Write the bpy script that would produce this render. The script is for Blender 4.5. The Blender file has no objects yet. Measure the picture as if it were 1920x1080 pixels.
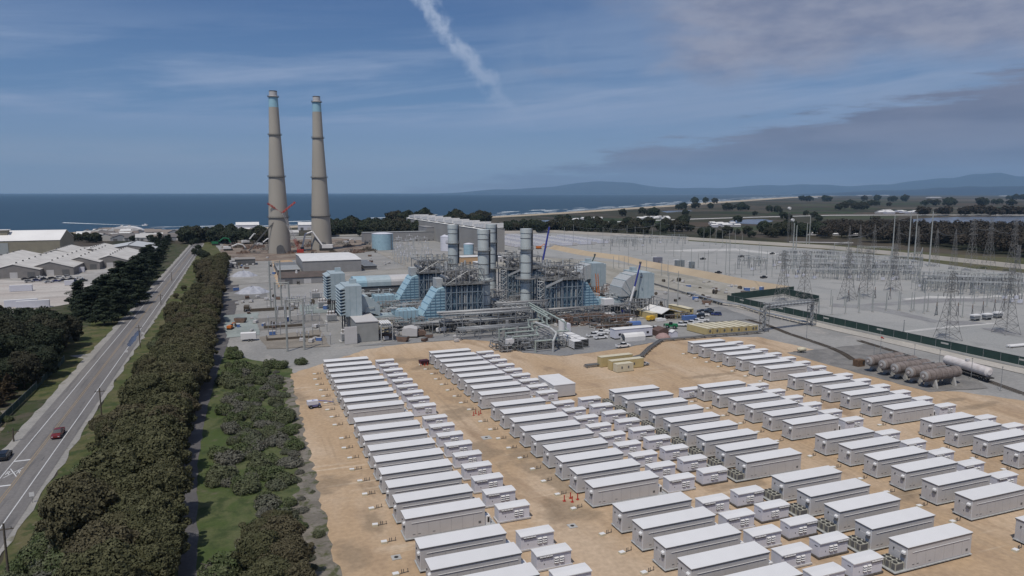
import bpy, math, random
from math import sin, cos, pi, radians, atan2, sqrt, hypot
from mathutils import Vector, Matrix
RN = random.Random(11)
C = bpy.context.scene.collection
S = bpy.context.scene

# ---------------- camera ----------------
CAMH = 57.0; FPX = 1330.0
PITCH = math.atan(179 / FPX); HEAD = radians(20.995)
cd = bpy.data.cameras.new('camera'); cam = bpy.data.objects.new('camera', cd); C.objects.link(cam)
cd.sensor_width = 36; cd.lens = FPX / 1920 * 36; cd.clip_start = 1; cd.clip_end = 120000
cam.location = (0, 0, CAMH); cam.rotation_euler = (pi / 2 - PITCH, 0, -HEAD)
S.camera = cam

# ---------------- sun and sky ----------------
SUNV = Vector((-0.36, -0.38, 1.0)).normalized()
sl = bpy.data.lights.new('sun', 'SUN'); sl.energy = 3.1; sl.angle = radians(0.5); sl.color = (1.0, 0.94, 0.845)
so = bpy.data.objects.new('sun', sl); C.objects.link(so); so.rotation_euler = SUNV.to_track_quat('Z', 'Y').to_euler()
W = bpy.data.worlds.new('World'); S.world = W; W.use_nodes = True
wn = W.node_tree.nodes; wl = W.node_tree.links; wn.clear()
def WN(t, **k):
    n = wn.new(t)
    for a, b in k.items(): setattr(n, a, b)
    return n
def wmath(op, a, b=None, c=None, clamp=False):
    n = WN('ShaderNodeMath', operation=op, use_clamp=clamp)
    for i, v in enumerate((a, b, c)):
        if v is None: continue
        if isinstance(v, (int, float)): n.inputs[i].default_value = v
        else: wl.new(v, n.inputs[i])
    return n.outputs[0]
def wsm(v, lo, hi):
    n = WN('ShaderNodeMapRange', interpolation_type='SMOOTHSTEP')
    wl.new(v, n.inputs[0]); n.inputs[1].default_value = lo; n.inputs[2].default_value = hi
    return n.outputs[0]
def wmix(f, a, b):
    n = WN('ShaderNodeMix', data_type='RGBA')
    wl.new(f, n.inputs[0])
    for i, v in ((6, a), (7, b)):
        if isinstance(v, tuple): n.inputs[i].default_value = (*v, 1)
        else: wl.new(v, n.inputs[i])
    return n.outputs[2]
sky = WN('ShaderNodeTexSky', sky_type='NISHITA'); sky.sun_disc = False
sky.sun_elevation = math.asin(SUNV.z); sky.sun_rotation = atan2(SUNV.x, SUNV.y)
sky.altitude = 60; sky.air_density = 1.0; sky.dust_density = 0.6; sky.ozone_density = 2.5
tc = WN('ShaderNodeTexCoord'); sep = WN('ShaderNodeSeparateXYZ'); wl.new(tc.outputs['Generated'], sep.inputs[0])
az = wmath('ARCTAN2', sep.outputs[0], sep.outputs[1]); el = sep.outputs[2]
def wnoise(sa, se, scale, detail, seed, rough=.55):
    cb = WN('ShaderNodeCombineXYZ'); wl.new(wmath('MULTIPLY', az, sa), cb.inputs[0]); wl.new(wmath('MULTIPLY', el, se), cb.inputs[1]); cb.inputs[2].default_value = seed
    n = WN('ShaderNodeTexNoise'); n.inputs['Scale'].default_value = scale; n.inputs['Detail'].default_value = detail; n.inputs['Roughness'].default_value = rough
    wl.new(cb.outputs[0], n.inputs['Vector']); return n.outputs[0]
SKYK = 0.098
skc = WN('ShaderNodeVectorMath', operation='MULTIPLY'); wl.new(sky.outputs[0], skc.inputs[0]); skc.inputs[1].default_value = (SKYK*0.78, SKYK*0.93, SKYK*1.03)
# clear sky: the low haze layer over the sea and faint high cirrus streaks
g1 = wmix(wsm(el, -0.01, 0.11), (0.300, 0.375, 0.500), (0.116, 0.216, 0.412)); g2 = wmix(wsm(el, 0.09, 0.29), g1, (0.042, 0.110, 0.288))
base = wmix(wmath('MULTIPLY', wsm(wmath('MULTIPLY', el, -1), -0.55, -0.30), 0.85), skc.outputs[0], g2)
# (azimuth is sheared against elevation so that the streaks rise gently to the right)
def streak(sa, se, scale, seed, lo, hi, tilt=0.0):
    cb = WN('ShaderNodeCombineXYZ'); wl.new(wmath('MULTIPLY', az, sa), cb.inputs[0]); wl.new(wmath('MULTIPLY', wmath('ADD', el, wmath('MULTIPLY', az, tilt)), se), cb.inputs[1]); cb.inputs[2].default_value = seed
    n = WN('ShaderNodeTexNoise'); n.inputs['Scale'].default_value = scale; n.inputs['Detail'].default_value = 9; n.inputs['Roughness'].default_value = .62; n.inputs['Distortion'].default_value = .25
    wl.new(cb.outputs[0], n.inputs['Vector']); return wsm(n.outputs[0], lo, hi)
c1 = streak(1.0, 12, 1.6, 3.1, .42, .60, -.05)
c2 = streak(2.2, 30, 1.5, 12.3, .44, .66, -.12)
band = wmath('MULTIPLY', wsm(el, 0.06, 0.11), wsm(wmath('MULTIPLY', el, -1), -0.235, -0.14))
cir = wmath('MULTIPLY', wmath('ADD', wmath('MULTIPLY', c1, .75), wmath('MULTIPLY', c2, .45)), wmath('MULTIPLY_ADD', band, .88, .12), clamp=True)
col = wmix(wmath('MULTIPLY', cir, .85), base, (0.275, 0.360, 0.535))
lowb = wmath('MULTIPLY', wmath('MULTIPLY', wsm(el, .004, .022), wsm(wmath('MULTIPLY', el, -1), -.075, -.035)), wmath('MULTIPLY', wsm(wmath('MULTIPLY', az, -1), -.55, -.05), streak(1.6, 20, 1.5, 31.0, .38, .62)))
col = wmix(wmath('MULTIPLY', lowb, .6), col, (0.33, 0.385, 0.50))
# soft plume beside the contrail
pl = wmath('MULTIPLY', wsm(wmath('MULTIPLY', wmath('ABSOLUTE', wmath('SUBTRACT', az, wmath('MULTIPLY_ADD', el, 0.25, 0.365))), -1), -.085, -.0), wmath('MULTIPLY', wsm(el, .07, .15), wsm(wmath('MULTIPLY', el, -1), -.262, -.19)))
col = wmix(wmath('MULTIPLY', pl, wmath('MULTIPLY', wsm(wnoise(9, 9, 1.5, 6, 21.0), .35, .68), .55)), col, (0.225, 0.31, 0.47))
# veil between the two cloud decks on the right
veil = wmath('MULTIPLY', wsm(az, 0.22, 0.80), wsm(el, 0.02, 0.12))
col = wmix(wmath('MULTIPLY', veil, wmath('MULTIPLY', wsm(wnoise(3, 8, 1.2, 4, 9.0), 0.30, 0.65), 0.75)), col, (0.25, 0.325, 0.475))
# upper deck: soft grey-mauve cloud, upper right
nA = wnoise(4, 11, 1.3, 8, 1.7); nA2 = wnoise(9, 24, 1.6, 6, 5.3)
eA = wmath('ADD', wmath('SUBTRACT', el, wmath('MULTIPLY', az, -0.012)), wmath('MULTIPLY', wmath('SUBTRACT', nA, 0.5), 0.11))
mA = wmath('MULTIPLY', wsm(eA, 0.146, 0.195), wsm(wmath('ADD', az, wmath('MULTIPLY', wmath('SUBTRACT', nA, 0.5), 0.9)), 0.42, 0.74))
cA = wmix(wsm(nA2, 0.30, 0.72), (0.185, 0.215, 0.325), (0.310, 0.325, 0.415))
col = wmix(wmath('MULTIPLY', mA, 0.93), col, cA)
# lower deck: long bank that thickens to the right, ragged flat top
nB = wnoise(4.5, 34, 1.5, 10, 7.9, .66)
lin = wmath('MULTIPLY_ADD', az, 0.165, -0.030)
eB = wmath('SUBTRACT', wmath('ADD', lin, wmath('MULTIPLY', wmath('SUBTRACT', nB, 0.5), 0.13)), el)
mB = wmath('MULTIPLY', wsm(eB, -0.006, 0.016), wsm(wmath('ADD', az, wmath('MULTIPLY', wmath('SUBTRACT', nB, 0.5), 0.9)), 0.12, 0.50))
cB = wmix(wsm(wnoise(5, 30, 1.2, 6, 2.2), 0.3, 0.7), (0.130, 0.145, 0.225), (0.200, 0.212, 0.295))
col = wmix(wmath('MULTIPLY', mB, 0.92), col, cB)
# contrail: wavy band fading out downwards
nC = wnoise(14, 14, 2.0, 5, 4.4)
# line az = a0 + k*(el)  through photo points
cen = wmath('ADD', wmath('MULTIPLY_ADD', el, -0.88, 0.4625), wmath('MULTIPLY', wmath('SUBTRACT', nC, 0.5), 0.06))
dC = wmath('ABSOLUTE', wmath('SUBTRACT', az, cen))
wid = wsm(wmath('MULTIPLY', dC, -1), -0.022, -0.004)
mC = wmath('MULTIPLY', wmath('MULTIPLY', wid, wsm(el, 0.065, 0.21)), wsm(wnoise(22, 22, 2.0, 5, 8.8), 0.25, 0.55))
col = wmix(wmath('MULTIPLY', mC, 0.95), col, (0.34, 0.42, 0.58))
# below the horizon
col = wmix(wsm(wmath('MULTIPLY', el, -1), 0.0, 0.02), col, (0.12, 0.16, 0.2))
bg = WN('ShaderNodeBackground'); wl.new(col, bg.inputs[0]); bg.inputs[1].default_value = 1.0
wo = WN('ShaderNodeOutputWorld'); wl.new(bg.outputs[0], wo.inputs[0])
S.view_settings.view_transform = 'Standard'; S.view_settings.look = 'None'; S.view_settings.exposure = 0.0; S.view_settings.gamma = 1
S.cycles.max_bounces = 4; S.cycles.diffuse_bounces = 2; S.cycles.glossy_bounces = 2; S.cycles.transparent_max_bounces = 6; S.cycles.volume_bounces = 0
S.cycles.volume_step_rate = 4

# ---------------- helpers ----------------
_fw = Vector((sin(HEAD)*cos(PITCH), cos(HEAD)*cos(PITCH), -sin(PITCH))); _rt = Vector((cos(HEAD), -sin(HEAD), 0)); _up = _rt.cross(_fw)
def G(x, y, z=0.0):
    """photo pixel (1920x1080) -> surveyed point on the level z"""
    d = _fw + _rt * ((x - 960) / FPX) + _up * ((540 - y) / FPX); t = (z - CAMH) / d.z
    return (d.x * t, d.y * t)
def ZT(ytop, ybase): return CAMH * (1 - (ytop - 361) / (ybase - 361))

class B:
    def __init__(s): s.v = []; s.f = []
    def add(s, vs, fs):
        n = len(s.v); s.v += [tuple(v) for v in vs]; s.f += [tuple(i + n for i in f) for f in fs]; return s
    def box(s, x0, x1, y0, y1, z0, z1):
        return s.add([(x0,y0,z0),(x1,y0,z0),(x1,y1,z0),(x0,y1,z0),(x0,y0,z1),(x1,y0,z1),(x1,y1,z1),(x0,y1,z1)],
                     [(0,3,2,1),(4,5,6,7),(0,1,5,4),(1,2,6,5),(2,3,7,6),(3,0,4,7)])
    def cb(s, x, y, z, sx, sy, sz): return s.box(x-sx/2, x+sx/2, y-sy/2, y+sy/2, z, z+sz)
    def tube(s, p, q, r, r2=None, n=6, caps=True):
        p = Vector(p); q = Vector(q); d = q - p
        if d.length < 1e-6: return s
        r2 = r if r2 is None else r2
        a = d.normalized(); u = a.orthogonal().normalized(); w = a.cross(u)
        o = len(s.v)
        for c, rr in ((p, r), (q, r2)):
            for i in range(n):
                t = 2*pi*i/n + pi/n; s.v.append(tuple(c + u*(cos(t)*rr) + w*(sin(t)*rr)))
        for i in range(n):
            j = (i+1) % n; s.f.append((o+i, o+j, o+n+j, o+n+i))
        if caps: s.f.append(tuple(o+i for i in range(n))[::-1]); s.f.append(tuple(o+n+i for i in range(n)))
        return s
    def path(s, pts, r, n=6):
        for a, b in zip(pts[:-1], pts[1:]):
            s.tube(a, b, r, n=n)
        return s
    def lathe(s, prof, n=24, x=0, y=0):
        o = len(s.v)
        for r, z in prof:
            for i in range(n): t = 2*pi*i/n; s.v.append((x + r*cos(t), y + r*sin(t), z))
        for k in range(len(prof)-1):
            for i in range(n):
                j = (i+1) % n; s.f.append((o+k*n+i, o+k*n+j, o+(k+1)*n+j, o+(k+1)*n+i))
        s.f.append(tuple(o+i for i in range(n))[::-1]); s.f.append(tuple(o+(len(prof)-1)*n+i for i in range(n))); return s
    def prism(s, poly, y0, y1):       # poly in xz, extruded along y
        n = len(poly)
        return s.add([(x, y0, z) for x, z in poly] + [(x, y1, z) for x, z in poly],
                     [tuple(range(n)), tuple(range(2*n-1, n-1, -1))] + [(i, n+i, n+(i+1) % n, (i+1) % n) for i in range(n)])
    def prismx(s, poly, x0, x1):      # poly in yz, extruded along x
        n = len(poly)
        return s.add([(x0, y, z) for y, z in poly] + [(x1, y, z) for y, z in poly],
                     [tuple(range(n)), tuple(range(2*n-1, n-1, -1))] + [(i, n+i, n+(i+1) % n, (i+1) % n) for i in range(n)])
    def flat(s, poly, z, t=0):
        n = len(poly)
        if t: return s.add([(x, y, z) for x, y in poly] + [(x, y, z+t) for x, y in poly],
                     [tuple(range(n))[::-1], tuple(range(n, 2*n))] + [(i, (i+1) % n, n+(i+1) % n, n+i) for i in range(n)])
        return s.add([(x, y, z) for x, y in poly], [tuple(range(n))])
    def mesh(s, name, mat, smooth=False):
        me = bpy.data.meshes.new(name); me.from_pydata(s.v, [], s.f); me.update()
        if mat: me.materials.append(mat)
        if smooth: me.polygons.foreach_set('use_smooth', [True]*len(me.polygons))
        return me
    def mk(s, name, mat, parent=None, smooth=False, loc=None):
        o = bpy.data.objects.new(name, s.mesh(name, mat, smooth)); C.objects.link(o)
        if parent: o.parent = parent
        if loc: o.location = loc
        return o
def tag(o, label=None, cat=None, group=None, kind=None):
    if label: o['label'] = label
    if cat: o['category'] = cat
    if group: o['group'] = group
    if kind: o['kind'] = kind
    return o
def T(name, label, cat, loc=(0,0,0), rz=0, group=None):
    o = bpy.data.objects.new(name, None); C.objects.link(o); o.location = loc; o.rotation_euler = (0,0,rz); o.empty_display_size = .5
    return tag(o, label, cat, group)
KIDS = {}
def dup(root, loc, rz=0, label=None, group=None, sc=None):
    def rec(o, par):
        c = o.copy(); C.objects.link(c)
        if par is not None: c.parent = par
        for k in o.children: rec(k, c)
        return c
    r = rec(root, None); r.location = loc; r.rotation_euler = (0,0,rz)
    if sc: r.scale = sc if isinstance(sc, tuple) else (sc,)*3
    if label: r['label'] = label
    if group: r['group'] = group
    return r
class Proto:
    """first placement uses the original, later ones copies"""
    def __init__(s, root): s.r = root; s.used = False
    def put(s, loc, rz=0, label=None, group=None, sc=None):
        loc = (loc[0], loc[1], loc[2] if len(loc) > 2 else 0)
        if not s.used:
            s.used = True; s.src = s.r; r = s.r; r.location = loc; r.rotation_euler = (0,0,rz)
            if sc: r.scale = sc if isinstance(sc, tuple) else (sc,)*3
            if label: r['label'] = label
            if group: r['group'] = group
            return r
        r = dup(s.r, loc, rz, label, group, sc if sc else (1,1,1)); return r
ORD = ['nearest','second','third','fourth','fifth','sixth','seventh','eighth','ninth','tenth','eleventh','twelfth','thirteenth','fourteenth','fifteenth','sixteenth','seventeenth','eighteenth','nineteenth','twentieth','twenty-first','twenty-second','twenty-third','twenty-fourth','twenty-fifth','twenty-sixth','twenty-seventh','twenty-eighth','twenty-ninth','thirtieth']
def nth(i, first='first'): return first if i == 0 else ORD[i]

# ---------------- materials ----------------
def mat(name, c, c2=None, s=1.0, rough=.75, metal=0., world=False, detail=5, lo=.35, hi=.65, bump=0, spec=.3, rnd=0, stretch=None):
    m = bpy.data.materials.new(name); m.use_nodes = True; nt = m.node_tree; n = nt.nodes; L = nt.links
    p = n['Principled BSDF']; p.inputs['Roughness'].default_value = rough; p.inputs['Metallic'].default_value = metal
    p.inputs['Specular IOR Level'].default_value = spec; p.inputs['Base Color'].default_value = (*c, 1)
    if c2 is not None or bump:
        if world: src = n.new('ShaderNodeNewGeometry').outputs['Position']
        else: src = n.new('ShaderNodeTexCoord').outputs['Object']
        if stretch:
            mp = n.new('ShaderNodeMapping'); mp.inputs['Scale'].default_value = stretch; L.new(src, mp.inputs[0]); src = mp.outputs[0]
        t = n.new('ShaderNodeTexNoise'); t.inputs['Scale'].default_value = s; t.inputs['Detail'].default_value = detail; L.new(src, t.inputs['Vector'])
        r = n.new('ShaderNodeMapRange'); L.new(t.outputs[0], r.inputs[0]); r.inputs[1].default_value = lo; r.inputs[2].default_value = hi
        mx = n.new('ShaderNodeMix'); mx.data_type = 'RGBA'; L.new(r.outputs[0], mx.inputs[0]); mx.inputs[6].default_value = (*c, 1); mx.inputs[7].default_value = (*(c2 or c), 1)
        out = mx.outputs[2]
        if rnd:
            oi = n.new('ShaderNodeObjectInfo'); h = n.new('ShaderNodeHueSaturation'); mr = n.new('ShaderNodeMapRange'); L.new(oi.outputs['Random'], mr.inputs[0])
            mr.inputs[3].default_value = 1-rnd; mr.inputs[4].default_value = 1+rnd; L.new(mr.outputs[0], h.inputs['Value']); L.new(out, h.inputs['Color']); out = h.outputs[0]
        L.new(out, p.inputs['Base Color'])
        if bump:
            b = n.new('ShaderNodeBump'); b.inputs['Strength'].default_value = bump; b.inputs['Distance'].default_value = .1; L.new(t.outputs[0], b.inputs['Height']); L.new(b.outputs[0], p.inputs['Normal'])
    return m
MW = mat('white_paint', (.67,.66,.655), (.645,.635,.63), .35, .6, rnd=.025)
MWALL = mat('grey_panel', (.50,.485,.48), (.47,.455,.45), .5, .6, rnd=.03)
MWALL2 = mat('unit_panel', (.60,.60,.66), (.57,.57,.62), 1.0, .6, rnd=.02)
MTRIM = mat('grey_trim', (.085,.085,.09), rough=.6)
MDK = mat('dark_steel', (.035,.033,.032), rough=.7)
MDG = mat('dark_grey', (.10,.10,.105), (.14,.14,.14), 2, .7)
MG = mat('galvanised_steel', (.30,.31,.32), (.22,.23,.24), 3, .5, .2)
MGL = mat('pale_steel', (.46,.47,.47), (.36,.37,.37), 2, .55, .1)
MBEI = mat('beige_enamel', (.40,.39,.33), (.34,.33,.28), 2, .6)
MSK = mat('skid_brown', (.14,.125,.115), (.09,.08,.075), 2, .8)
MCONC = mat('concrete', (.42,.41,.39), (.34,.33,.31), .6, .85, world=True)
MRED = mat('red_paint', (.42,.045,.03), rough=.5)
MORG = mat('orange_paint', (.55,.16,.03), rough=.5)
MYEL = mat('yellow_paint', (.60,.36,.04), rough=.5)
MGRN = mat('green_paint', (.02,.16,.07), rough=.5)
MBLU = mat('blue_paint', (.035,.045,.24), rough=.4)
MBLU2 = mat('mid_blue_paint', (.09,.16,.36), rough=.5)
MGLS = mat('dark_glass', (.012,.015,.02), rough=.1, spec=.6)
MTYR = mat('rubber', (.02,.02,.02), rough=.9)
MTAN = mat('tan_metal', (.50,.40,.20), (.45,.36,.18), .7, .65, rnd=.04)
MTANL = mat('pale_tan_metal', (.58,.53,.40), (.52,.47,.35), .9, .65)
MROOF = mat('white_roof', (.68,.665,.65), (.60,.59,.58), .25, .6)
MROOFG = mat('weathered_roof', (.58,.555,.52), (.47,.445,.415), .12, .7, detail=8)
MWOOD = mat('weathered_wood', (.12,.10,.08), (.08,.065,.05), 4, .9)
MPIPE = mat('insulated_pipe', (.34,.335,.33), (.27,.265,.26), 1.5, .5, .15)
MPIPEG = mat('green_grey_pipe', (.33,.38,.35), (.27,.31,.29), 1.5, .5)
MVES = mat('brown_vessel', (.225,.19,.175), (.155,.128,.115), .8, .6)
MLB = mat('light_blue_paint', (.33,.475,.55), (.28,.41,.48), .5, .55)
MLBG = mat('blue_grey_paint', (.37,.43,.455), (.32,.385,.41), .5, .55)
MDB = mat('deep_blue_casing', (.10,.165,.225), (.07,.115,.165), .35, .6)
MSTK = mat('stack_grey_green', (.50,.54,.54), (.44,.48,.48), .25, .55)
MGRT = mat('grating', (.12,.12,.12), (.2,.2,.2), 2.5, .8)
# ---------------- ground ----------------
def ground_mat(name, cols, scales, rough=.95, bump=.0, stretch=(1,1,1), fine=None, rot=0, tracks=False, stains=()):
    """mix of several base colours by noises in world space"""
    m = bpy.data.materials.new(name); m.use_nodes = True; nt = m.node_tree; n = nt.nodes; L = nt.links; p = n['Principled BSDF']
    p.inputs['Roughness'].default_value = rough; p.inputs['Specular IOR Level'].default_value = .1
    g = n.new('ShaderNodeNewGeometry'); mp = n.new('ShaderNodeMapping'); mp.inputs['Scale'].default_value = stretch; mp.inputs['Rotation'].default_value = (0,0,rot); L.new(g.outputs['Position'], mp.inputs[0])
    cur = None
    for i, (c, s) in enumerate(zip(cols[1:], scales)):
        s, lo, hi = s
        t = n.new('ShaderNodeTexNoise'); t.inputs['Scale'].default_value = s; t.inputs['Detail'].default_value = 6; t.inputs['Roughness'].default_value = .6; L.new(mp.outputs[0], t.inputs['Vector'])
        t.inputs['Distortion'].default_value = .4
        r = n.new('ShaderNodeMapRange'); r.interpolation_type = 'SMOOTHSTEP'; L.new(t.outputs[0], r.inputs[0]); r.inputs[1].default_value = lo; r.inputs[2].default_value = hi
        mx = n.new('ShaderNodeMix'); mx.data_type = 'RGBA'; L.new(r.outputs[0], mx.inputs[0])
        if cur is None: mx.inputs[6].default_value = (*cols[0], 1)
        else: L.new(cur, mx.inputs[6])
        mx.inputs[7].default_value = (*c, 1); cur = mx.outputs[2]
    def nz(s, stretch_, d=3):
        q = n.new('ShaderNodeMapping'); q.inputs['Scale'].default_value = stretch_; L.new(g.outputs['Position'], q.inputs[0])
        t = n.new('ShaderNodeTexNoise'); t.inputs['Scale'].default_value = s; t.inputs['Detail'].default_value = d; L.new(q.outputs[0], t.inputs['Vector']); return t.outputs[0]
    def mr(v, a, b, c=0, d=1):
        r = n.new('ShaderNodeMapRange'); r.interpolation_type = 'SMOOTHSTEP'; L.new(v, r.inputs[0])
        for i, q in enumerate((a, b, c, d)): r.inputs[i+1].default_value = q
        return r.outputs[0]
    def mth(op, a, b):
        q = n.new('ShaderNodeMath'); q.operation = op
        for i, v in enumerate((a, b)):
            if isinstance(v, (int, float)): q.inputs[i].default_value = v
            else: L.new(v, q.inputs[i])
        return q.outputs[0]
    def mixc(f, a, c):
        mx = n.new('ShaderNodeMix'); mx.data_type = 'RGBA'; L.new(f, mx.inputs[0]); L.new(a, mx.inputs[6]); mx.inputs[7].default_value = (*c, 1); return mx.outputs[2]
    if tracks:
        tr = mth('MULTIPLY', mr(nz(1.0, (.85,.018,1), 2), .53, .66), mr(nz(.03, (1,.6,1)), .42, .60)); cur = mixc(mth('MULTIPLY', tr, .55), cur, (.33,.245,.165))
        tr = mth('MULTIPLY', mr(nz(1.0, (.02,.9,1), 2), .55, .68), mr(nz(.04, (1,1,1)), .50, .62)); cur = mixc(mth('MULTIPLY', tr, .5), cur, (.56,.46,.35))
    if stains:
        w = nz(.22, (1,1,1), 5); acc = None
        for px, py, rx, ry in stains:
            cx, cy = G(px, py); s1 = n.new('ShaderNodeVectorMath'); s1.operation = 'SUBTRACT'; L.new(g.outputs['Position'], s1.inputs[0]); s1.inputs[1].default_value = (cx, cy, .13)
            s2 = n.new('ShaderNodeVectorMath'); s2.operation = 'MULTIPLY'; L.new(s1.outputs[0], s2.inputs[0]); s2.inputs[1].default_value = (1/rx, 1/ry, 0)
            s3 = n.new('ShaderNodeVectorMath'); s3.operation = 'LENGTH'; L.new(s2.outputs[0], s3.inputs[0])
            v = mr(mth('ADD', s3.outputs['Value'], mth('MULTIPLY', mth('SUBTRACT', w, .5), 2.4)), 1.15, .45); acc = v if acc is None else mth('MAXIMUM', acc, v)
        cur = mixc(mth('MULTIPLY', acc, .62), cur, (.215,.165,.115))
    if fine:
        t = n.new('ShaderNodeTexNoise'); t.inputs['Scale'].default_value = fine; t.inputs['Detail'].default_value = 4; L.new(g.outputs['Position'], t.inputs['Vector'])
        r = n.new('ShaderNodeMapRange'); L.new(t.outputs[0], r.inputs[0]); r.inputs[3].default_value = .72; r.inputs[4].default_value = 1.28
        v = n.new('ShaderNodeVectorMath'); v.operation = 'SCALE'; L.new(cur, v.inputs[0]); L.new(r.outputs[0], v.inputs[3]); cur = v.outputs[0]
    L.new(cur, p.inputs['Base Color']); return m
def jag(poly, step, amp, seed=1, skip=()):
    rr = random.Random(seed); out = []; n = len(poly)
    for i in range(n):
        a = Vector((*poly[i], 0)); b = Vector((*poly[(i+1) % n], 0)); d = b - a; k = max(1, int(d.length/step)) if i not in skip else 1
        nn = Vector((-d.y, d.x, 0)).normalized() if d.length else Vector()
        for j in range(k):
            q = a + d*(j/k) + (nn*rr.uniform(-amp, amp) if j else Vector()); out.append((q.x, q.y))
    return out
def sheet(name, poly, z, m, step=0, amp=0, seed=1, skip=()):
    if step: poly = jag(poly, step, amp, seed, skip)
    from mathutils.geometry import tessellate_polygon
    tri = tessellate_polygon([[Vector((x, y, 0)) for x, y in poly]])
    b = B(); b.v = [(x, y, z) for x, y in poly]
    for t in tri:
        a, c, d = [Vector((*poly[i], 0)) for i in t]
        b.f.append(tuple(t) if (c-a).cross(d-a).z > 0 else tuple(t)[::-1])
    return tag(b.mk(name, m), kind='structure')
GSTUB = ground_mat('olive_ground', [(.075,.085,.035),(.11,.095,.06),(.045,.065,.025),(.14,.125,.085)], [(.02,.4,.6),(.05,.45,.65),(.11,.55,.75)], fine=1.5)
GFIELD = ground_mat('marsh_fields', [(.048,.046,.030),(.088,.072,.054),(.032,.036,.023),(.072,.060,.050)], [(.0016,.42,.56),(.004,.48,.6),(.008,.5,.65)], stretch=(1,.35,1), rot=.5, fine=.05)
GDIRT = ground_mat('tan_dirt', [(.405,.290,.186),(.46,.350,.248),(.315,.225,.15),(.24,.175,.12)], [(.035,.4,.6),(.09,.5,.7),(.05,.60,.74)], fine=1.2, stretch=(1.25,.5,1), tracks=True, stains=[(620,905,5,4),(600,915,3,5),(758,676,9,4),(800,690,6,4),(985,850,4,9),(1010,880,4,9),(1045,905,3,7),(1055,960,5,6),(552,745,4,8),(1440,663,8,3),(1545,668,12,3.2),(1620,735,9,2.4),(1830,762,10,2),(1790,750,7,1.4),(1120,752,4,3),(860,775,4,7),(905,850,5,8),(1330,705,9,2),(1400,690,8,2),(1380,735,5,3),(1520,780,6,2),(660,1040,3,6),(700,975,2.5,6),(1180,905,3,5),(1390,905,6,3),(1540,1000,4,5),(1700,930,5,3),(650,760,2,6),(720,850,2,4)])
GGRAV = ground_mat('pale_gravel', [(.285,.285,.278),(.315,.31,.30),(.245,.245,.24)], [(.02,.4,.6),(.06,.5,.7)], fine=1.5)
GYARD = ground_mat('yard_surface', [(.285,.277,.265),(.235,.23,.222),(.32,.30,.28)], [(.03,.4,.6),(.05,.52,.7)], fine=.9)
GASPH = ground_mat('road_asphalt', [(.158,.150,.148),(.185,.175,.170),(.125,.12,.12),(.10,.097,.10)], [(.05,.4,.6),(.4,.48,.7),(.9,.66,.70)], fine=2, stretch=(2,.12,1))
GSHLD = ground_mat('gravel_shoulder', [(.26,.25,.235),(.30,.285,.265),(.17,.16,.12)], [(.15,.4,.6),(.2,.6,.7)], fine=2)
GPATH = ground_mat('old_path_asphalt', [(.10,.096,.10),(.135,.13,.13)], [(.2,.5,.7)], fine=2)  # asphalt colour darkened slightly to carry the tree shade over the path
GGRASS = ground_mat('verge_grass', [(.078,.088,.034),(.115,.105,.055),(.050,.066,.026),(.14,.12,.08)], [(.10,.4,.6),(.22,.48,.62),(.35,.58,.7)], fine=3)
GSCRUB = ground_mat('scrub_floor', [(.05,.06,.028),(.085,.075,.055),(.03,.045,.018)], [(.12,.4,.6),(.3,.5,.65)], fine=3)
GBANK = ground_mat('bank_grass', [(.060,.085,.030),(.095,.105,.050),(.045,.062,.026),(.12,.11,.075)], [(.10,.4,.6),(.2,.48,.65),(.13,.6,.72)], fine=2.5)
GDRY = ground_mat('dry_bank', [(.15,.135,.115),(.20,.18,.155),(.08,.085,.045)], [(.2,.4,.6),(.35,.5,.62)], fine=2)
GSAND = ground_mat('beach_sand', [(.40,.34,.26),(.34,.28,.21)], [(.01,.4,.6)], fine=.2)
GSLAB = ground_mat('concrete_apron', [(.42,.39,.35),(.37,.345,.31)], [(.05,.4,.6)], fine=1)
# sea
msea = bpy.data.materials.new('sea_water'); msea.use_nodes = True
n_ = msea.node_tree.nodes; l_ = msea.node_tree.links; p_ = n_['Principled BSDF']; p_.inputs['Roughness'].default_value = .4; p_.inputs['Specular IOR Level'].default_value = .35
g_ = n_.new('ShaderNodeNewGeometry'); mp_ = n_.new('ShaderNodeMapping'); mp_.inputs['Scale'].default_value = (.25,1,1); mp_.inputs['Rotation'].default_value = (0,0,.37); l_.new(g_.outputs['Position'], mp_.inputs[0])
t_ = n_.new('ShaderNodeTexNoise'); t_.inputs['Scale'].default_value = .0025; t_.inputs['Detail'].default_value = 10; t_.inputs['Roughness'].default_value = .65; l_.new(mp_.outputs[0], t_.inputs['Vector'])
r_ = n_.new('ShaderNodeMapRange'); l_.new(t_.outputs[0], r_.inputs[0]); r_.inputs[1].default_value = .35; r_.inputs[2].default_value = .65
mx_ = n_.new('ShaderNodeMix'); mx_.data_type = 'RGBA'; l_.new(r_.outputs[0], mx_.inputs[0]); mx_.inputs[6].default_value = (.010,.032,.052,1); mx_.inputs[7].default_value = (.015,.042,.062,1)
l_.new(mx_.outputs[2], p_.inputs['Base Color'])
b_ = n_.new('ShaderNodeBump'); b_.inputs['Strength'].default_value = .5; b_.inputs['Distance'].default_value = 1.5; t2_ = n_.new('ShaderNodeTexNoise'); t2_.inputs['Scale'].default_value = .08; t2_.inputs['Detail'].default_value = 5
l_.new(mp_.outputs[0], t2_.inputs['Vector']); l_.new(t2_.outputs[0], b_.inputs['Height']); l_.new(b_.outputs[0], p_.inputs['Normal'])
FAR = 52000
sea = sheet('sea', [(-40000,200),(FAR,200),(FAR,FAR),(-40000,FAR)], -2.2, msea)
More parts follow.
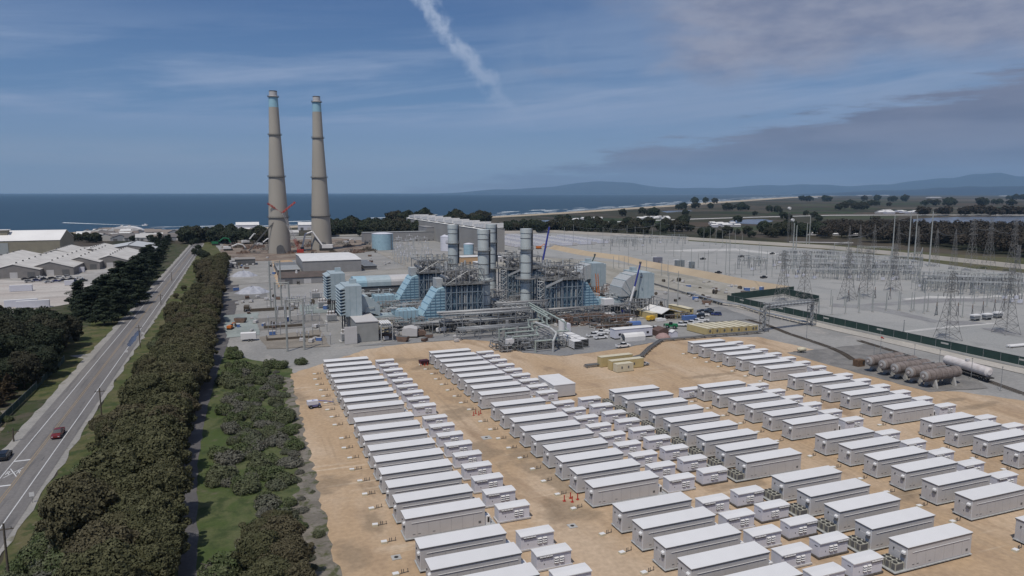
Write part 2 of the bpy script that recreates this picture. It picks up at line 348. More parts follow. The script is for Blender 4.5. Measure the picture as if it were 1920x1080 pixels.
# land with a beach rim: shoreline surveyed from left to right
shore = [(-900, 1010), (-420, 1015), *[G(x, y) for x, y in ((140,435),(220,434),(320,431.5),(420,428.5),(500,425.5),(560,422.5),(640,418.5),(700,415.5),(800,411),(870,408),(940,404.5),(1020,400),(1100,395),(1190,389),(1280,383.5),(1340,379),(1400,375),(1450,371.5),(1500,369),(1550,367.2))]]
inland = [(40000, 20000), (40000, -400), (-900, -400)]
land = sheet('land', shore + inland, 0.0, GFIELD)
# beach: a sloping strip from the land edge down into the water
bb = B(); prev = None
pts = [Vector((*p, 0)) for p in shore]
for i, p in enumerate(pts):
    a = pts[max(0, i-1)]; b = pts[min(len(pts)-1, i+1)]; d = (b-a).normalized(); nrm = Vector((-d.y, d.x, 0))
    w = 38 + 0.012*p.length
    bb.v += [tuple(p - nrm*w*1.1 + Vector((0,0,.15))), tuple(p - nrm*2 + Vector((0,0,.1))), tuple(p + nrm*w*.7 + Vector((0,0,-2.8)))]
    if i:
        k = 3*i
        bb.f += [(k-3,k,k+1,k-2), (k-2,k+1,k+2,k-1)]
tag(bb.mk('beach', GSAND), kind='structure')
# surf lines: several ragged foam strips lying on the water
foam = ground_mat('sea_foam', [(.62,.64,.66),(.45,.52,.56)], [(.05,.4,.6)])
sb = B(); rr = random.Random(5)
for i in range(1, len(pts)-1):
    a, b = pts[i], pts[i+1]; L_ = (b-a).length; d = (b-a)/L_; nrm = Vector((-d.y, d.x, 0)); dist = a.length
    for lane in range(5 if dist > 900 else 1):
        t = 0
        while t < L_:
            seg = rr.uniform(25, 120)*(1+dist/2500); off = 24 + lane*26*(1+dist/3000) + rr.uniform(-10, 10); w = rr.uniform(4, 13)*(1+dist/2500)
            if rr.random() < (.85 if lane < 2 else .5):
                q = a + d*t; k = 8; up = []; lo = []
                for j in range(k+1):
                    f = j/k; env = sin(pi*f)**.6; c = q + d*min(seg*f, L_-t) + nrm*(off + rr.uniform(-3, 3))
                    up.append(c + nrm*w*env*rr.uniform(.4, 1)); lo.append(c - nrm*w*env*rr.uniform(.4, 1))
                o = len(sb.v)
                for u, l in zip(up, lo): sb.v += [(u.x, u.y, -1.95), (l.x, l.y, -1.95)]
                for j in range(k): sb.f.append((o+2*j, o+2*j+1, o+2*j+3, o+2*j+2))
            t += seg*rr.uniform(.8, 1.6)
tag(sb.mk('surf', foam), kind='structure')

# sheets around the plant
GR = lambda *pp: [G(x, y) for x, y in pp]
sheet('plant_ground', [(-16,-60),(-16,160),(-14,640),(-30,900),(60,930),(240,960),(420,930),(500,760),(560,560),(560,480),(520,330),(500,300),(430,-60)], .04, GYARD, 30, 1.5)
sheet('switchyard_gravel', [(242,-60),(242,306),(292,312),(292,500),(230,640),(240,880),(400,915),(480,760),(548,560),(545,470),(505,330),(505,-60)], .09, GGRAV, 40, 1)
sheet('dirt_pad', GR((545,702),(600,684),(690,655),(760,645),(870,637),(915,640),(980,662),(1060,668),(1110,660),(1180,652),(1235,640),(1300,634),(1420,632),(1510,652),(1600,672),(1640,690),(1700,722),(1752,733),(1800,735),(1919,752))+[(236,60),(225,-60),(12,-60),(11,60)], .13, GDIRT, 1.8, .55, skip=(19,20,21))
sheet('vessel_apron', [(181,197),(181,176),(183,142),(203,139),(212,150),(222,198)], .17, ground_mat('vessel_pad', [(.16,.155,.15),(.21,.20,.19)], [(.2,.4,.6)], fine=1.5), 3, .4)
sheet('fence_apron', [(229,-60),(236.5,-60),(236.5,305),(229,300)], .19, GSLAB, 12, .3)
sheet('yard_paving', GR((660,650),(900,620),(1060,600),(1240,640),(1110,662),(1050,668),(985,662),(915,640),(870,637),(760,645)), .16, ground_mat('dark_paving', [(.20,.20,.205),(.235,.235,.235)], [(.05,.4,.6)], fine=1), 8, .4)
sheet('back_laydown', [(225,600),(288,520),(288,316),(242,306),(236,330),(205,420),(150,520),(150,640)], .14, ground_mat('laydown_ground', [(.33,.31,.27),(.25,.235,.20),(.36,.345,.32)], [(.03,.4,.55),(.05,.5,.7)], stretch=(1.5,.4,1), fine=.6), 12, 1)
sheet('dirt_strip', GR((560,520),(520,540),(505,470),(545,480)), .15, GDIRT, 6, .6)
sheet('demolition_ground', GR((410,480),(420,455),(520,450),(640,447),(690,452),(700,470),(640,480),(560,487),(480,490)), .18, ground_mat('demolition_soil', [(.17,.13,.105),(.24,.20,.165),(.11,.09,.08)], [(.05,.4,.6),(.08,.5,.7)], fine=.6), 9, 2)
GPUD = ground_mat('standing_water', [(.075,.085,.12),(.09,.10,.135)], [(.2,.4,.6)], rough=.15)
for i_, (pl_, c_) in enumerate(((((420,592),(484,586),(487,628),(424,634)),(.27,.30,.29)),(((560,572),(640,568),(640,585),(565,590)),(.26,.29,.28)),(((486,632),(600,618),(620,650),(500,655)),(.24,.215,.185)),(((420,548),(500,545),(500,560),(420,565)),(.21,.205,.20)),(((480,598),(600,590),(610,612),(485,620)),(.22,.21,.20)),(((430,505),(500,503),(505,530),(432,535)),(.30,.29,.275)),(((640,520),(760,500),(790,520),(680,545)),(.30,.285,.26)),(((1240,590),(1350,575),(1420,600),(1300,606)),(.22,.22,.22)),(((700,470),(760,478),(800,500),(770,505)),(.30,.28,.25)))):
    sheet('yard_patch', GR(*pl_), .17+.004*i_, ground_mat('yard_patch_%d' % i_, [c_, tuple(v*.82 for v in c_)], [(.06,.4,.6)], fine=1), 5, .5)
# road corridor
RX0, RX1 = -47.2, -40.6
sheet('road_shoulder', [(-51.9,-60),(-37.3,-60),(-37.3,870),(-51.9,870)], .16, GSHLD, 4, .55, skip=(0,2))
sheet('road', [(-49.6,-60),(-38.4,-60),(-38.4,880),(-49.6,880)], .20, GASPH)
sheet('verge', [(-37.6,-60),(-10.5,-60),(-10.5,640),(-30,900),(-37.6,900)], .08, GGRASS, 6, .8)
sheet('left_verge', [(-150,-60),(-50.5,-60),(-50.5,880),(-75,880),(-75,430),(-150,340)], .08, GSCRUB, 6, .8)
sheet('left_grass', [(-60,225),(-51.5,225),(-51.5,420),(-62,420),(-64,300)], .09, GGRASS, 5, .9)
sheet('side_track', GR((130,668),(165,664),(200,655),(214,660),(196,672),(160,674)), .15, GSHLD, 3, .3)
sheet('puddle', GR((238,651),(241,641),(252,627),(262,618),(263,624),(255,637),(246,650)), .215, GPUD, 2, .3)
sheet('belt_floor', [(-29.5,-60),(-12,-60),(-12,620),(-29,640)], .11, GSCRUB, 5, 1.2)
sheet('bank_scrub', [(-12,-60),(16,-60),(16,90),(15,130),(16,215),(14,236),(-2,262),(-8,290),(-12,240)], .12, GBANK, 4, .9)
sheet('bare_strip', [(7.5,-60),(16,-60),(16,90),(15,130),(16,222),(10.5,226),(9.5,160),(6.5,120),(8,80)], .125, GDRY, 1.6, .9)
sheet('service_path', [(-10.6,-60),(-8.0,-60),(-8.4,110),(-10.6,160),(-10.2,200),(-8.6,240),(-5.5,300),(-2,420),(-2,640),(-12,640),(-13,300),(-13.4,240),(-14.4,180),(-14.6,160),(-11.0,110)], .15, GPATH, 2.5, .22)
sheet('left_yard', [(-320,470),(-75,440),(-75,860),(-700,900),(-700,470)], .10, ground_mat('depot_concrete', [(.30,.285,.27),(.36,.345,.33),(.24,.225,.21)], [(.02,.4,.6),(.05,.5,.7)], fine=.5), 20, 1)
sheet('left_lot', GR((-40,600),(175,562),(205,545),(180,535),(0,525),(-60,525)), .13, ground_mat('lot_concrete', [(.40,.36,.33),(.45,.42,.39),(.30,.27,.25)], [(.03,.4,.6),(.06,.5,.65)], stretch=(.3,1.5,1), fine=.6), 10, 1)
sheet('left_scrub', [(-140,-60),(-52.5,-60),(-52.5,180),(-58,215),(-80,240),(-140,235)], .10, ground_mat('dry_scrub', [(.16,.135,.105),(.23,.205,.175),(.08,.075,.04)], [(.08,.4,.6),(.25,.45,.6)], fine=2.5), 6, 1.2)
# painted road markings
MLW = mat('road_white', (.62,.62,.62), (.5,.5,.5), 3, .7); MLY = mat('road_yellow', (.30,.22,.13), (.24,.18,.11), 3, .7)
mw = B(); my = B()
for x in (RX0, RX1):
    mw.box(x-.09, x+.09, -60, 840, .205, .212)
for dx in (-.22, .22): my.box(-43.9+dx-.08, -43.9+dx+.08, -60, 840, .205, .212)
for y in (159.0, 173.3): mw.box(-47.1, -44.2, y-.3, y+.3, .205, .212)
# railway crossing mark in the left lane: X with an R each side
xc, yc = -45.5, 166.1
for sgn in (-1, 1):
    o = len(mw.v); ax, ay = 1.15, 2.6; w = .22
    mw.v += [(xc-ax, yc-sgn*ay-w, .214+sgn*.002), (xc-ax, yc-sgn*ay+w, .214+sgn*.002), (xc+ax, yc+sgn*ay+w, .214+sgn*.002), (xc+ax, yc+sgn*ay-w, .214+sgn*.002)]; mw.f.append((o, o+3, o+2, o+1))
tag(mw.mk('road_marking_white', MLW), kind='structure'); tag(my.mk('road_marking_yellow', MLY), kind='structure')
def text(body, size, name, m, parent=None, loc=(0,0,0), rot=(0,0,0), ext=.005):
    cu = bpy.data.curves.new(name, 'FONT'); cu.body = body; cu.size = size; cu.align_x = 'CENTER'; cu.align_y = 'CENTER'; cu.extrude = ext
    o = bpy.data.objects.new(name, cu); C.objects.link(o); dg = bpy.context.evaluated_depsgraph_get(); me = bpy.data.meshes.new_from_object(o.evaluated_get(dg))
    bpy.data.objects.remove(o); me.materials.clear(); me.materials.append(m); ob = bpy.data.objects.new(name, me); C.objects.link(ob); ob.location = loc; ob.rotation_euler = rot
    if parent: ob.parent = parent
    return ob
for sx in (-.95, .95):
    o = text('R', 1.5, 'road_letter', MLW, None, (xc+sx, yc, .215), (0,0,0)); o.scale = (.9, 1.9, 1); tag(o, kind='structure')
# far hills across the bay and behind the fields, real ridges 20-40 km away
GHILL = ground_mat('haze_blue_hill', [(.030,.050,.085),(.042,.062,.095)], [(.0006,.4,.6)])  # distance haze painted into the hills as a blue tint
def ridge(name, d0, d1, prof, seed):
    b = B(); rr = random.Random(seed); rows = 7; xs = [x for x, _ in prof]
    def hh(x):
        for (xa, ha), (xb, hb) in zip(prof[:-1], prof[1:]):
            if xa <= x <= xb: return ha + (hb-ha)*(x-xa)/(xb-xa)
        return 0
    n = 170; ph = [rr.uniform(0, 6.28) for _ in range(8)]
    for j in range(rows):
        f = j/(rows-1); dist = d0 + (d1-d0)*f
        for i in range(n+1):
            x = xs[0] + (xs[-1]-xs[0])*i/n; az_ = HEAD + math.atan((x-960)/FPX)
            h = hh(x)*(dist/FPX)*sin(pi*min(.5, f*.9)) if j else -30
            if j: h *= 1 + .10*sum(sin(x*.02*(k+1)+ph[k]+j*.7)/(k+1) for k in range(6))
            if f > .6: h *= 1 - (f-.6)*1.2
            b.v.append((sin(az_)*dist, cos(az_)*dist, h))
    for j in range(rows-1):
        for i in range(n):
            a = j*(n+1)+i; b.f.append((a, a+1, a+n+2, a+n+1))
    return tag(b.mk(name, GHILL, smooth=True), kind='structure')
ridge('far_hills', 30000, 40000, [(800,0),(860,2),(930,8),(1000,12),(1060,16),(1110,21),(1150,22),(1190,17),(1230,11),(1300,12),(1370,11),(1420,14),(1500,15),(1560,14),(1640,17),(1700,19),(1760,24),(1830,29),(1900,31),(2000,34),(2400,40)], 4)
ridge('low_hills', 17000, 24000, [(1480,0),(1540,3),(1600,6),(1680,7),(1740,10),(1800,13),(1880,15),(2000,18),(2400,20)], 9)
# haze box round the camera and the whole scene
hb = B().box(-42000, 42000, -1500, 51500, -60, 1500)
# closed box; the sky stays outside
mh = bpy.data.materials.new('haze_air'); mh.use_nodes = True; nh = mh.node_tree.nodes; nh.remove(nh['Principled BSDF'])
pv = nh.new('ShaderNodeVolumePrincipled'); pv.inputs['Color'].default_value = (.44,.70,1.0,1); pv.inputs['Density'].default_value = 2.7e-5; pv.inputs['Anisotropy'].default_value = -.12
mh.node_tree.links.new(pv.outputs[0], nh['Material Output'].inputs['Volume'])
USE_HAZE = True
if USE_HAZE: tag(hb.mk('haze', mh), kind='stuff')
# ---------------- battery yard ----------------
LC, WC, HC = 13.8, 3.38, 3.98
MSEAM = mat('wall_seam_grey', (.385,.37,.37), rough=.7)  # grey of the joints between wall panels
def container(kind):
    r = T('battery_container', 'x', 'battery container')
    B().box(.05, LC-.05, .05, WC-.05, .42, HC-.24).mk('body', MWALL, r)
    b = B().box(-.06, LC+.06, -.06, WC+.06, HC-.08, HC); b.mk('roof', MW, r)
    B().box(-.04, LC+.04, -.04, WC+.04, HC-.24, HC-.082).mk('roof_trim', MTRIM, r)
    x0 = -.12 if kind == 'r' else -2.5; x1 = LC+1.9 if kind == 'r' else LC+.12
    B().box(x0, x1, -.12, WC+.12, .27, .415).mk('skid', MGL, r)
    f = B(); f.box(.2, LC-.2, .3, .5, -.02, .262); f.box(.2, LC-.2, WC-.5, WC-.3, -.02, .262)
    for x in ([.3, 3.5, 6.9, 10.3, LC-.3] + ([-2.2] if kind == 'l' else [])):
        f.box(x-.17, x+.17, .1, WC-.1, -.02, .266)
    f.mk('footing', MDK, r)
    # thin rail on both long sides, and the seams of the wall panels
    rl = B()
    for y in (-.03, WC+.03): rl.tube((1.0, y, 3.02), (LC-.6, y, 3.02), .038, n=4)
    rl.mk('light_rail', MW, r)
    sm = B()
    for x in [1.95, 3.9, 5.85, 7.8, 9.75, 11.7]: sm.box(x-.012, x+.012, .02, .052, .6, 2.9)
    sm.box(1.2, LC-.5, .03, .053, .55, .59); sm.mk('panel_seam', MSEAM, r)
    for x in (1.2, 2.1, 4.6): B().box(x, x+.42, .01, .052, .98, 1.05).mk('wall_vent', MDG, r)
    B().box(LC-1.2, LC-.75, .02, .046, 1.0, 1.4).mk('label_plate', MDG, r)
    # end wall: door with handle, hood, small lamp
    d = B().box(.005, .052, 1.35, 2.35, .5, 2.65).mk('door', MWALL, r)
    B().box(-.03, .004, 1.45, 1.52, 1.3, 1.6).mk('handle', MDK, d)
    h = B().prism([(.05, 3.18), (-.30, 3.0), (-.30, 2.72), (.05, 2.72)], .28, .92).mk('vent_hood', MW, r)
    B().box(-.26, .04, .34, .86, 2.22, 2.715).mk('grille', MDG, h)
    B().box(-.06, .05, 2.35, 2.5, 2.7, 2.95).mk('lamp', MDK, r)
    B().box(.0, .05, .05, .17, .42, HC-.2).mk('corner_post', MW, r)
    if kind == 'r':
        g = B().box(LC+.05, LC+1.0, .30, 1.5, .42, 1.9).mk('cooling_unit', MW, r)
        B().box(LC+.5, LC+.85, .27, .30, .8, 1.7).mk('grille', MDK, g)
        c = B().path([(LC+.1, 2.2, .6), (LC+.6, 2.2, .6), (LC+.6, 2.2, 1.3), (LC+1.6, 1.5, .6)], .06, 5); c.cb(LC+.7, 2.4, .42, .8, .8, 1.1); c.mk('conduit', MDG, r)
    else:
        for k in range(3):
            y = .2 + k*1.05
            g = B().box(-2.1, -.35, y, y+.82, .42, 1.62).mk('condenser', MBEI, r)
            gg = B(); gg.box(-1.95, -.5, y-.012, y, .55, 1.5); gg.box(-2.112, -2.1, y+.1, y+.7, .55, 1.5); gg.mk('grille', MDG, g)
            fn = B()
            for x in (-1.7, -.8): fn.lathe([(.33, 1.62), (.33, 1.70), (.29, 1.70)], 12, x, y+.41)
            fn.mk('fan', MDK, g)
    return r
def power_unit(kind):
    r = T('power_unit', 'x', 'power unit')
    L, D, H = 5.75, 2.25, 2.76
    B().box(0, L, .1, D, .38, 2.55).mk('body', MWALL2, r)
    B().prismx([(-.12, 2.55), (-.12, 2.68), (D*.5, H), (D+.12, 2.68), (D+.12, 2.55)], -.06, L+.06).mk('roof', MW, r)
    B().box(-.2, L+.25, -.05, D+.1, .12, .375).mk('skid', MWALL if kind == 'r' else MSK, r)
    ft = B()
    for x in (.3, L/2, L-.3):
        ft.box(x-.2, x+.2, .05, D-.05, -.02, .116)
    ft.box(.2, L-.2, D/2-.1, D/2+.1, -.02, .11)
    ft.mk('footing', MDK, r)
    if kind == 'r': vx = [.45, 1.0, 1.55, 2.1]; lx = [2.95, 3.85]
    else: vx = [3.5, 4.05, 4.6, 5.15]; lx = [2.0, 2.85]
    for x in vx:
        h = B().prismx([(.1, 2.50), (-.16, 2.42), (-.16, 2.30), (.1, 2.30)], x, x+.48).mk('vent_hood', MW, r)
        B().box(x+.04, x+.44, -.10, .095, 2.10, 2.298).mk('vent_grille', MDG, h)
    for x in lx:
        lv = B()
        for k in range(3): lv.prismx([(.1, 1.92-k*.36), (-.12, 1.80-k*.36), (-.12, 1.75-k*.36), (.1, 1.75-k*.36)], x, x+.66)
        lv.mk('louvre', MW, r)
        lk = B()
        for k in range(3): lk.box(x+.03, x+.63, .06, .098, 1.58-k*.36, 1.745-k*.36)
        lk.box(x+.0, x+.028, .06, .097, .8, 1.74)
        lk.mk('louvre_gap', MDG, r)
    B().box(1.2, 1.32, .08, .098, 1.0, 1.25).mk('latch', MDG, r)
    if kind == 'l': B().box(-.03, 0, .5, 1.1, 1.9, 2.0).mk('nameplate', MDK, r)
    return r
def pull_box():
    r = T('cable_pull_box', 'x', 'pull box')
    B().cb(0, 0, -.02, 1.0, .8, .32).mk('box', MTANL, r)
    B().cb(0, 0, .3, .9, .7, .05).mk('lid', MW, r)
    s = B()
    for x in (.95, 1.25, 1.9): s.tube((x, .1, 0), (x, .1, .65), .06, n=5)
    s.path([(.5, 0, .08), (2.0, .2, .08)], .05, 4); s.mk('bollard', MSK, r)
    return r
PCR, PCL, PUR, PUL, PBX = Proto(container('r')), Proto(container('l')), Proto(power_unit('r')), Proto(power_unit('l')), Proto(pull_box())
YG = [[224.8-6.6*k for k in range(9)], [161.6-6.59*k for k in range(9)], [98.4-6.5*k for k in range(5)]]
Y5 = [[206.9-6.6*k for k in range(7)], [157.0-6.62*k for k in range(6)], [113.4-6.6*k for k in range(6)], [70-6.6*k for k in range(1)]]
COLS = [('leftmost row', 23.05, YG, 'r'), ('second row from the left', 57.55, YG, 'r'), ('third row from the left', 91.5, YG[1:], 'l'),
        ('fourth row from the left', 116.7, [Y5[1], [113.7-6.6*k for k in range(6)], Y5[3]], 'r'), ('rightmost row', 148.1, Y5[:3], 'r')]
GC = 'grey battery containers in the dirt yard'
GP = 'white power units beside the containers'
for rn, x, groups, kind in COLS:
    names = {3: ['far block', 'middle block', 'near block'], 2: ['far block', 'near block']}[len(groups)]
    for gn, ys in zip(names, groups):
        for i, y in enumerate(ys):
            q = (x, y)
            d = (x*_fw.x + y*_fw.y) ; u = 960 + FPX*((x+7)*_rt.x + y*_rt.y)/d
            yb = 540 - FPX*((x*_up.x+y*_up.y-57*_up.z))/((x*_fw.x+y*_fw.y+57*-_fw.z))
            if u > 2180 or y < 58: continue
            n = len(ys)-1-i
            pos = f'{nth(n,"nearest")} of {gn}, {rn}'
            jx, jy = RN.uniform(-.06,.06), RN.uniform(-.06,.06)
            (PCR if kind == 'r' else PCL).put((x+jx, y+jy, .15), 0, f'grey container with white roof, {pos}', GC)
            if kind == 'r': PUR.put((x+16.4+jx, y+.35, .15), 0, f'small white power unit, {pos}', GP)
            else: PUL.put((x-9.4, y+1.1, .15), 0, f'small white power unit, {pos}', GP)
            if not (kind == 'l'):
                PBX.put((x-3.4+RN.uniform(-.3,.3), y+.9, .15), RN.uniform(-.15,.15), f'tan pull box, {pos}', 'cable pull boxes at the container ends')
# a lone container end behind the fourth row
PUL.put((112.6, 160.9, .15), 0, 'lone white power unit behind the far end of the fourth row', None)
# white site cabin standing lengthwise at the back of row two
r = T('site_cabin', 'white cabin with an air unit standing alone behind the second row of containers', 'cabin', (0,0,0))
x, y = G(1061, 746); 
r.location = (x-3.6, y+.2, .15)
B().box(0, 6.6, 0, 11.2, .35, 3.6).mk('body', MWALL, r); B().box(-.08, 6.68, -.08, 11.28, 3.6, 3.78).mk('roof', MW, r); B().box(.1, 6.5, .1, 11.1, 0, .348).mk('base', MDK, r)
a_ = B().box(-1.0, 0, 5.2, 6.5, 1.6, 2.9).mk('air_unit', MW, r); B().box(-1.02, -1.0, 5.4, 6.3, 1.8, 2.7).mk('grille', MDG, a_)
B().box(-.55, 0, 1.2, 2.0, .5, 2.4).mk('cabinet', MW, r)
tag(B().cb(0,0,0,1.6,.9,.5).add([(-.8,-.45,.5),(.8,-.45,.5),(.8,.45,.5),(-.8,.45,.5),(0,0,.85)],[(0,1,4),(1,2,4),(2,3,4),(3,0,4)]).mk('spill_tote', MYEL, None, loc=(*G(1035,730),.15)), 'small yellow tote by the lone white cabin', 'tote')
# stakes and covers
st = T('marker_stakes', 'x', 'marker posts'); 
for a, b in ((0,0),(1.2,-.9),(1.6,.7),(2.6,-.3)):
    s = B().tube((a,b,0),(a,b,1.15),.11,n=6); s.cb(a,b,0,.5,.5,.08); s.mk('post', MRED, st)
PST = Proto(st); x, y = G(1058, 941); PST.put((x, y, .15), 0, 'four red posts round a box beside the second row, nearer set', 'marker posts on the haul lane')
x, y = G(888, 780); PST.put((x, y, .15), .5, 'four red posts beside the second row, farther set', 'marker posts on the haul lane', .9)
x, y = G(789, 687); s2 = dup(st, (x, y, .15), .2, 'four pale orange stakes standing behind the dark cart', 'marker posts on the haul lane', .9)
for i, (px, py, w) in enumerate(((743,1047,1.5),(1073,988,1.5),(912,822,2.2))):
    r = T('manhole_pad', ['square concrete manhole pad by the leftmost row','square concrete manhole pad in the lane near the red posts','pale concrete pad in the middle of the lane'][i], 'manhole pad', (*G(px,py), .14))
    B().cb(0,0,0,w,w,.09).mk('pad', MCONC, r); B().lathe([(.35,.09),(.35,.11)],14).mk('cover', MDK, r)
# dark cart, boom lift, small tank trailer
r = T('waste_cart', 'dark maroon cart at the far end of the second row', 'cart', (*G(795,684), .15), .1)
B().prismx([(-1,.5),(-1.2,1.5),(1.2,1.5),(1,.5)], -1.5, 1.5).mk('bin', mat('maroon',(.06,.02,.03),rough=.6), r); w = B()
for x_ in (-1,1):
    for y_ in (-.9,.9): w.tube((x_,y_-.1,.3),(x_,y_+.1,.3),.3,n=10)
w.mk('wheel', MTYR, r)
def wheels(r, xs, y, rad, wid, name='wheel'):
    for x in xs:
        for s in (-1, 1):
            o = B().tube((x, s*y-wid/2, rad), (x, s*y+wid/2, rad), rad, n=12).mk(name, MTYR, r)
            B().tube((x, s*(y+.005)-wid/2*1.02, rad), (x, s*(y+.005)+wid/2*1.02, rad), rad*.5, n=8).mk('rim', MG, o)
r = T('boom_lift', 'purple-blue boom lift with its arm folded, parked on the dirt left of the containers', 'boom lift', (*G(590,765), .15), .1)
MPUR = mat('violet_paint', (.17,.17,.33), rough=.5)
wheels(r, (-1.1, 1.1), .95, .45, .35); B().box(-1.5,1.5,-.8,.8,.45,.95).mk('chassis', MPUR, r)
B().box(-1.9,.9,-.85,.85,1.0,2.0).mk('turret', MWALL2, r)
bm = B(); bm.tube((-.6,0,2.05),(3.4,0,1.3),.16,n=4); bm.tube((3.4,0,1.3),(5.0,0,.9),.12,n=4); bm.mk('boom', MPUR, r)
ct = B()
for z in (.5, 1.05, 1.55): ct.path([(5,-.8,z),(6.4,-.8,z),(6.4,.8,z),(5,.8,z),(5,-.8,z)], .04, 4)
for x_ in (5,6.4):
    for y_ in (-.8,0,.8): ct.tube((x_,y_,.45),(x_,y_,1.55),.04,n=4)
ct.mk('basket', MG, r)
r = T('tank_trailer', 'small cream tank trailer on the bare dirt near the tracks', 'trailer', (*G(1503,662), .15), -.3)
b = B(); 
b.tube((-1.3,0,1.25),(1.3,0,1.25),.75,n=16); b.tube((1.3,0,1.25),(1.6,0,1.25),.75,.35,n=16); b.tube((-1.6,0,1.25),(-1.3,0,1.25),.35,.75,n=16); b.mk('tank', MTANL, r, True)
wheels(r, (0,), .8, .4, .25); B().tube((-1.3,0,.5),(-3.2,0,.5),.08,n=4).mk('drawbar', MDK, r)
r = T('crate', 'small rusty brown box left of the brown vessels', 'box', (*G(1610,687), .17)); B().cb(0,0,0,3,2.2,2.2).mk('body', mat('rust',(.16,.10,.06),(.10,.06,.04),1.5), r); B().cb(.9,-1.11,.6,.8,.05,1.2).mk('hatch', MDK, r)
# brown pressure vessels on saddles
def vessel():
    r = T('pressure_vessel', 'x', 'pressure vessel'); L = 13.6; R_ = 1.72; zc = 3.6; b = B()
    prof = [(0,.0)] ; o = []
    xs = [(-.95,.25),(-.8,.9),(-.5,1.35),(0,R_),(L,R_),(L+.5,1.35),(L+.8,.9),(L+.95,.25)]
    for (xa, ra), (xb, rb) in zip(xs[:-1], xs[1:]): b.tube((xa,0,zc),(xb,0,zc),ra,rb,n=20)
    b.mk('shell', MVES, r, False); B().tube((-.85,0,zc),(-.55,0,zc),.95,1.42,n=20).mk('end_cap', MPIPE, r); h = B()
    for x in (.3, 2.6, 5, 7.4, 9.8, 12.2): h.tube((x-.05,0,zc),(x+.05,0,zc),R_+.05,n=20)
    h.mk('band', mat('vessel_band',(.11,.09,.08)), r)
    for x in (2.8, 10.8):
        s = B(); s.prismx([(-2.1,0),(-1.3,2.6),(1.3,2.6),(2.1,0),(1.2,0),(0,1.0),(-1.2,0)], x-.35, x+.35); s.mk('saddle', MCONC, r)
    B().tube((-1.0,0,zc),(-.93,0,zc),.42,n=12).mk('manway', MWALL, r)
    B().path([(5,0,zc+R_),(5,0,zc+R_+.5),(10,0,zc+R_+.5),(10,0,zc+R_)], .1).mk('pipework', MG, r)
    return r
PV = Proto(vessel())
# ends surveyed at vessel axis height
ends = [(1180/4+1440, 300/4+630), (1070/4+1440, 272/4+630), (958/4+1440, 243/4+630), (866/4+1440, 215/4+630), (765/4+1440, 188/4+630)]
for i, e in enumerate(ends):
    x, y = G(*e, 3.7); PV.put((x, y, .17), .035, f'brown horizontal steel vessel on concrete saddles, {nth(i,"nearest")} from the near end', 'brown vessels on saddles')
# rail tracks
def track(name, label, pts):
    r = T(name, label, 'rail track'); ts = B(); rs = B(); bl = B()
    for a, b in zip(pts[:-1], pts[1:]):
        a = Vector((*a, 0)); b = Vector((*b, 0)); d = (b-a); L = d.length; d.normalize(); n = Vector((-d.y, d.x, 0))
        for s in (-.72, .72): rs.tube(a+n*s+Vector((0,0,.42)), b+n*s+Vector((0,0,.42)), .06, n=4)
        for k in range(int(L/.7)):
            c = a + d*(k*.7+.3); p = [c-d*.12-n*1.25, c+d*.12-n*1.25, c+d*.12+n*1.25, c-d*.12+n*1.25]
            ts.add([(q.x,q.y,.18) for q in p]+[(q.x,q.y,.28) for q in p], [(4,5,6,7),(0,1,5,4),(1,2,6,5),(2,3,7,6),(3,0,4,7)])
    rs.mk('rail', mat(name+'_rail',(.05,.042,.04),rough=.5), r); ts.mk('sleeper', MWOOD, r); return r
track('rail_track', 'rail siding running under the white tank wagon behind the vessels', [(170,-30),(191,60),(206.3,131),(210.7,145),(219.6,191),(222,204)])
track('rail_track', 'rail track curving across the grey yard under the pipe gantry', [G(1600,676),G(1580,663),G(1555,652),G(1520,640),G(1480,627),G(1440,611),G(1400,600)])
# white tank wagon
r = T('tank_wagon', 'white railway tank wagon standing behind the brown vessels', 'tank wagon', (*G(1829,712),.42)); 
x0, y0 = G(1828,706); x1, y1 = G(1750,684); r.location = (209.2, 143.0, .42); r.rotation_euler = (0,0,pi/2-.2); b = B(); L = 17.5
for xa, ra, xb, rb in ((0,.8,.5,1.5),(.5,1.5,L-.5,1.5),(L-.5,1.5,L,.8)): b.tube((xa,0,2.8),(xb,0,2.8),ra,rb,n=20)
b.mk('tank', mat('wagon_white',(.62,.58,.56),(.50,.45,.43),.6), r); B().box(-.6,L+.6,-1.1,1.1,1.0,1.35).mk('underframe', MDK, r)
B().lathe([(.6,4.4),(.6,5.0),(.3,5.1)],12,L/2,0).mk('dome', MWALL, r); wheels(r, (1.2,3.0,L-3.0,L-1.2), .75, .45, .15)
# green privacy fence on its white kerb, with posts and signs
MFEN = mat('green_screen', (.022,.045,.040), (.03,.058,.05), .3, .8, stretch=(1,.3,1)); MWHS = mat('pale_kerb', (.46,.45,.42), (.40,.39,.36), .3, .8)
def fence(label, a, b, h=3.6, sign=True, z0=.15):
    r = T('screen_fence', label, 'fence'); a = Vector((*a,z0)); b = Vector((*b,z0)); d = b-a; L = d.length; ang = atan2(d.y, d.x); r.location = a; r.rotation_euler = (0,0,ang)
    B().box(0, L, -.05, .05, .75, h).mk('screen', MFEN, r); B().box(0, L, -.35, .35, 0, .745).mk('kerb', MWHS, r)
    p = B(); 
    for k in range(int(L/6)+1): p.tube((k*6,.12,.7),(k*6,.12,h+.25),.06,n=5)
    p.tube((0,.12,h+.1),(L,.12,h+.1),.04,n=4); p.mk('post', MG, r)
    if sign:
        s = B()
        for k in range(int(L/28)): s.box(10+k*28, 13+k*28, .052, .075, 2.3, 2.9)
        sg = s.mk('banner', MWHS, r)
    return r
f1 = fence('long dark green screen fence running along the switchyard edge', (237.2, 303), (237.2, -40)); 
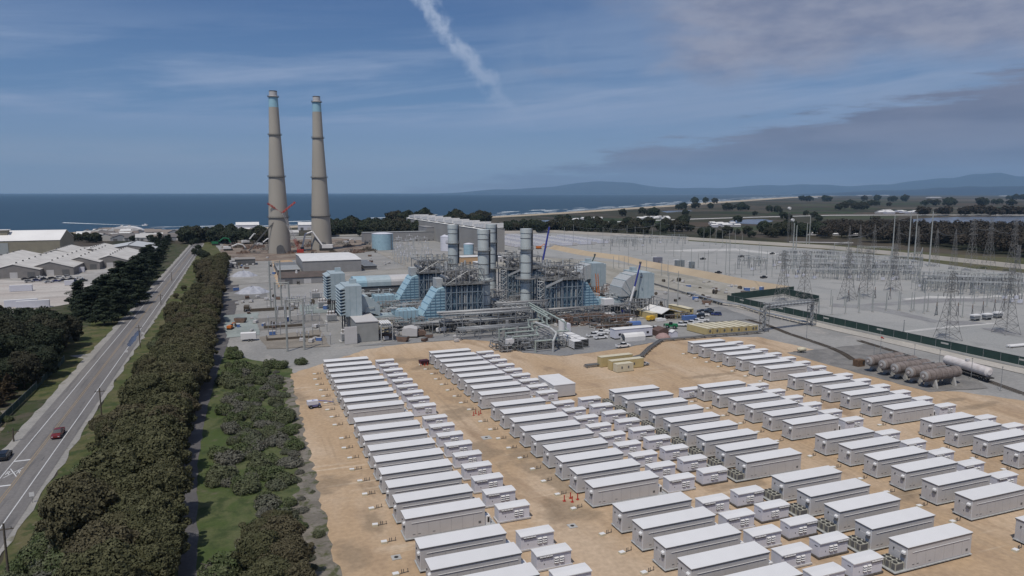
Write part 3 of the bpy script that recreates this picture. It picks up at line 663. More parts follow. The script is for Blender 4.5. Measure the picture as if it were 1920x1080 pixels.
for c in f1.children:
    if c.name.startswith('banner') or c.name.startswith('post'): c.scale = (1,-1,1)
fence('short green screen fence closing the near corner of the switchyard', G(1371,566), G(1488,552), 4.4, False)
fence('green screen fence going back toward the lattice towers', G(1474,556), G(1535,570), 4.2, False)
# lamp posts and mast poles round the vessels
def post(label, px, py, ytop, red=False, rad=.09):
    x, y = G(px, py); h = ZT(ytop, py); r = T('yard_pole', label, 'pole', (x, y, .15)); B().tube((0,0,0),(0,0,h),rad,rad*.7,n=6).mk('mast', MG, r); B().cb(0,0,0,.5,.5,.2).mk('base', MCONC, r)
    if red: B().tube((0,0,h),(.9,-.3,h-.5),.32,.16,n=8).mk('windsock', MRED, r)
    else: B().cb(0,0,h,.3,.3,.15).mk('lamp_head', MDG, r)
post('pole with a small red windsock behind the brown vessels', 1650, 668, 632, True)
for i, (px, py, yt) in enumerate(((1638,672,647),(1674,690,662),(1708,706,672),(1714,670,647),(1761,683,657),(1802,696,680),(1820,714,672),(1876,733,688),(1512,636,592),(1694,626,601))):
    post(f'slim grey pole near the tracks and vessels, {nth(i)} in line from the left', px, py, yt)
# ---------------- power block ----------------
def rwalk(b, bx, n, r=(.1,.3), seed=1, seg=(1.5,6), k=5, ns=5):
    rr = random.Random(seed); x0,x1,y0,y1,z0,z1 = bx; lim = ((x0,x1),(y0,y1),(z0,z1))
    for _ in range(n):
        p = [rr.uniform(*l) for l in lim]; ra = rr.uniform(*r); pa = rr.randrange(3)
        for _ in range(rr.randint(2, k)):
            a = rr.choice([q for q in range(3) if q != pa]); pa = a; q = list(p); q[a] = min(lim[a][1], max(lim[a][0], p[a] + rr.choice((-1,1))*rr.uniform(*seg)))
            b.tube(p, q, ra, n=ns); p = q
    return b
def boxes(b, bx, n, s=(.6,2.5), seed=1):
    rr = random.Random(seed); x0,x1,y0,y1,z0,z1 = bx
    for _ in range(n):
        b.cb(rr.uniform(x0,x1), rr.uniform(y0,y1), rr.uniform(z0,z1), rr.uniform(*s), rr.uniform(*s), rr.uniform(*s)*.8)
    return b
def mbox(b, s, x0, x1, *a):
    return b.box(min(s*x0, s*x1), max(s*x0, s*x1), *a)
def rail_loop(b, x0, x1, y0, y1, z, h=1.1, step=2.2):
    for zz in (h, h*.5): b.path([(x0,y0,z+zz),(x1,y0,z+zz),(x1,y1,z+zz),(x0,y1,z+zz),(x0,y0,z+zz)], .05, 4)
    n = int((x1-x0)/step); m = int((y1-y0)/step)
    for i in range(n+1):
        x = x0+(x1-x0)*i/max(1,n)
        for y in (y0,y1): b.tube((x,y,z),(x,y,z+h),.05,n=4)
    for i in range(m+1):
        y = y0+(y1-y0)*i/max(1,m)
        for x in (x0,x1): b.tube((x,y,z),(x,y,z+h),.05,n=4)
MSBF = mat('blue_grey_steel', (.22,.27,.31), (.17,.21,.25), 1, .6, .1)
def hrsg(name_label, s, ox, oy, e0, e1, seed, stair):
    r = T('heat_recovery_boiler', name_label, 'boiler block', (ox, oy, .1)); zd = 18.6
    mbox(B(), s, e0, e1, -6, 6, 2.6, 17.6).mk('casing', MDB, r)
    c = B(); nx = 7
    xs = [e0-.6 + (e1-e0+1.2)*i/nx for i in range(nx+1)]
    for x in xs:
        for y in (-7, 7): mbox(c, s, x-.22, x+.22, y-.22, y+.22, 0, zd-.3)
    for z in (5.2, 10.2, 15):
        for y in (-7, 7): mbox(c, s, xs[0], xs[-1], y-.14, y+.14, z, z+.35)
    for i in (0, nx-1):
        for z in (.3, 5.3, 10.3): 
            for y in (-7.05,): c.tube((s*xs[i],y,z),(s*xs[i+1],y,z+4.9),.13,n=4); c.tube((s*xs[i],y,z+4.9),(s*xs[i+1],y,z),.13,n=4)
    c.mk('column', MSBF, r)
    rb = B()
    for i in range(19):
        x = e0 + .5 + (e1-e0-1)*i/18; mbox(rb, s, x-.09, x+.09, -6.3, -5.995, 3, 17)
    for z in (6.8, 12.6): mbox(rb, s, e0, e1, -6.22, -5.99, z, z+.3)
    rb.mk('stiffener', mat('stiffener_blue',(.17,.26,.34)), r)
    pp = B(); rr = random.Random(seed)
    for i in range(17):
        x = rr.uniform(e0+.6, e1-.6); pp.tube((s*x,-6.55,rr.uniform(.5,4)),(s*x,-6.55,17.3),rr.choice((.10,.14,.2)),n=5)
    pp.mk('riser_pipe', MGL, r)
    d = B(); mbox(d, s, e0-1.4, e1+1.2, -7.8, 7.8, zd-.3, zd); d.mk('deck', MGRT, r)
    tf = B()
    for x in (e0-1, e0+5.5, e0+11.5, e1+.8):
        for y in (-7.4, 7.4): mbox(tf, s, x-.17, x+.17, y-.17, y+.17, zd, zd+6.2)
    for y in (-7.4, 7.4):
        mbox(tf, s, e0-1.1, e1+.9, y-.15, y+.15, zd+5.9, zd+6.25); tf.tube((s*(e1+.6),y,zd+.1),(s*(e0+5.5),y,zd+6),.14,n=4)
    for x in (e0-1, e0+5.5, e0+11.5, e1+.8): mbox(tf, s, x-.13, x+.13, -7.5, 7.5, zd+5.9, zd+6.2)
    tf.mk('top_frame', MG, r)
    hr = B(); a, b_ = sorted((s*(e0-1.3), s*(e1+1.1))); rail_loop(hr, a, b_, -7.7, 7.7, zd); rail_loop(hr, a, b_, -7.5, 7.5, zd+6.2, 1.1, 3); hr.mk('handrail', MGL, r)
    for i, x in enumerate((e0+3.5, e0+8.5, e0+14)):
        q = B(); q.tube((s*x,-5.8,zd+2.3),(s*x,5.8,zd+2.3),1.0,n=14); q.mk('steam_drum', MPIPE, r, True)
    t = B(); bx = (min(s*e0, s*e1)+.5, max(s*e0, s*e1)-.5, -6.8, 6.8, zd+.5, zd+5.6); rwalk(t, bx, 46, (.10,.26), seed, (1.2,4)); t.mk('top_pipework', MPIPE, r)
    t = B(); rwalk(t, (bx[0],bx[1],-7,7,zd+.4,zd+8.2), 34, (.07,.16), seed+9, (1,3.2)); boxes(t, (bx[0],bx[1],-6.5,6.5,zd+.2,zd+4.5), 26, (.4,1.5), seed+3); t.mk('valve_gear', MDG, r)
    v = B()
    for i in range(5):
        x = rr.uniform(e0+2,e1-1); y = rr.uniform(-5,5); v.tube((s*x,y,zd+5),(s*x,y,zd+rr.uniform(7.5,9)),.45,n=8)
    v.mk('silencer', MGL, r)
    # inlet transition duct: tall stepped wedge down to the turbine
    w = B(); e2 = e1+11.5
    w.prism([(s*e1, 2.2),(s*e1, 17.6),(s*(e1+3.6), 16.6),(s*e2, 4.2),(s*e2, 2.2)], -5.6, 5.6); dk = w.mk('inlet_duct', MLB, r)
    q = B()
    for y in (-5.78, 5.6):
        for k in range(5):
            x = e1+.4+k*2.15; top = 17 if x < e1+3.6 else 16.6-(x-e1-3.6)*(12.4/7.9)
            mbox(q, s, x-.1, x+.1, y, y+.18, 2.4, top-.3)
        for k in range(11):
            z = 3.2+k*1.25; xe = e1+11 if z < 4.2 else e1+3.6+(16.6-z)/12.4*7.9
            if xe > e1+1: mbox(q, s, e1+.1, xe-.15, y, y+.15, z, z+.16)
    for k in range(5):
        f = k/5+.1; x = e1+3.6+7.9*f; z = 16.6-12.4*f; q.tube((s*x,-5.7,z+.05),(s*x,5.7,z+.05),.16,n=4)
    q.mk('rib', mat('rib_blue',(.13,.24,.33)), dk)
    hd = B(); mbox(hd, s, e1+.5, e1+3.5, -3, 3, 17.0, 20.8); hd.mk('duct_head', MGL, r)
    # low clutter at the foot
    t = B(); bx = (min(s*e0, s*(e1+9)), max(s*e0, s*(e1+9)), -12, -7.4, .3, 5); rwalk(t, bx, 46, (.09,.28), seed+20, (1.5,6)); t.mk('ground_pipework', MPIPE, r)
    t = B(); boxes(t, (bx[0],bx[1],-11.5,-7.6,0,2.2), 22, (.5,2.2), seed+21); rwalk(t, bx, 16, (.12,.2), seed+22); t.mk('pump_skid', MDG, r)
    if stair:
        l = B()
        for y in (-7.2, -4.6):
            for x in (e0-3.6, e0-1.4): mbox(l, s, x-.12, x+.12, y-.12, y+.12, 0, zd+.2)
        for k in range(13): mbox(l, s, e0-3.7, e0-1.3, -7.4, -4.5, .9+k*1.42, 1.0+k*1.42)
        for k in range(12): l.tube((s*(e0-3.6 if k % 2 else e0-1.4),-7.3,1+k*1.42),(s*(e0-1.4 if k % 2 else e0-3.6),-7.3,2.3+k*1.42),.12,n=4)
        l.mk('stair_tower', MGL, r)
        sr = B(); sr.prism([(s*(e0-1),15.2),(s*(e0-1),16.2),(s*(e0+7),zd+.8),(s*(e0+7),zd-.3)], -8.3,-8.1); sr.mk('sloping_stair', MGL, r)
    return r
def exhaust(label, x, y, dark):
    r = T('exhaust_stack', label, 'exhaust stack', (x, y, .1)); R_ = 2.42
    B().lathe([(R_+.5 if dark else R_, 0),(R_+.5 if dark else R_, 19.5 if dark else 20),(R_,20),(R_,41)], 28).mk('shell', MSTK, r, False)
    b = B()
    for z in (3.5,8,12.5,17,21.5,26,30.2,36.8): b.lathe([(R_+(.5 if dark and z<20 else 0)+.01,z),(R_+(.5 if dark and z<20 else 0)+.12,z+.02),(R_+(.5 if dark and z<20 else 0)+.12,z+.22),(R_+(.5 if dark and z<20 else 0)+.01,z+.24)], 28)
    b.mk('ring', MDG, r)
    p = B(); p.lathe([(R_+.05,31.9),(R_+1.1,31.9),(R_+1.1,32.1),(R_+.05,32.1)],28); p.lathe([(R_+.05,18.7),(R_+2.3,18.7),(R_+2.3,19.0),(R_+.05,19.0)],28); p.mk('platform', MGRT, r)
    h = B()
    for k in range(20):
        a = 2*pi*k/20
        for rr_, z in ((R_+1.05,32.1),(R_+2.2,19)): h.tube((rr_*cos(a),rr_*sin(a),z),(rr_*cos(a),rr_*sin(a),z+1.1),.05,n=4)
        a2 = 2*pi*(k+1)/20
        for rr_, z in ((R_+1.05,33.2),(R_+2.2,20.1)): h.tube((rr_*cos(a),rr_*sin(a),z),(rr_*cos(a2),rr_*sin(a2),z),.05,n=4)
    h.mk('handrail', MGL, r)
    l = B()
    for dx in (-.3,.3): l.tube((R_+.25,dx,0),(R_+.25,dx,41),.06,n=4)
    l.cb(R_+.5,0,22,.5,.9,19); l.mk('ladder', MDG, r)
    c = B().lathe([(R_+.02,39.2),(R_+.18,39.2),(R_+.18,41.05),(R_-.15,41.05),(R_-.2,40)],28).mk('rim', MSTK, r)
    return r
def turbine(label, s, ox, oy, seed, full=True):
    r = T('gas_turbine', label, 'turbine', (ox, oy, .1))
    mbox(B(), s, 30.2, 40, -4.4, 4.4, 2.0, 8.2).mk('enclosure', MLB, r)
    q = B(); mbox(q, s, 30, 41, -5, 5, .2, 1.95); q.mk('green_base', mat('pale_green',(.30,.42,.36)), r)
    mbox(B(), s, 40.1, 49, -3.9, 3.9, 2.0, 6.6).mk('generator_house', MLBG, r)
    g = B(); g.prism([(s*46,6.62),(s*46,11),(s*51,15),(s*54,15),(s*54,8.5),(s*50,8.3)], -3.5, 3.5); g.mk('inlet_duct', MLBG, r)
    b = B()
    for k in range(5): mbox(b, s, 31.5+k*1.7, 31.65+k*1.7, -4.55, 4.55, 2.1, 8.35)
    b.mk('panel_rib', MLBG, r)
    t = B(); bx = (min(s*29, s*52), max(s*29, s*52), -12, -5.2, .3, 6); rwalk(t, bx, 60, (.08,.24), seed, (1.5,6)); t.mk('side_pipework', MPIPE, r)
    t = B(); boxes(t, (bx[0],bx[1],-11,-5.5,0,2), 26, (.5,2.4), seed+1); rwalk(t, bx, 20, (.1,.2), seed+2); t.mk('auxiliary_skid', MDG, r)
    t = B(); rwalk(t, (bx[0],bx[1],-4,4,8.3,10.5), 14, (.1,.25), seed+5); t.mk('roof_pipework', MGL, r)
    return r
def filt(label, s, ox, oy, mirrored=False, short=0):
    r = T('air_filter_house', label, 'filter house', (ox, oy, .1)); z0, z1 = 7.8, 20
    mbox(B(), s, 54, 60.5, -7.5, 7.5, z0, z1).mk('housing', MLBG, r)
    if s < 0:
        for k in range(9):
            z = z0+.5+k*1.28
            h = B().prism([(s*60.51,z+.95),(s*62.6,z+.1),(s*62.6,z+.02),(s*60.51,z+.2)], -7.3, 7.3).mk('weather_hood', MLBG, r)
            B().prism([(s*60.51,z+.18),(s*62.4,z),(s*60.51,z-.1)], -7.2, 7.2).mk('hood_opening', MDK, h)
    else:
        b = B(); mbox(b, s, 60.51, 62, -7.3, 7.3, z0+1, z1-.5); b.mk('weather_hood', MLBG, r)
    lg = B()
    for x in (54.6, 57.4, 60):
        for y in (-7, 0, 7): mbox(lg, s, x-.25, x+.25, y-.25, y+.25, 0, z0)
    for x0, x1 in ((54.6,57.4),(57.4,60)):
        lg.tube((s*x0,-7.1,0.3),(s*x1,-7.1,z0-.2),.14,n=4); lg.tube((s*x1,-7.1,.3),(s*x0,-7.1,z0-.2),.14,n=4)
    mbox(lg, s, 54.2, 60.4, -7.4, 7.4, z0-.4, z0-.01)
    lg.mk('support_frame', MDG, r)
    sm = B(); mbox(sm, s, 56.1, 56.25, -7.56, -7.5, z0+.3, z1-.3); mbox(sm, s, 58.6, 58.7, -7.56, -7.5, z0+.3, z1-.3); sm.mk('seam', mat('seam_grey',(.25,.33,.36)), r)
    B().cb(s*56, 2, z1, 2.6, 2.6, 1.7).mk('roof_box', MLBG, r)
    if s > 0:
        d = B(); rr_ = [(s*54,19.5),(s*51,18.6),(s*47.5,16.2),(s*45.6,13),(s*45.2,9),(s*50,9),(s*50.6,10.4),(s*52,11.4),(s*54,11.6)]
        d.prism(rr_, -5.5, 5.5); dk = d.mk('curved_duct', MGL, r); q = B()
        for a, b_ in (((51,18.7),(52,11.5)),((47.6,16.4),(50.8,10.8)),((45.7,13.2),(50.2,9.3))): q.tube((s*a[0],-5.6,a[1]),(s*b_[0],-5.6,b_[1]),.16,n=4); q.tube((s*a[0],-5.6,a[1]+.05),(s*a[0],5.6,a[1]+.05),.16,n=4)
        q.mk('seam', MLBG, dk)
    return r
YF, YB_ = 291.5, 338.5
hrsg('front left boiler block with dense pipework on its roof and a pale blue wedge duct', -1, 98.5, YF, 3.2, 18.5, 3, False)
hrsg('rear left boiler block behind the other, its blue wedge duct on the left', -1, 98.5, YB_, 3.2, 18.5, 14, False)
hrsg('front right boiler block with a stair tower beside its pale stack', 1, 118.5, YF, 7.2, 24.2, 25, True)
hrsg('rear right boiler block half hidden between the four stacks', 1, 118.5, YB_, 7.2, 24.2, 36, True)
exhaust('front left exhaust stack with its thick dark lower part', 98.5, YF, True)
exhaust('leftmost and rear exhaust stack of the power block', 98.5, YB_, True)
exhaust('rightmost exhaust stack, pale from ground to rim', 118.5, YF, False)
exhaust('rear exhaust stack standing just behind the front left one', 118.5, YB_, False)
for s, ox, yc, lb in ((-1, 98.5, YF, 'front left'), (-1, 98.5, YB_, 'rear left'), (1, 118.5, YF, 'front right'), (1, 118.5, YB_, 'rear right')):
    k = int(ox+yc)
    turbine(f'{lb} gas turbine line in pale blue casings', s, ox, yc, k)
    filt(f'{lb} air filter house, tall pale blue box on legs', s, ox, yc)
# long turbine hall with a pale blue rounded roof behind the left pair
r = T('turbine_hall', 'long grey hall with a pale blue rounded roof behind the left turbines', 'hall', (52, 352, .1))
B().box(0,34,0,13,0,10.6).mk('wall', MDG, r)
for i, (x0, x1, m) in enumerate(((-.3,6,MLB),(6.05,18,MLBG),(18.05,34.4,MWALL))):
    b = B(); pl = [(-.4,10.62),(-.4,12.6)]+[(6.5-7*cos(a), 12.6+2.6*sin(a)) for a in [pi*j/8 for j in range(1,8)]]+[(13.4,12.6),(13.4,10.62)]
    b.prismx(pl, x0, x1); b.mk('roof', m, r)
b = B()
for k in range(8): b.box(2+k*4,4.6+k*4,-.06,-.002,2,6)
b.mk('opening', MDK, r)
# pipe racks
def rack(label, x0, x1, y, zs, n=6, w=6, seed=1, alongy=False, m=None):
    r = T('pipe_rack', label, 'pipe rack', (x0, y, .1), pi/2 if alongy else 0); L = x1-x0 if not alongy else x1; rr = random.Random(seed)
    f = B(); k = max(2, int(L/7))
    for i in range(k+1):
        x = L*i/k
        for yy in (0, w): f.box(x-.15,x+.15,yy-.15,yy+.15,0,zs[-1]+.4)
        for z in zs: f.box(x-.15,x+.15,0,w,z-.35,z-.1)
    for z in zs:
        for yy in (0,w): f.box(0,L,yy-.1,yy+.1,z-.3,z-.12)
    f.mk('frame', MG, r)
    for z in zs:
        for i in range(n):
            yy = .5+(w-1)*i/max(1,n-1); ra = rr.choice((.16,.22,.32,.45)); a, b_ = (0, L) if rr.random() < .6 else sorted((rr.uniform(0,L*.4), rr.uniform(L*.5,L)))
            p = B(); p.tube((a-rr.uniform(0,2),yy,z+ra),(b_+rr.uniform(0,2),yy,z+ra),ra,n=8)
            if rr.random() < .5: p.tube((b_,yy,z+ra),(b_,yy,z-3),ra,n=8)
            p.mk('pipe', m or rr.choice((MPIPE,MGL,MPIPE,MG)), r, True)
    return r
rack('front pipe rack running along the foot of the left boilers', 74, 112, 268, (5.5, 8.4), 5, 7, 5)
rack('lower pipe rack between front boilers and the paved yard', 78, 108, 259, (3.8,), 5, 5, 6)
rack('pipe rack crossing behind the manifold toward the right stack', 100, 122, 276, (7,10), 4, 5, 8)
rack('pipe rack running back between the two boiler pairs', 112, 50, 272, (6,9), 5, 8, 9, True)
rack('pipe rack below the right boiler and its wedge duct', 122, 150, 277, (3.5,6.2), 4, 5, 10)
rack('rusty pipe rack left of the front boiler near the small blue pumps', 64, 86, 276, (4,), 5, 5, 11)
# dark machinery decks and clutter around the block, each a skid of its own
def skid(name, label, cat, x, y, w, d, h, seed, m1=None, m2=None, n=24, nb=12):
    r = T(name, label, cat, (x, y, .1)); B().box(0,w,0,d,0,.35).mk('base', MCONC, r)
    b = B(); boxes(b, (1,w-1,1,d-1,.3,h*.45), nb, (.8,min(3,h*.6)), seed); b.mk('equipment', m1 or MDG, r)
    p = B(); rwalk(p, (.3,w-.3,.3,d-.3,.4,h), n, (.08,.26), seed+1, (1.2,5)); p.mk('pipework', m2 or MPIPE, r)
    f = B()
    for xx in (.3,w*.5,w-.3):
        for yy in (.3,d-.3): f.box(xx-.12,xx+.12,yy-.12,yy+.12,.35,h)
    for xx in (.3, w-.3): f.box(xx-.12,xx+.12,.3,d-.3,h-.25,h)
    for yy in (.3, d-.3): f.box(.3,w-.3,yy-.12,yy+.12,h-.25,h)
    f.mk('frame', MG, r); return r
MRUS = mat('rusty_steel',(.20,.13,.10),(.13,.09,.07),1,.85)
for i, a in enumerate([
    ('pump_skid','dark pump deck between the front left boiler and its pipe rack',80,270,28,9,5,51,MDG,MPIPE,60,26),
    ('pump_skid','crowded grey equipment deck between the two front stacks',101,281,15,14,9,52,MDG,MPIPE,70,26),
    ('condenser_deck','dark elevated deck between the rear stacks and boilers',101,300,16,26,12,53,MDK,MPIPE,80,30),
    ('pump_skid','long dark equipment row below the right boiler',124,268,28,8,4.5,54,MDG,MRUS,60,26),
    ('valve_skid','brown scaffold and scrap laydown beside the blue casing',148,268,14,8,3,55,MRUS,MRUS,40,20),
    ('pump_skid','grey equipment row left of the front wedge duct',46,272,20,8,3.6,56,MWALL,MPIPE,40,18),
    ('pump_skid','grey auxiliaries under the left filter houses',40,306,26,14,4,57,MG,MPIPE,40,20),
    ('pump_skid','dark auxiliaries between the two left turbine lines',66,304,30,16,8,58,MDG,MPIPE,80,26),
    ('pump_skid','auxiliaries between the two right turbine lines',124,304,34,18,8,59,MDG,MPIPE,80,26),
    ('transformer_bay','dark steel frames beneath the front right filter house',163,276,20,14,8,60,MDK,MG,50,20),
    ('transformer_bay','dark steel frames beneath the rear right filter house',160,322,22,14,9,61,MDK,MRUS,50,20),
    ('pump_skid','brown scrap and timber laid out before the blue casing',136,258,18,6,2,62,MRUS,MWOOD,30,30),
    ('pump_skid','rusty racks right of the mobile crane',176,268,14,7,2.6,63,MRUS,MWOOD,40,20),
    ]): skid(a[0],a[1],a[0].replace('_',' '),*a[2:])
# green-grey manifold with stepped pipes
r = T('pipe_manifold', 'green-grey manifold of stepped pipes on risers at the edge of the dirt', 'manifold', (*G(1000,655), .15)); ox, oy, _ = r.location
for i, (px, py) in enumerate(((936,641),(948,648),(962,656),(1004,662),(1037,661))):
    x, y = G(px, py); x -= ox; y -= oy; L1 = 13-i*1.4; z = 4.6-(.5 if i > 2 else 0); b = B(); st = 4.5
    pts = [(x,y,0),(x,y,z),(x+L1,y+.3,z),(x+L1+.6,y+3.5,z+.3),(x+L1+.6,y+3.6,z+2.2),(x+L1+6,y+3.8,z+2.2),(x+L1+6.6,y+7.5,z+2.4),(x+L1+6.6,y+7.6,z+4.3),(x+L1+10-i,y+8,z+4.3),(x+L1+10-i,y+26,z+5.5)]
    if i == 4: pts = [(x,y,0),(x,y,4),(x+2.2,y+2,6.4),(x+1.2,y+5,7.8),(x-1,y+14,8.5)]
    b.path(pts, .32 if i < 4 else .42, 8)
    for q in pts[1:-1]: b.lathe([(.34 if i < 4 else .44, q[2]-.3),(.34 if i < 4 else .44, q[2]+.3)], 8, q[0], q[1])
    b.mk('pipe', MPIPEG if i < 4 else MGL, r, False)
b = B(); rwalk(b, (-14,14,-2,10,.3,3.6), 90, (.1,.3), 77, (1.2,4)); b.mk('valve_bank', MG, r)
b = B(); boxes(b, (-13,12,-1.5,9,0,1.6), 34, (.4,1.4), 78); rwalk(b, (-13,13,-2,9,.3,2.4), 50, (.12,.3), 79); b.mk('foundation_gear', MDG, r)
b = B()
for px, py in ((945,638),(951,626),(970,640)):
    x, y = G(px, py); b.tube((x-ox,y-oy,0),(x-ox,y-oy,5.5),.7,n=10)
b.mk('separator', MPIPE, r)
B().cb(-8.5,2,2.2,3,1.4,1.8).mk('white_box', MW, r)
for i, (px, py) in enumerate(((1085,657),(1096,653))):
    x, y = G(px, py); r = T('cooler_rack', ['left white ribbed cooler lying beside the manifold','right white ribbed cooler lying beside the manifold'][i], 'cooler', (x, y, .15)); 
    for k in range(5): B().box(-1.6,1.6,0,15,.5+k*.55,.9+k*.55).mk('tube_bank', MW, r)
    b = B(); 
    for yy in (0,5,10,14.8): b.box(-1.75,1.75,yy,yy+.2,0,3.2)
    b.mk('frame', MG, r)
r = T('white_tank', 'upright white tank beside the pipe manifold', 'tank', (*G(1053,625), .15)); B().lathe([(1.35,0),(1.35,5.2),(.9,5.7),(.1,5.9)],18).mk('shell', MW, r, False); B().cb(2.6,1.5,0,3,3,3.6).mk('cabinet', MWALL2, r)
r = T('upright_vessel', 'tall pale vessel standing before the right boiler', 'vessel', (*G(1068,598), .15)); B().lathe([(.3,0),(1.3,.6),(1.4,1.2),(1.4,6.6),(.9,7.4),(.1,7.6)],16).mk('shell', MGL, r, False); B().lathe([(1.46,2),(1.46,2.2)],16).mk('band', MDG, r)
for i, (px, py) in enumerate(((828,630),(888,625))):
    pass
for i, (px, py) in enumerate(((866,625),(888,622))):
    r = T('blue_pump', ['left','right'][i]+' of two bright blue pump housings under the front pipe rack', 'pump', (*G(px,py), .15)); B().tube((-1.1,0,1.5),(1.1,0,1.5),1.2,n=14).mk('housing', MLB, r); B().cb(0,0,0,2.6,1.6,.6).mk('base', MDG, r)
for i, (px, py) in enumerate(((821,625),(829,624),(834,623))):
    r = T('white_tote', f'small white drum below the front wedge duct, {nth(i)} from left', 'drum', (*G(px,py), .15)); B().lathe([(.2,.5),(.8,.7),(.85,1.7),(.5,2.2)],12).mk('body', MW, r); B().cb(0,0,0,1.2,1.2,.5).mk('pallet', MDG, r)
for i, (px, py, w, h, m) in enumerate(((768,634,6,4,MWALL),(716,628,9,5,MTANL),(790,632,4,2.5,MRUS),(598+360,628,3,3,MG))):
    r = T('equipment_shed', ['grey weathered box shed in front of the left pipework','beige sloping shed right of the grey wall building','small rusty bin near the white drums','low grey tank housing left of the manifold'][i], 'shed', (*G(px,py), .15), -.35 if i < 2 else 0)
    B().prism([(-w/2,0.5),(-w/2,h-.6),(0,h),(w/2,h-.6),(w/2,.5)], 0, w*1.1).mk('body', m, r); B().box(-w/2+.3,w/2-.3,.3,w,0,.49).mk('base', MDK, r)
# grey firewall building with transformers at its left
def transformer(label, x, y, rz=0, sc=1, sub=False):
    r = T('transformer', label, 'transformer', (x, y, .12), rz); r.scale = (sc,)*3
    B().cb(0,0,.3,4.6,2.6,3.2).mk('tank', MWALL, r)
    f = B()
    for s in (-1,1):
        for k in range(7): f.box(-2.1+k*.65,-1.9+k*.65,s*1.32 if s>0 else -2.1,2.1 if s>0 else -1.32,.7,3.2)
    f.box(-2.2,2.2,-2.12,-2.08,.8,3.1); f.box(-2.2,2.2,2.08,2.12,.8,3.1); f.mk('radiator', MG, r)
    b = B()
    for k in (-1.4,0,1.4): b.tube((k,0,3.5),(k,-.5,5.4),.2,.1,n=8)
    b.mk('bushing', MRUS, r); B().tube((-1.8,.9,4.5),(1.6,.9,4.5),.45,n=10).mk('conservator', MW, r)
    B().cb(0,0,0,6,5,.3).mk('pad', MCONC, r); return r
r = T('wall_building', 'low grey concrete block building at the near left edge of the power block', 'building', (0,0,.12)); x0, y0 = G(650,646); 
r.location = (x0, y0, .12)
B().box(4,12.5,2,26,0,7.6).mk('block', mat('grey_block',(.30,.305,.30),(.26,.265,.26),.4), r); B().box(3.8,12.7,1.8,26.2,7.6,7.9).mk('roof', MWALL, r)
B().box(-.6,4,0,.8,0,6.5).mk('wing_wall', MWALL, r)
sl = B()
for k in range(5): sl.prism([(12.9+k*.85,7.0),(12.9+k*.85,7.3),(13.5+k*.85,7.3),(13.5+k*.85,7.0)], -1, 6)
sl.mk('roof_blade', MW, r); q = B(); 
for x in (13,17.4):
    for y in (-.8,5.8): q.box(x-.15,x+.15,y-.15,y+.15,0,7)
q.box(12.9,17.6,-.9,5.9,5.9,6.1); q.mk('canopy_frame', MGL, r)
for i, (px, py) in enumerate(((650,640),(622,603),(663,600),(605,578),(592,560))):
    x, y = G(px, py); transformer(f'grey transformer with bushings left of the power block, {nth(i,"nearest")} from the camera', x, y, 0, .95)
# ---------------- tall concrete chimneys ----------------
MCH = mat('chimney_concrete', (.375,.345,.30), (.315,.29,.255), .035, .85, stretch=(1,1,.35), detail=9)
def chimney(label, x, y):
    r = T('concrete_chimney', label, 'chimney', (x, y, 0)); H_ = 149.0
    PR_ = ((0,10.4),(33.8,8.9),(71.6,7.2),(110,5.2),(149,3.9),(160,3.6))
    rad = lambda z: next(ra+(rb-ra)*(z-za)/(zb-za) for (za,ra),(zb,rb) in zip(PR_[:-1],PR_[1:]) if za <= z <= zb)
    z1 = 135.0; n = 30
    B().lathe([(rad(z1*k/n), z1*k/n) for k in range(n+1)], 40).mk('shaft', MCH, r, False)
    B().lathe([(rad(z)+.03, z) for z in (135, 138, 141, 144.4)], 40).mk('blue_band', mat('chimney_blue',(.29,.48,.57),(.24,.42,.52),.1), r)
    B().lathe([(rad(144.4), 144.42),(rad(146)-.4,146),(3.6,149),(3.3,149),(3.2,147)], 40).mk('cap', MWALL, r)
    B().lathe([(3.55,149.02),(3.7,149.3),(3.6,149.9),(3.1,149.9)], 40).mk('rim', MTRIM, r)
    for z in (33.8, 71.6, 110, 144.4):
        p = B(); R_ = rad(z); p.lathe([(R_+.05, z-.5),(R_+1.1, z-.1),(R_+1.1, z+.1),(R_+.05, z+.1)], 40)
        for k in range(24):
            a = 2*pi*k/24; a2 = 2*pi*(k+1)/24; q = R_+1.05
            p.tube((q*cos(a),q*sin(a),z),(q*cos(a),q*sin(a),z+1.2),.07,n=4); p.tube((q*cos(a),q*sin(a),z+1.15),(q*cos(a2),q*sin(a2),z+1.15),.07,n=4)
        p.mk('gallery', MDG, r)
    B().prism([(-3.4,0),(-3.4,5.5),(-2.4,7.6),(0,8.6),(2.4,7.6),(3.4,5.5),(3.4,0)], -rad(0)-.8, -rad(0)+2.5).mk('flue_arch', MDG, r)
    return r
chimney('taller looking left chimney, grey concrete with a blue band near the top', *G(525,474.5))
chimney('right chimney, grey concrete with a blue band near the top', *G(603.5,468.5))

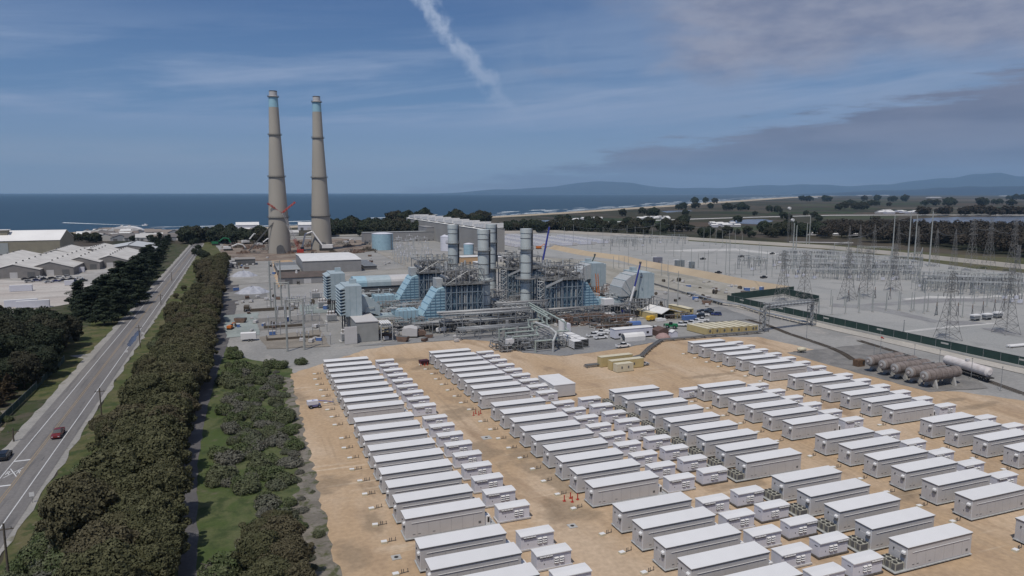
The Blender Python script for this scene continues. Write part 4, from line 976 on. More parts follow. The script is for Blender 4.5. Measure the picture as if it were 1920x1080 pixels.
# ---------------- generic buildings ----------------
def gable(name, label, cat, x, y, w, d, he, hr, mw_, mr_, rz=0, axis='y', doors=0, vents=0, group=None, z=.12):
    """ridge runs along axis; x,y is the near left corner"""
    r = T(name, label, cat, (x, y, z), rz, group); e = .35
    if axis == 'y':
        B().prism([(0,0),(0,he),(w/2,hr),(w,he),(w,0)], 0, d).mk('wall', mw_, r)
        b = B(); b.prism([(-e,he-.1),(-e,he+.12),(w/2,hr+.2),(w+e,he+.12),(w+e,he-.1),(w/2,hr+.02)], -e, d+e)
    else:
        B().prismx([(0,0),(0,he),(d/2,hr),(d,he),(d,0)], 0, w).mk('wall', mw_, r)
        b = B(); b.prismx([(-e,he-.1),(-e,he+.12),(d/2,hr+.2),(d+e,he+.12),(d+e,he-.1),(d/2,hr+.02)], -e, w+e)
    rf = b.mk('roof', mr_, r)
    rr = random.Random(int(x*7+y))
    for k in range(doors):
        xx = w*(k+.5)/doors; q = min(2.2, w/doors*.3); B().box(xx-q, xx+q, -.07, -.004, 0, min(he*.75,4.2)).mk('door', MWALL if k % 2 else MDG, r)
    for k in range(vents):
        if axis == 'y':
            yy = d*(k+.5)/vents; q = B().cb(w/2, yy, hr+.1, .9, .9, .9)
        else:
            xx = w*(k+.5)/vents; q = B().cb(xx, d/2, hr+.1, .9, .9, .9)
        q.mk('roof_vent', MDG, rf)
    return r
MGW = mat('grey_cladding', (.27,.265,.265), (.24,.235,.235), .3, .7)
MTW = mat('tan_cladding', (.25,.23,.175), (.22,.20,.155), .2, .8)
x0, y0 = G(566,510); x1, y1 = G(673,508)
x2, y2 = G(553,474)
gable('warehouse', 'wide grey warehouse with a white low roof in front of the right chimney', 'warehouse', x0, 520, 41, 66, 8.6, 9.6, MGW, MROOF, 0, 'x', 0)
r = T('storage_rack_row', 'rows of grey covered racks left of the white roofed warehouse', 'storage rows', (x0-17, 522, .15)); B().box(-.5,16,-1,58,0,.08).mk('floor', MDG, r)
for k in range(7): 
    b = B().box(0, 15.5, k*8.4, k*8.4+5, 2.6, 3.1); b.mk('cover', MGL if k < 4 else MG, r)
    q = B(); q.box(.3,15,k*8.4+.4,k*8.4+4.6,0,2.6); q.mk('rack', MDG, r)
r = T('storage_rack_row', 'rows of grey covered racks right of the white roofed warehouse', 'storage rows', (x0+44, 528, .15))
for k in range(6):
    B().box(0, 10, k*8.4, k*8.4+5, 2.6, 3.1).mk('cover', MG, r); B().box(.3,9.7,k*8.4+.4,k*8.4+4.6,0,2.6).mk('rack', MDG, r)
bx_, by_ = G(524,534)
r = gable('brown_building', 'long low building with a brown roof in front of the warehouse', 'building', bx_, by_, 34, 18, 4, 6.6, MGW, mat('brown_roof',(.11,.085,.075),(.085,.07,.06),.3), 0, 'x', 3)
B().tube((11,7,6),(11,7,8),.9,.5,n=10).mk('roof_cowl', MWALL, r)
gable('long_hall', 'very long pale hall with a stepped white roof behind the stacks', 'hall', 216, 640, 22, 330, 22, 24.5, mat('hall_wall',(.30,.29,.275),(.26,.25,.24),.05,.8), mat('hall_white',(.72,.71,.69),(.64,.63,.61),.08), 0, 'y', 0)
r = T('roof_monitor_row', 'row of white saw-tooth roof monitors along the very long hall', 'roof monitor', (215.4, 640, 23))
for k in range(9): B().prismx([(k*36,0.6),(k*36,5.2),(k*36+31,3.2),(k*36+31,.6)], 1.5, 21.5).mk('monitor', MROOF, r)
def lowbox(label, px, py, w, d, h, mw_, mr_, rz=0, name='flat_roof_building', cat='building', z=.12):
    x, y = G(px, py); r = T(name, label, cat, (x, y, z), rz); B().box(0,w,0,d,0,h).mk('wall', mw_, r); B().box(-.3,w+.3,-.3,d+.3,h,h+.35).mk('roof', mr_, r)
    q = B()
    for k in range(max(2,int(w/5))): q.box(1.2+k*5, 2.6+k*5, -.06, -.004, .2 if k % 3 == 0 else 1.2, 2.3)
    q.box(1.2, w-1, -.03, -.004, .15, .2); q.mk('opening', MDG, r); return r
lowbox('long low grey wall-like building beyond the blue tank', 682, 455, 100, 14, 11, MGW, mat('mid_grey_roof',(.27,.275,.275)))
lowbox('low grey annex left of the very long hall', 800, 452, 60, 40, 16, MGW, MGW)
lowbox('orange trimmed workshop glimpsed between the exhaust stacks', 866, 497, 20, 12, 6, mat('peach_wall',(.50,.33,.19)), MROOF)
lowbox('white roofed shed right of the peach workshop', 894, 503, 12, 10, 4, MWALL, MROOF)
lowbox('grey roofed hut beyond the rear right stack', 935, 492, 14, 10, 4, MWALL, MROOF)
lowbox('long dark open shed at the left of the demolition yard', 441, 498, 15, 16, 4.5, MDG, mat('dusty_roof',(.26,.24,.22)))
lowbox('small hut beside the dark open shed', 432, 502, 4, 5, 3, MWALL, MROOF)
def tank(label, px, py, rad, h, m, z=.12, rail=False):
    x, y = G(px, py); r = T('storage_tank', label, 'tank', (x, y, z)); B().lathe([(rad,0),(rad,h)], 36).mk('shell', m, r, False); B().lathe([(rad+.15,h),(rad+.15,h+.15),(rad*.5,h+.9),(.2,h+1.2)],36).mk('roof', MWALL2, r)
    b = B(); b.cb(rad*.7,-rad*.74,0,.7,.3,h); b.mk('ladder', MDG, r); b = B().lathe([(rad+.02,h*.5),(rad+.07,h*.52)],36); b.mk('seam', m, r); return r
tank('big pale blue storage tank right of the chimneys', 717.5, 468, 10.5, 16, MLB)
tank('pale blue tank in front of the very long hall', 879, 477, 4.8, 9.5, MLB)
tank('thin white tank beside the leftmost exhaust stack', 834, 466, 2.6, 13, MWALL2)
tank('pale lilac tank behind the rear left boiler', 843, 470, 9.0, 14, MWALL2)
r = T('conveyor_frame', 'open steel frame sticking out from the left end of the very long hall', 'steel frame', (*G(782,443), .1)); b = B()
for x in (0,8,16,24):
    for y in (0,8): b.box(x-.3,x+.3,y-.3,y+.3,0,22)
for x in (0,8,16): b.tube((x,0,22),(x+8,8,22),.3,n=4); b.tube((x,0,12),(x+8,0,22),.3,n=4)
b.path([(0,0,22),(28,0,28),(28,8,28),(0,8,22),(0,0,22)],.3,4); b.mk('frame', MGL, r)
# ---------------- vehicles ----------------
def car(kind, paint, label='x'):
    r = T({'pickup':'pickup_truck','sedan':'parked_car','suv':'parked_car'}[kind], label, {'pickup':'pickup truck','sedan':'car','suv':'car'}[kind]); L = {'pickup':5.7,'sedan':4.7,'suv':4.8}[kind]; w = .95
    if kind == 'pickup': body = [(-2.85,.45),(-2.85,1.05),(-.6,1.08),(-.6,1.1),(1.25,1.12),(2.75,1.0),(2.85,.75),(2.85,.42)]; cab = [(-.65,1.08),(-.5,1.78),(.75,1.8),(1.35,1.12)]
    elif kind == 'suv': body = [(-2.4,.42),(-2.4,1.0),(1.15,1.08),(2.3,.95),(2.4,.7),(2.4,.4)]; cab = [(-2.3,1.0),(-2.05,1.62),(.55,1.66),(1.25,1.05)]
    else: body = [(-2.35,.35),(-2.35,.92),(-1.7,1.0),(1.1,.98),(2.25,.8),(2.35,.6),(2.35,.32)]; cab = [(-1.75,.98),(-1.1,1.42),(.35,1.45),(1.15,.97)]
    bb_ = B()
    n = len(body); bb_.add([(x,-w+.06*(z>.9),z) for x,z in body]+[(x,w-.06*(z>.9),z) for x,z in body],[tuple(range(n)),tuple(range(2*n-1,n-1,-1))]+[(i,n+i,n+(i+1)%n,(i+1)%n) for i in range(n)])
    if kind == 'pickup': bb_.box(-2.85,-.62,-w+.04,-w+.14,1.05,1.22); bb_.box(-2.85,-.62,w-.14,w-.04,1.05,1.22); bb_.box(-2.85,-2.75,-w+.15,w-.15,1.05,1.22)
    bb_.mk('body', paint, r)
    g = B(); g.add([(x,-w+.12+.1*(z>1.3),z) for x,z in cab]+[(x,w-.12-.1*(z>1.3),z) for x,z in cab],[tuple(range(4)),(7,6,5,4)]+[(i,4+i,4+(i+1)%4,(i+1)%4) for i in range(4)]); gl = g.mk('glasshouse', MGLS, r)
    tz = cab[1][1]; B().add([(cab[1][0]+.08,-w+.24,tz+.005),(cab[2][0]-.05,-w+.24,cab[2][1]+.005),(cab[2][0]-.05,w-.24,cab[2][1]+.005),(cab[1][0]+.08,w-.24,tz+.005),(cab[1][0]+.08,-w+.24,tz+.05),(cab[2][0]-.05,-w+.24,cab[2][1]+.05),(cab[2][0]-.05,w-.24,cab[2][1]+.05),(cab[1][0]+.08,w-.24,tz+.05)],[(4,5,6,7),(0,1,5,4),(1,2,6,5),(2,3,7,6),(3,0,4,7),(0,3,2,1)]).mk('roof', paint, r)
    if kind == 'pickup': B().box(-2.7,-.7,-w+.16,w-.16,.95,1.09).mk('bed', MDK, r)
    wheels(r, (-L*.31, L*.31), w-.05, .38, .25)
    for s in (-1,1): B().box(L/2-.06,L/2+.02,s*.65-.16,s*.65+.16,.62,.78).mk('headlight', MWALL2, r)
    return r
def paint(n, c): return mat(n, c, rough=.3, spec=.5)
PWH, PBK, PRD, PBL, PSV = paint('car_white',(.70,.70,.70)), paint('car_black',(.018,.018,.022)), paint('car_red',(.16,.022,.02)), paint('car_blue',(.03,.04,.14)), paint('car_silver',(.36,.36,.37))
VP = {(k, i): None for k in ('pickup','sedan','suv') for i in range(5)}
PAL = [PWH, PBK, PRD, PBL, PSV]
def veh(kind, ci, px, py, rz, label, z=.17, xy=None, group=None):
    x, y = xy or G(px, py)
    if VP[(kind,ci)] is None: VP[(kind,ci)] = Proto(car(kind, PAL[ci]))
    return VP[(kind,ci)].put((x, y, z), rz, label, group)
veh('pickup', 2, 0, 0, -pi/2, 'dark red pickup driving toward the camera in the right lane', .21, (-42.1, 188.5))
veh('suv', 1, 0, 0, pi/2+.03, 'black car parked on the left gravel shoulder of the road', .18, (-49.6, 176.3))
GV = 'white pickups on the paved yard'
for i, (px, py, rz, lb) in enumerate(((1112,632,.1,'white pickup parked leftmost in the cluster by the ribbed coolers'),(1128,627,2.6,'white pickup at the back of the cluster by the ribbed coolers'),(1126,636,.1,'white pickup nearest in the cluster by the ribbed coolers'),(1147,624,2.5,'white pickup parked at the left end of the long white office trailer'),(1168,652,.1,'white pickup standing apart on the dirt edge below the tent'),
    (1216,619,2.6,'white pickup behind the right end of the long office trailer'),(1229,620,2.7,'white car tucked beside the brown shed roof'),(1277,612,2.6,'white pickup leftmost in the row behind the tan containers'),(1286,611,2.6,'second white pickup in the row behind the tan containers'),(1296,609,2.6,'third white pickup in the row behind the tan containers'),(1306,606,2.6,'fourth white pickup in the row behind the tan containers'),(1317,603,2.6,'fifth white pickup in the row behind the tan containers'),
    (1272,595,.1,'white pickup beside the blue skip'),(1318,593,2.6,'white pickup between the dark cars'))):
    veh('pickup', 0, px, py, rz, lb, .18, None, GV)
for i, (px, py, c) in enumerate(((1312,595,1),(1316,586,1),(1324,588,1),(1331,590,1),(1343,592,3),(1329,584,1))): veh('sedan' if i % 2 else 'suv', c, px, py, 2.6, f'dark car parked right of the tan cabins, {nth(i)} of the cluster', .18, None, 'dark cars by the tan cabins')
veh('sedan', 4, 1204, 686, .05, 'grey car parked beside the small pale tan container')
# trailers, containers, tent
def box_office(label, px, py, w, d, h, mw_, mr_, rz=0, name='office_trailer', cat='trailer', win=0, z=.16):
    x, y = G(px, py); r = T(name, label, cat, (x, y, z), rz); B().box(0,w,0,d,.5,h).mk('body', mw_, r); B().prismx([(-.15,h),(-.15,h+.1),(d/2,h+.3),(d+.15,h+.1),(d+.15,h)], -.15, w+.15).mk('roof', mr_, r); B().box(.3,w-.3,.2,d-.2,0,.49).mk('base', MDK, r)
    for k in range(win):
        xx = w*(k+.5)/win; B().box(xx-.55,xx+.55,-.05,-.004,1.5,2.4).mk('window', MGLS, r)
    return r
box_office('long white office trailer with four windows', 1153, 638, 17, 4, 3.9, MWALL2, MROOF, .02, win=4)
x, y = G(1172,642); r = T('tunnel_tent', 'small white tunnel tent in front of the long office trailer', 'tent', (x, y, .16)); B().prismx([(0,0),(0,1.7),(.6,2.6),(1.8,3.1),(3.0,2.6),(3.6,1.7),(3.6,0),(3.4,0),(3.4,1.6),(2.9,2.4),(1.8,2.9),(.7,2.4),(.2,1.6),(.2,0)], 0, 9).mk('cover', MROOF, r); B().box(.6,8.6,.3,3.3,0,.1).mk('floor', MDG, r)
def cont(label, x, y, w, rz=0, m=MTAN, mr_=MTANL, h=2.6, d=2.44, group=None, z=.16, win=True):
    r = T('shipping_container', label, 'container', (x, y, z), rz, group); B().box(0,w,0,d,.1,h).mk('body', m, r); B().box(-.03,w+.03,-.03,d+.03,h,h+.06).mk('roof', mr_, r)
    b = B()
    for k in range(int(w/.55)): b.box(.2+k*.55,.36+k*.55,-.03,-.001,.25,h-.15)
    b.box(.2,w-.2,-.02,-.001,.15,.26); b.mk('corrugation', m, r)
    if win:
        for k in range(2): B().box(w*(.3+.4*k)-.25,w*(.3+.4*k)+.25,-.06,-.032,1.1,1.9).mk('hatch', MDG, r)
    return r
cont('long tan container with pipes running out behind it', *G(1127,690), 12.2, .05, h=3.3)
cont('tan container with dark hatches in front of the long one', *G(1147,696), 12.2, .05, h=3.0)
cont('small pale tan container beside the grey car', *G(1157,700), 6.1, .05, m=MTANL, h=2.6)
xr, yr = G(1304,632)
gt = 'row of tan containers side by side'
for k in range(8):
    r = cont(f'tan container set end-on, {nth(k)} from the left of the row', 0, 0, 12.2, 0, group=gt, h=2.7, win=False); x, y = G(1332+k*13.5 if k < 7 else 1418, 629.5-k*.9)
    r.location = (x+1.2, y+.5, .16); r.rotation_euler = (0,0,pi/2+.12)
    B().lathe([(.5,0),(.5,.08)],12).mk('fan', MDG, r).matrix_local = Matrix.Translation((-.04,1.2,1.7)) @ Matrix.Rotation(-pi/2,4,'Y')
r = T('tan_cabins', 'L-shaped tan cabins with a white tent roof between them', 'cabin', (*G(1262,597), .16), .1); 
B().box(-12,-9,0,14,0,3).mk('cabin_wing', MTAN, r); B().box(-12.1,-8.9,-.1,14.1,3,3.2).mk('cabin_roof', MTANL, r); B().box(-1.5,1.5,-3,11,0,3).mk('cabin_body', MTAN, r)
B().prism([(-9.2,2.9),(-9.2,3.2),(-4.6,5.2),(2,3.4),(2,3.1),(-4.6,4.9)], -3.2, 11.2).mk('tent_roof', MROOF, r)
box_office('tan cabin with a window right of the tent roof cabins', 1290, 592, 3.2, 15, 3, MTAN, MTANL, .1, 'site_cabin', 'cabin', 1)
cont('mid-blue open skip beside a white pickup', *G(1284,602), 6.5, .05, m=MBLU2, mr_=MBLU2, h=1.9, win=False)
r = T('green_machine', 'green telehandler parked left of the white pickups', 'telehandler', (*G(1259,616), .17), 2.3); wheels(r,(-1.5,1.5),1.0,.7,.4); B().prism([(-2.6,.7),(-2.6,1.6),(-.6,2.0),(2.4,1.4),(2.6,.7)],-.9,.9).mk('body', MGRN, r); B().prism([(-.6,1.5),(-.4,2.7),(.8,2.7),(1.1,1.5)],.1,.9).mk('cab', MGLS, r); B().tube((-2.4,-.5,2.0),(3.4,-.5,1.4),.22,n=4).mk('boom', MGRN, r); B().box(3.2,3.4,-1,.2,.4,1.5).mk('fork', MDK, r)
r = T('yellow_machine', 'yellow generator set right of the crane', 'generator', (*G(1220,602), .17), .2); B().prism([(-2,.5),(-2,1.7),(-1.2,2.3),(1.6,2.2),(2,1.4),(2,.5)],-1,1).mk('body', MYEL, r); wheels(r,(-.9,.9),.95,.45,.25)
r = T('covered_pallets', 'white wrapped pallets beside the yellow generator', 'pallets', (*G(1236,603), .17)); B().cb(0,0,0,3,2,1.4).mk('load', MW, r); B().cb(2.4,.4,0,1.8,1.8,1).mk('load', MW, r)
r = T('brown_shed', 'brown roofed shed and pink heap beside the pipeline', 'shed', (*G(1246,631), .17)); B().prism([(-3,0),(-3,2.2),(0,3.4),(3,2.2),(3,0)],0,5).mk('roof', mat('brown_tarp',(.13,.08,.07),(.10,.07,.06),1), r); 
tag(B().lathe([(3,0),(2.6,.8),(1.6,1.6),(.3,2)],10).mk('rubble_heap', mat('pink_rubble',(.36,.24,.22),(.28,.19,.18),2), None, loc=(*G(1243,634),.16)), 'pinkish heap of rubble in front of the brown shed', 'heap')
r = T('white_hut', 'little white gabled hut right of the pink heap', 'hut', (*G(1260,635), .17)); B().prism([(0,0),(0,2.2),(1.3,3),(2.6,2.2),(2.6,0)],0,2.4).mk('wall', MWALL2, r); B().prism([(-.15,2.2),(-.15,2.35),(1.3,3.15),(2.75,2.35),(2.75,2.2),(1.3,3.02)],-.15,2.55).mk('roof', MROOF, r)
r = T('portable_toilet', 'white and blue drum beside the blue tarpaulin', 'toilet', (*G(1183,606), .17)); B().lathe([(.7,0),(.7,1.8),(.4,2.2)],12).mk('body', MW, r); B().lathe([(.74,0),(.74,.5)],12).mk('base', MBLU, r)
tag(B().prismx([(0,0),(.3,1.2),(1.6,1.5),(3,1.1),(3.3,0)],0,5.5).mk('tarpaulin', MBLU2, None, loc=(*G(1182,611),.17)), 'blue tarpaulin covered stack behind the long office trailer', 'tarpaulin')
# cranes
def boom_crane(label, px, py, rz, seg, parts=True, mcar=MBLU):
    x, y = G(px, py); r = T('mobile_crane', label, 'crane', (x, y, .17), rz)
    if parts:
        wheels(r,(-5,-3.5,-.5,1,4,5.5),1.15,.65,.45); B().box(-6.5,7,-1.3,1.3,.9,1.5).mk('carrier', MDG, r); B().box(-3.2,1,-1.3,1.3,1.5,3.2).mk('superstructure', mcar, r); B().prism([(4.6,1.5),(4.6,3.2),(6.8,3.0),(7.2,2),(7.2,1.5)],-1.3,1.3).mk('cab', MW, r); B().box(1.2,3,-1.5,-.3,1.5,3.3).mk('operator_cab', MW, r)
        o = B()
        for xx in (-4.3, 2.5):
            o.box(xx-.25,xx+.25,-4,4,.7,1.0)
            for yy in (-4,4): o.cb(xx,yy,0,.8,.8,.7)
        o.mk('outrigger', MG, r)
    for (a, b_, ra, rb_, m) in seg: B().tube(a, b_, ra, rb_, n=6).mk('boom_section', m, r)
    a, b_ = seg[-1][0], seg[-1][1]; B().cb(b_[0],b_[1],b_[2],.9,.7,.9).mk('boom_head', MDG, r)
    h = B().tube(b_, (b_[0]+.6,b_[1],b_[2]-6), .04, n=4); h.cb(b_[0]+.6,b_[1],b_[2]-6.6,.5,.4,.6); h.mk('hook_line', MDK, r); return r
zt = 24.0
boom_crane('white mobile crane with a blue-tipped boom beside the parked office trailer', 1178, 594, .05, [((-.6,0,2.4),(2.6,-.8,14),.62,.52,MW),((2.6,-.8,14),(5.0,-1.4,24.5),.42,.36,MBLU)])
boom_crane('dark green boom crane standing among the right filter houses', 1100, 560, .2, [((0,0,2.4),(-2.6,0,9),.5,.45,MW),((-2.6,0,9),(5.2,0,23),.40,.34,mat('dark_green_boom',(.015,.05,.045),rough=.4))], True, MGRN)
x, y = G(1012,505); boom_crane('crane with a long violet-blue boom behind the right boilers', 1016, 503, 0, [((0,0,2),(6,0,31),.8,.7,MBLU)], True)
r = T('scaffold_ladder', 'bright orange ladder tower beside the rear right filter house', 'ladder', (*G(1121,577), .17)); b = B(); b.tube((0,0,0),(-1.6,0,17),.22,n=4); b.tube((1.3,0,0),(-.3,0,17),.22,n=4)
for k in range(15): b.tube((-.1*k,0,k*1.1+.5),(1.3-.1*k,0,k*1.1+.5),.09,n=4)
b.mk('ladder', MORG, r)
r = T('white_cabin', 'small white cabin on a raised grating before the pale blue casing', 'cabin', (*G(1140,596), .1)); B().box(-2,3,0,4,6,8.6).mk('body', MW, r); b = B(); b.box(-3,9,-1,5,5.7,5.98)
for xx in (-2.7,3,8.7):
    for yy in (-.7,4.7): b.box(xx-.15,xx+.15,yy-.15,yy+.15,0,5.7)
b.mk('platform', MG, r)
r = T('pod_trailer', 'white ribbed tank trailer left of the mobile crane', 'trailer', (*G(1143,600), .17)); B().box(-2.2,2.2,-1.2,1.2,.9,3.1).mk('body', MW, r); wheels(r,(-1,1),1.0,.5,.3)
q = B()
for k in range(5): q.box(-1.8+k*.85,-1.6+k*.85,-1.24,-1.201,1.1,2.9)
q.box(-1.8,1.8,-1.22,-1.201,1.0,1.1); q.mk('rib', MG, r)
# ground pipeline, gantry and yellow-footed pipe line
def pipeline(label, pts, offs, ra, zc, m, foot, fstep=9, fm=None):
    r = T('pipeline', label, 'pipeline'); fm = fm or MDG
    P = [Vector((*p, 0)) for p in pts]
    for o_ in offs:
        b = B(); q = []
        for i, p in enumerate(P):
            d = ((P[min(i+1,len(P)-1)]-P[max(0,i-1)])).normalized(); n = Vector((-d.y,d.x,0)); q.append(p+n*o_+Vector((0,0,zc)))
        b.path(q, ra, 8); b.mk('pipe', m, r)
    fb = 0
    for a, c in zip(P[:-1], P[1:]):
        L = (c-a).length; d = (c-a).normalized(); n = Vector((-d.y,d.x,0))
        for k in range(int(L/fstep)+1):
            if fb >= 100: break
            f = a+d*(k*fstep); w = max(map(abs,offs))+.5; b = B(); u = f+n*w; v = f-n*w
            b.tube((u.x,u.y,zc-ra-.12),(v.x,v.y,zc-ra-.12),.12,n=4); b.tube((u.x,u.y,.1),(u.x,u.y,zc-ra),.1,n=4); b.tube((v.x,v.y,.1),(v.x,v.y,zc-ra),.1,n=4); b.mk('support', fm, r); fb += 1
    return r
pipeline('pair of dark ground pipes bending round the dirt pad toward the gantry', [G(1098,690),G(1127,687),G(1185,676),G(1203,671),G(1218,656),G(1240,641),G(1300,636),G(1340,632),G(1428,625)], (-.6,0,.7), .24, .95, MDG, 1, 5)
pipeline('grey pipes lying behind the fence side road, on yellow feet', [G(1290,553),G(1352,572),G(1390,577),G(1428,590),G(1470,600),G(1512,610)], (-.7,0,.7), .26, 1.5, MG, 1, 5, MTANL)
pipeline('thin pipes beside the laydown ground going back from the gantry', [G(1220,532),G(1290,553),G(1352,572)], (-.5,.5), .22, .8, MDG, 1, 9)
r = T('pipe_gantry', 'tall truss pipe gantry crossing over the rail tracks', 'gantry', (0,0,.1)); a = Vector((*G(1432,622),0)); c = Vector((*G(1521,611),0)); H1 = 11.5
b = B(); L = (c-a).length; d = (c-a).normalized(); n = Vector((-d.y,d.x,0))
for z in (H1-1.8, H1):
    for s in (-1.1,1.1): b.tube(a+n*s+Vector((0,0,z)), c+n*s+Vector((0,0,z)), .16, n=4)
k_ = 14
for i in range(k_):
    for s in (-1.1,1.1):
        p = a+d*(L*i/k_)+n*s; q = a+d*(L*(i+1)/k_)+n*s; b.tube(p+Vector((0,0,H1-1.8)), q+Vector((0,0,H1)), .09, n=4); b.tube(q+Vector((0,0,H1-1.8)), q+Vector((0,0,H1)), .09, n=4)
    p = a+d*(L*i/k_); b.tube(p+n*1.1+Vector((0,0,H1)), p-n*1.1+Vector((0,0,H1)), .09, n=4)
b.mk('truss', MG, r)
for base, lab in ((a,'tower'),(c,'tower')):
    b = B(); cs = [base+d*u+n*v for u, v in ((-1.3,-1.3),(1.3,-1.3),(1.3,1.3),(-1.3,1.3))]
    for q in cs: b.tube(q, q+Vector((0,0,H1+.6)), .16, n=4)
    for k in range(5):
        z = k*2.3
        for i in range(4): u, v = cs[i], cs[(i+1)%4]; b.tube(u+Vector((0,0,z)), v+Vector((0,0,z+2.3)), .08, n=4); b.tube(v+Vector((0,0,z)), v+Vector((0,0,z+2.3)) , .05, n=4); b.tube(u+Vector((0,0,z+2.3)), v+Vector((0,0,z+2.3)), .08, n=4)
    b.mk(lab, MDG, r)
for s in (-.6,0,.6):
    b = B(); p0 = a+n*s; p1 = c+n*s; b.path([p0+Vector((0,0,.9)), p0+Vector((0,0,H1-1)), p1+Vector((0,0,H1-1)), p1+Vector((0,0,1.4))], .24, 8); b.mk('pipe', MGL, r)
# tan bank between laydown and switchyard, and grading piles
MBANK = mat('tan_bank', (.43,.34,.235), (.36,.285,.20), .05, .95, world=True, detail=8)
def berm(label, pts, w, h, m, name='bank'):
    b = B(); P = [Vector((*p,0)) for p in pts]
    for i, p in enumerate(P):
        d = (P[min(i+1,len(P)-1)]-P[max(0,i-1)]).normalized(); n = Vector((-d.y,d.x,0))
        for s, z in ((-w,0),(-w*.1,h),(w*.2,h),(w*.5,0)): q = p+n*s; b.v.append((q.x,q.y,z))
        if i:
            for k in range(3): a_ = 4*i+k; b.f.append((a_-4,a_-3,a_+1,a_))
    b.f += [(0,1,2,3), tuple(len(b.v)-4+k for k in (3,2,1,0))]
    return tag(b.mk(name, m), kind='structure')
berm('', [G(1478,548),G(1400,535),G(1330,520),G(1262,507),G(1205,496),G(1170,487),G(1100,478),G(1040,466)][::-1], 7, 3.4, MBANK)
berm('', [(545,300),(556,400),(562,480),(565,560),(500,760),(425,935),(330,945),(240,975)], 8, 3.2, mat('pale_bank',(.36,.33,.295),(.30,.28,.25),.03,.95,world=True), 'far_bank')
berm('', [(240,975),(60,940)], 6, 2.0, GYARD and mat('grey_bank',(.3,.29,.27)), 'far_bank')
for i, (pts, w, h) in enumerate((([G(1230,531),G(1300,545),G(1345,548)],5,1.6),([G(1345,537),G(1400,552),G(1440,551)],4,1.8),([G(1270,523),G(1330,530)],4,1.2),([G(1220,523),G(1262,528)],4,1.4))):
    berm('', pts, w, h, mat('spoil_%d' % i,(.25,.235,.20),(.32,.30,.265),.1,.95,world=True), 'spoil_bank')
# far battery field behind the switchyard
def farunit():
    r = T('battery_cabinet', 'x', 'battery cabinet'); B().box(0,13,0,3.4,.3,3.6).mk('body', MWALL2, r); B().box(-.05,13.05,-.05,3.45,3.6,3.72).mk('roof', MROOF, r); B().box(13.6,19,.4,3,.3,2.9).mk('power_box', MWALL, r); return r
PF = Proto(farunit()); cnt = 0
for ci in range(5):
    for k in range(22):
        x = 268+ci*27; y = 690+k*9.2
        if (ci == 0 and k > 17) or y + (x-268)*.75 > 900 or y < 668+ci*8: continue
        PF.put((x, y, .12), .03, f'small white battery cabinet in the far field, row {ci+1} from the left, {nth(k,"nearest")} in it' if k < 30 else 'x', 'white battery cabinets in the far field')
r = T('orange_digger', 'orange excavation kit on tan earth behind the pale stack', 'excavator', (*G(1010,467), .12)); B().cb(0,0,.8,5,3,2.2).mk('body', MORG, r); B().cb(0,0,0,5,3.4,.8).mk('tracks', MDK, r); B().path([(2,0,2),(6,0,5),(9,0,1)],.35,4).mk('arm', MORG, r)
# ---------------- switchyard ----------------
MMST = mat('mast_steel', (.36,.37,.35), (.30,.31,.30), 1, .5, .1)
def mast(label, px, py, yt, rad=.28, name='steel_mast', cat='mast', group=None, arms=0, m=None):
    x, y = G(px, py); h = ZT(yt, py); r = T(name, label, cat, (x, y, .12), 0, group); B().tube((0,0,0),(0,0,h),rad,rad*.55,n=8).mk('shaft', m or MMST, r); B().lathe([(rad*2,0),(rad*2,.5)],8).mk('footing', MCONC, r)
    for k in range(arms): B().tube((-1.6,0,h-.8-k*1.5),(1.6,0,h-.8-k*1.5),.09,n=4).mk('crossarm', m or MMST, r)
    return r
GM = 'slender steel masts of the switchyard'
ml = [(1237.5,445,416),(1264.7,450,420),(1319,461,428),(1330.7,466,428),(1342,459,425),(1354,463,432),(1366.5,476,432),(1378,466,430),(1391,467,440),(1360,516,450),(1367,517,450),(1343.5,496,470),(1320,508,472),(1327,509,469),(1295.6,503,465),(1276,501,463),(1309,502,474),(1378,514,492),(1386,496,452),(1403,497,460),(1422,500,455),(1426,512,460),(1437,515,470),(1447,520,478),(1178,498,478),(1212,510,487),(1240,517,490),(1252,518,488),(1270,586,508),(1252,590,510),(1058,455,426),(1075,458,421),(1102,468,431),(1130,462,425),(1145,470,428),(1175,465,422),(1190,470,424),(1205,478,430),(1222,480,428),(1150,505,480),(1160,503,478),(1170,508,481)] + [(1110+k*17, 466+(k*7)%16, 444+(k*5)%14) for k in range(11)] + [(1470+k*16.5, 500+(k*11)%24, 470+(k*7)%20) for k in range(15)] + [(1725+k*15, 530+(k*9)%22, 498+(k*5)%18) for k in range(12)]
for i, (a, b_, c) in enumerate(sorted(ml)): mast(f'slender steel mast in the switchyard, {nth(i) if i < 30 else "number %d" % (i+1)} counting from the left', a, b_, c, .22 if b_ < 500 else .26, group=GM)
for i, (a, b_, c) in enumerate(((1487,470,418),(1492,472,422),(1512,459,418),(1517,459,404),(1672.5,486,404),(1701.5,497,397.5),(1713.7,493,404),(1742,500,395.6))): mast(f'very tall pale tubular pole behind the switchyard, {nth(i)} from the left', a, b_, c, .62, 'tubular_pole', 'pole', 'very tall tubular poles')
# short posts on the near gravel
ps = []
for k in range(7): ps.append((1534+k*25.5, 592-k*1.6, 556-k*1.5))
for k in range(8): ps.append((1557+k*26, 575+k*1.4, 543+k*.8))
for k in range(6): ps.append((1684+k*24, 583+k*2.6, 545+k*2))
ps += [(1535,593,561),(1694,624,603),(1800,572,536),(1826,570,540),(1850,576,540)]
for i, (a, b_, c) in enumerate(ps): mast(f'pale grey steel post on the near switchyard gravel, {nth(i) if i < 30 else "number %d" % (i+1)} of the scattered posts', a, b_, c, .27, 'switchyard_post', 'post', 'posts on the near switchyard gravel', arms=1 if i % 3 == 0 else 0)
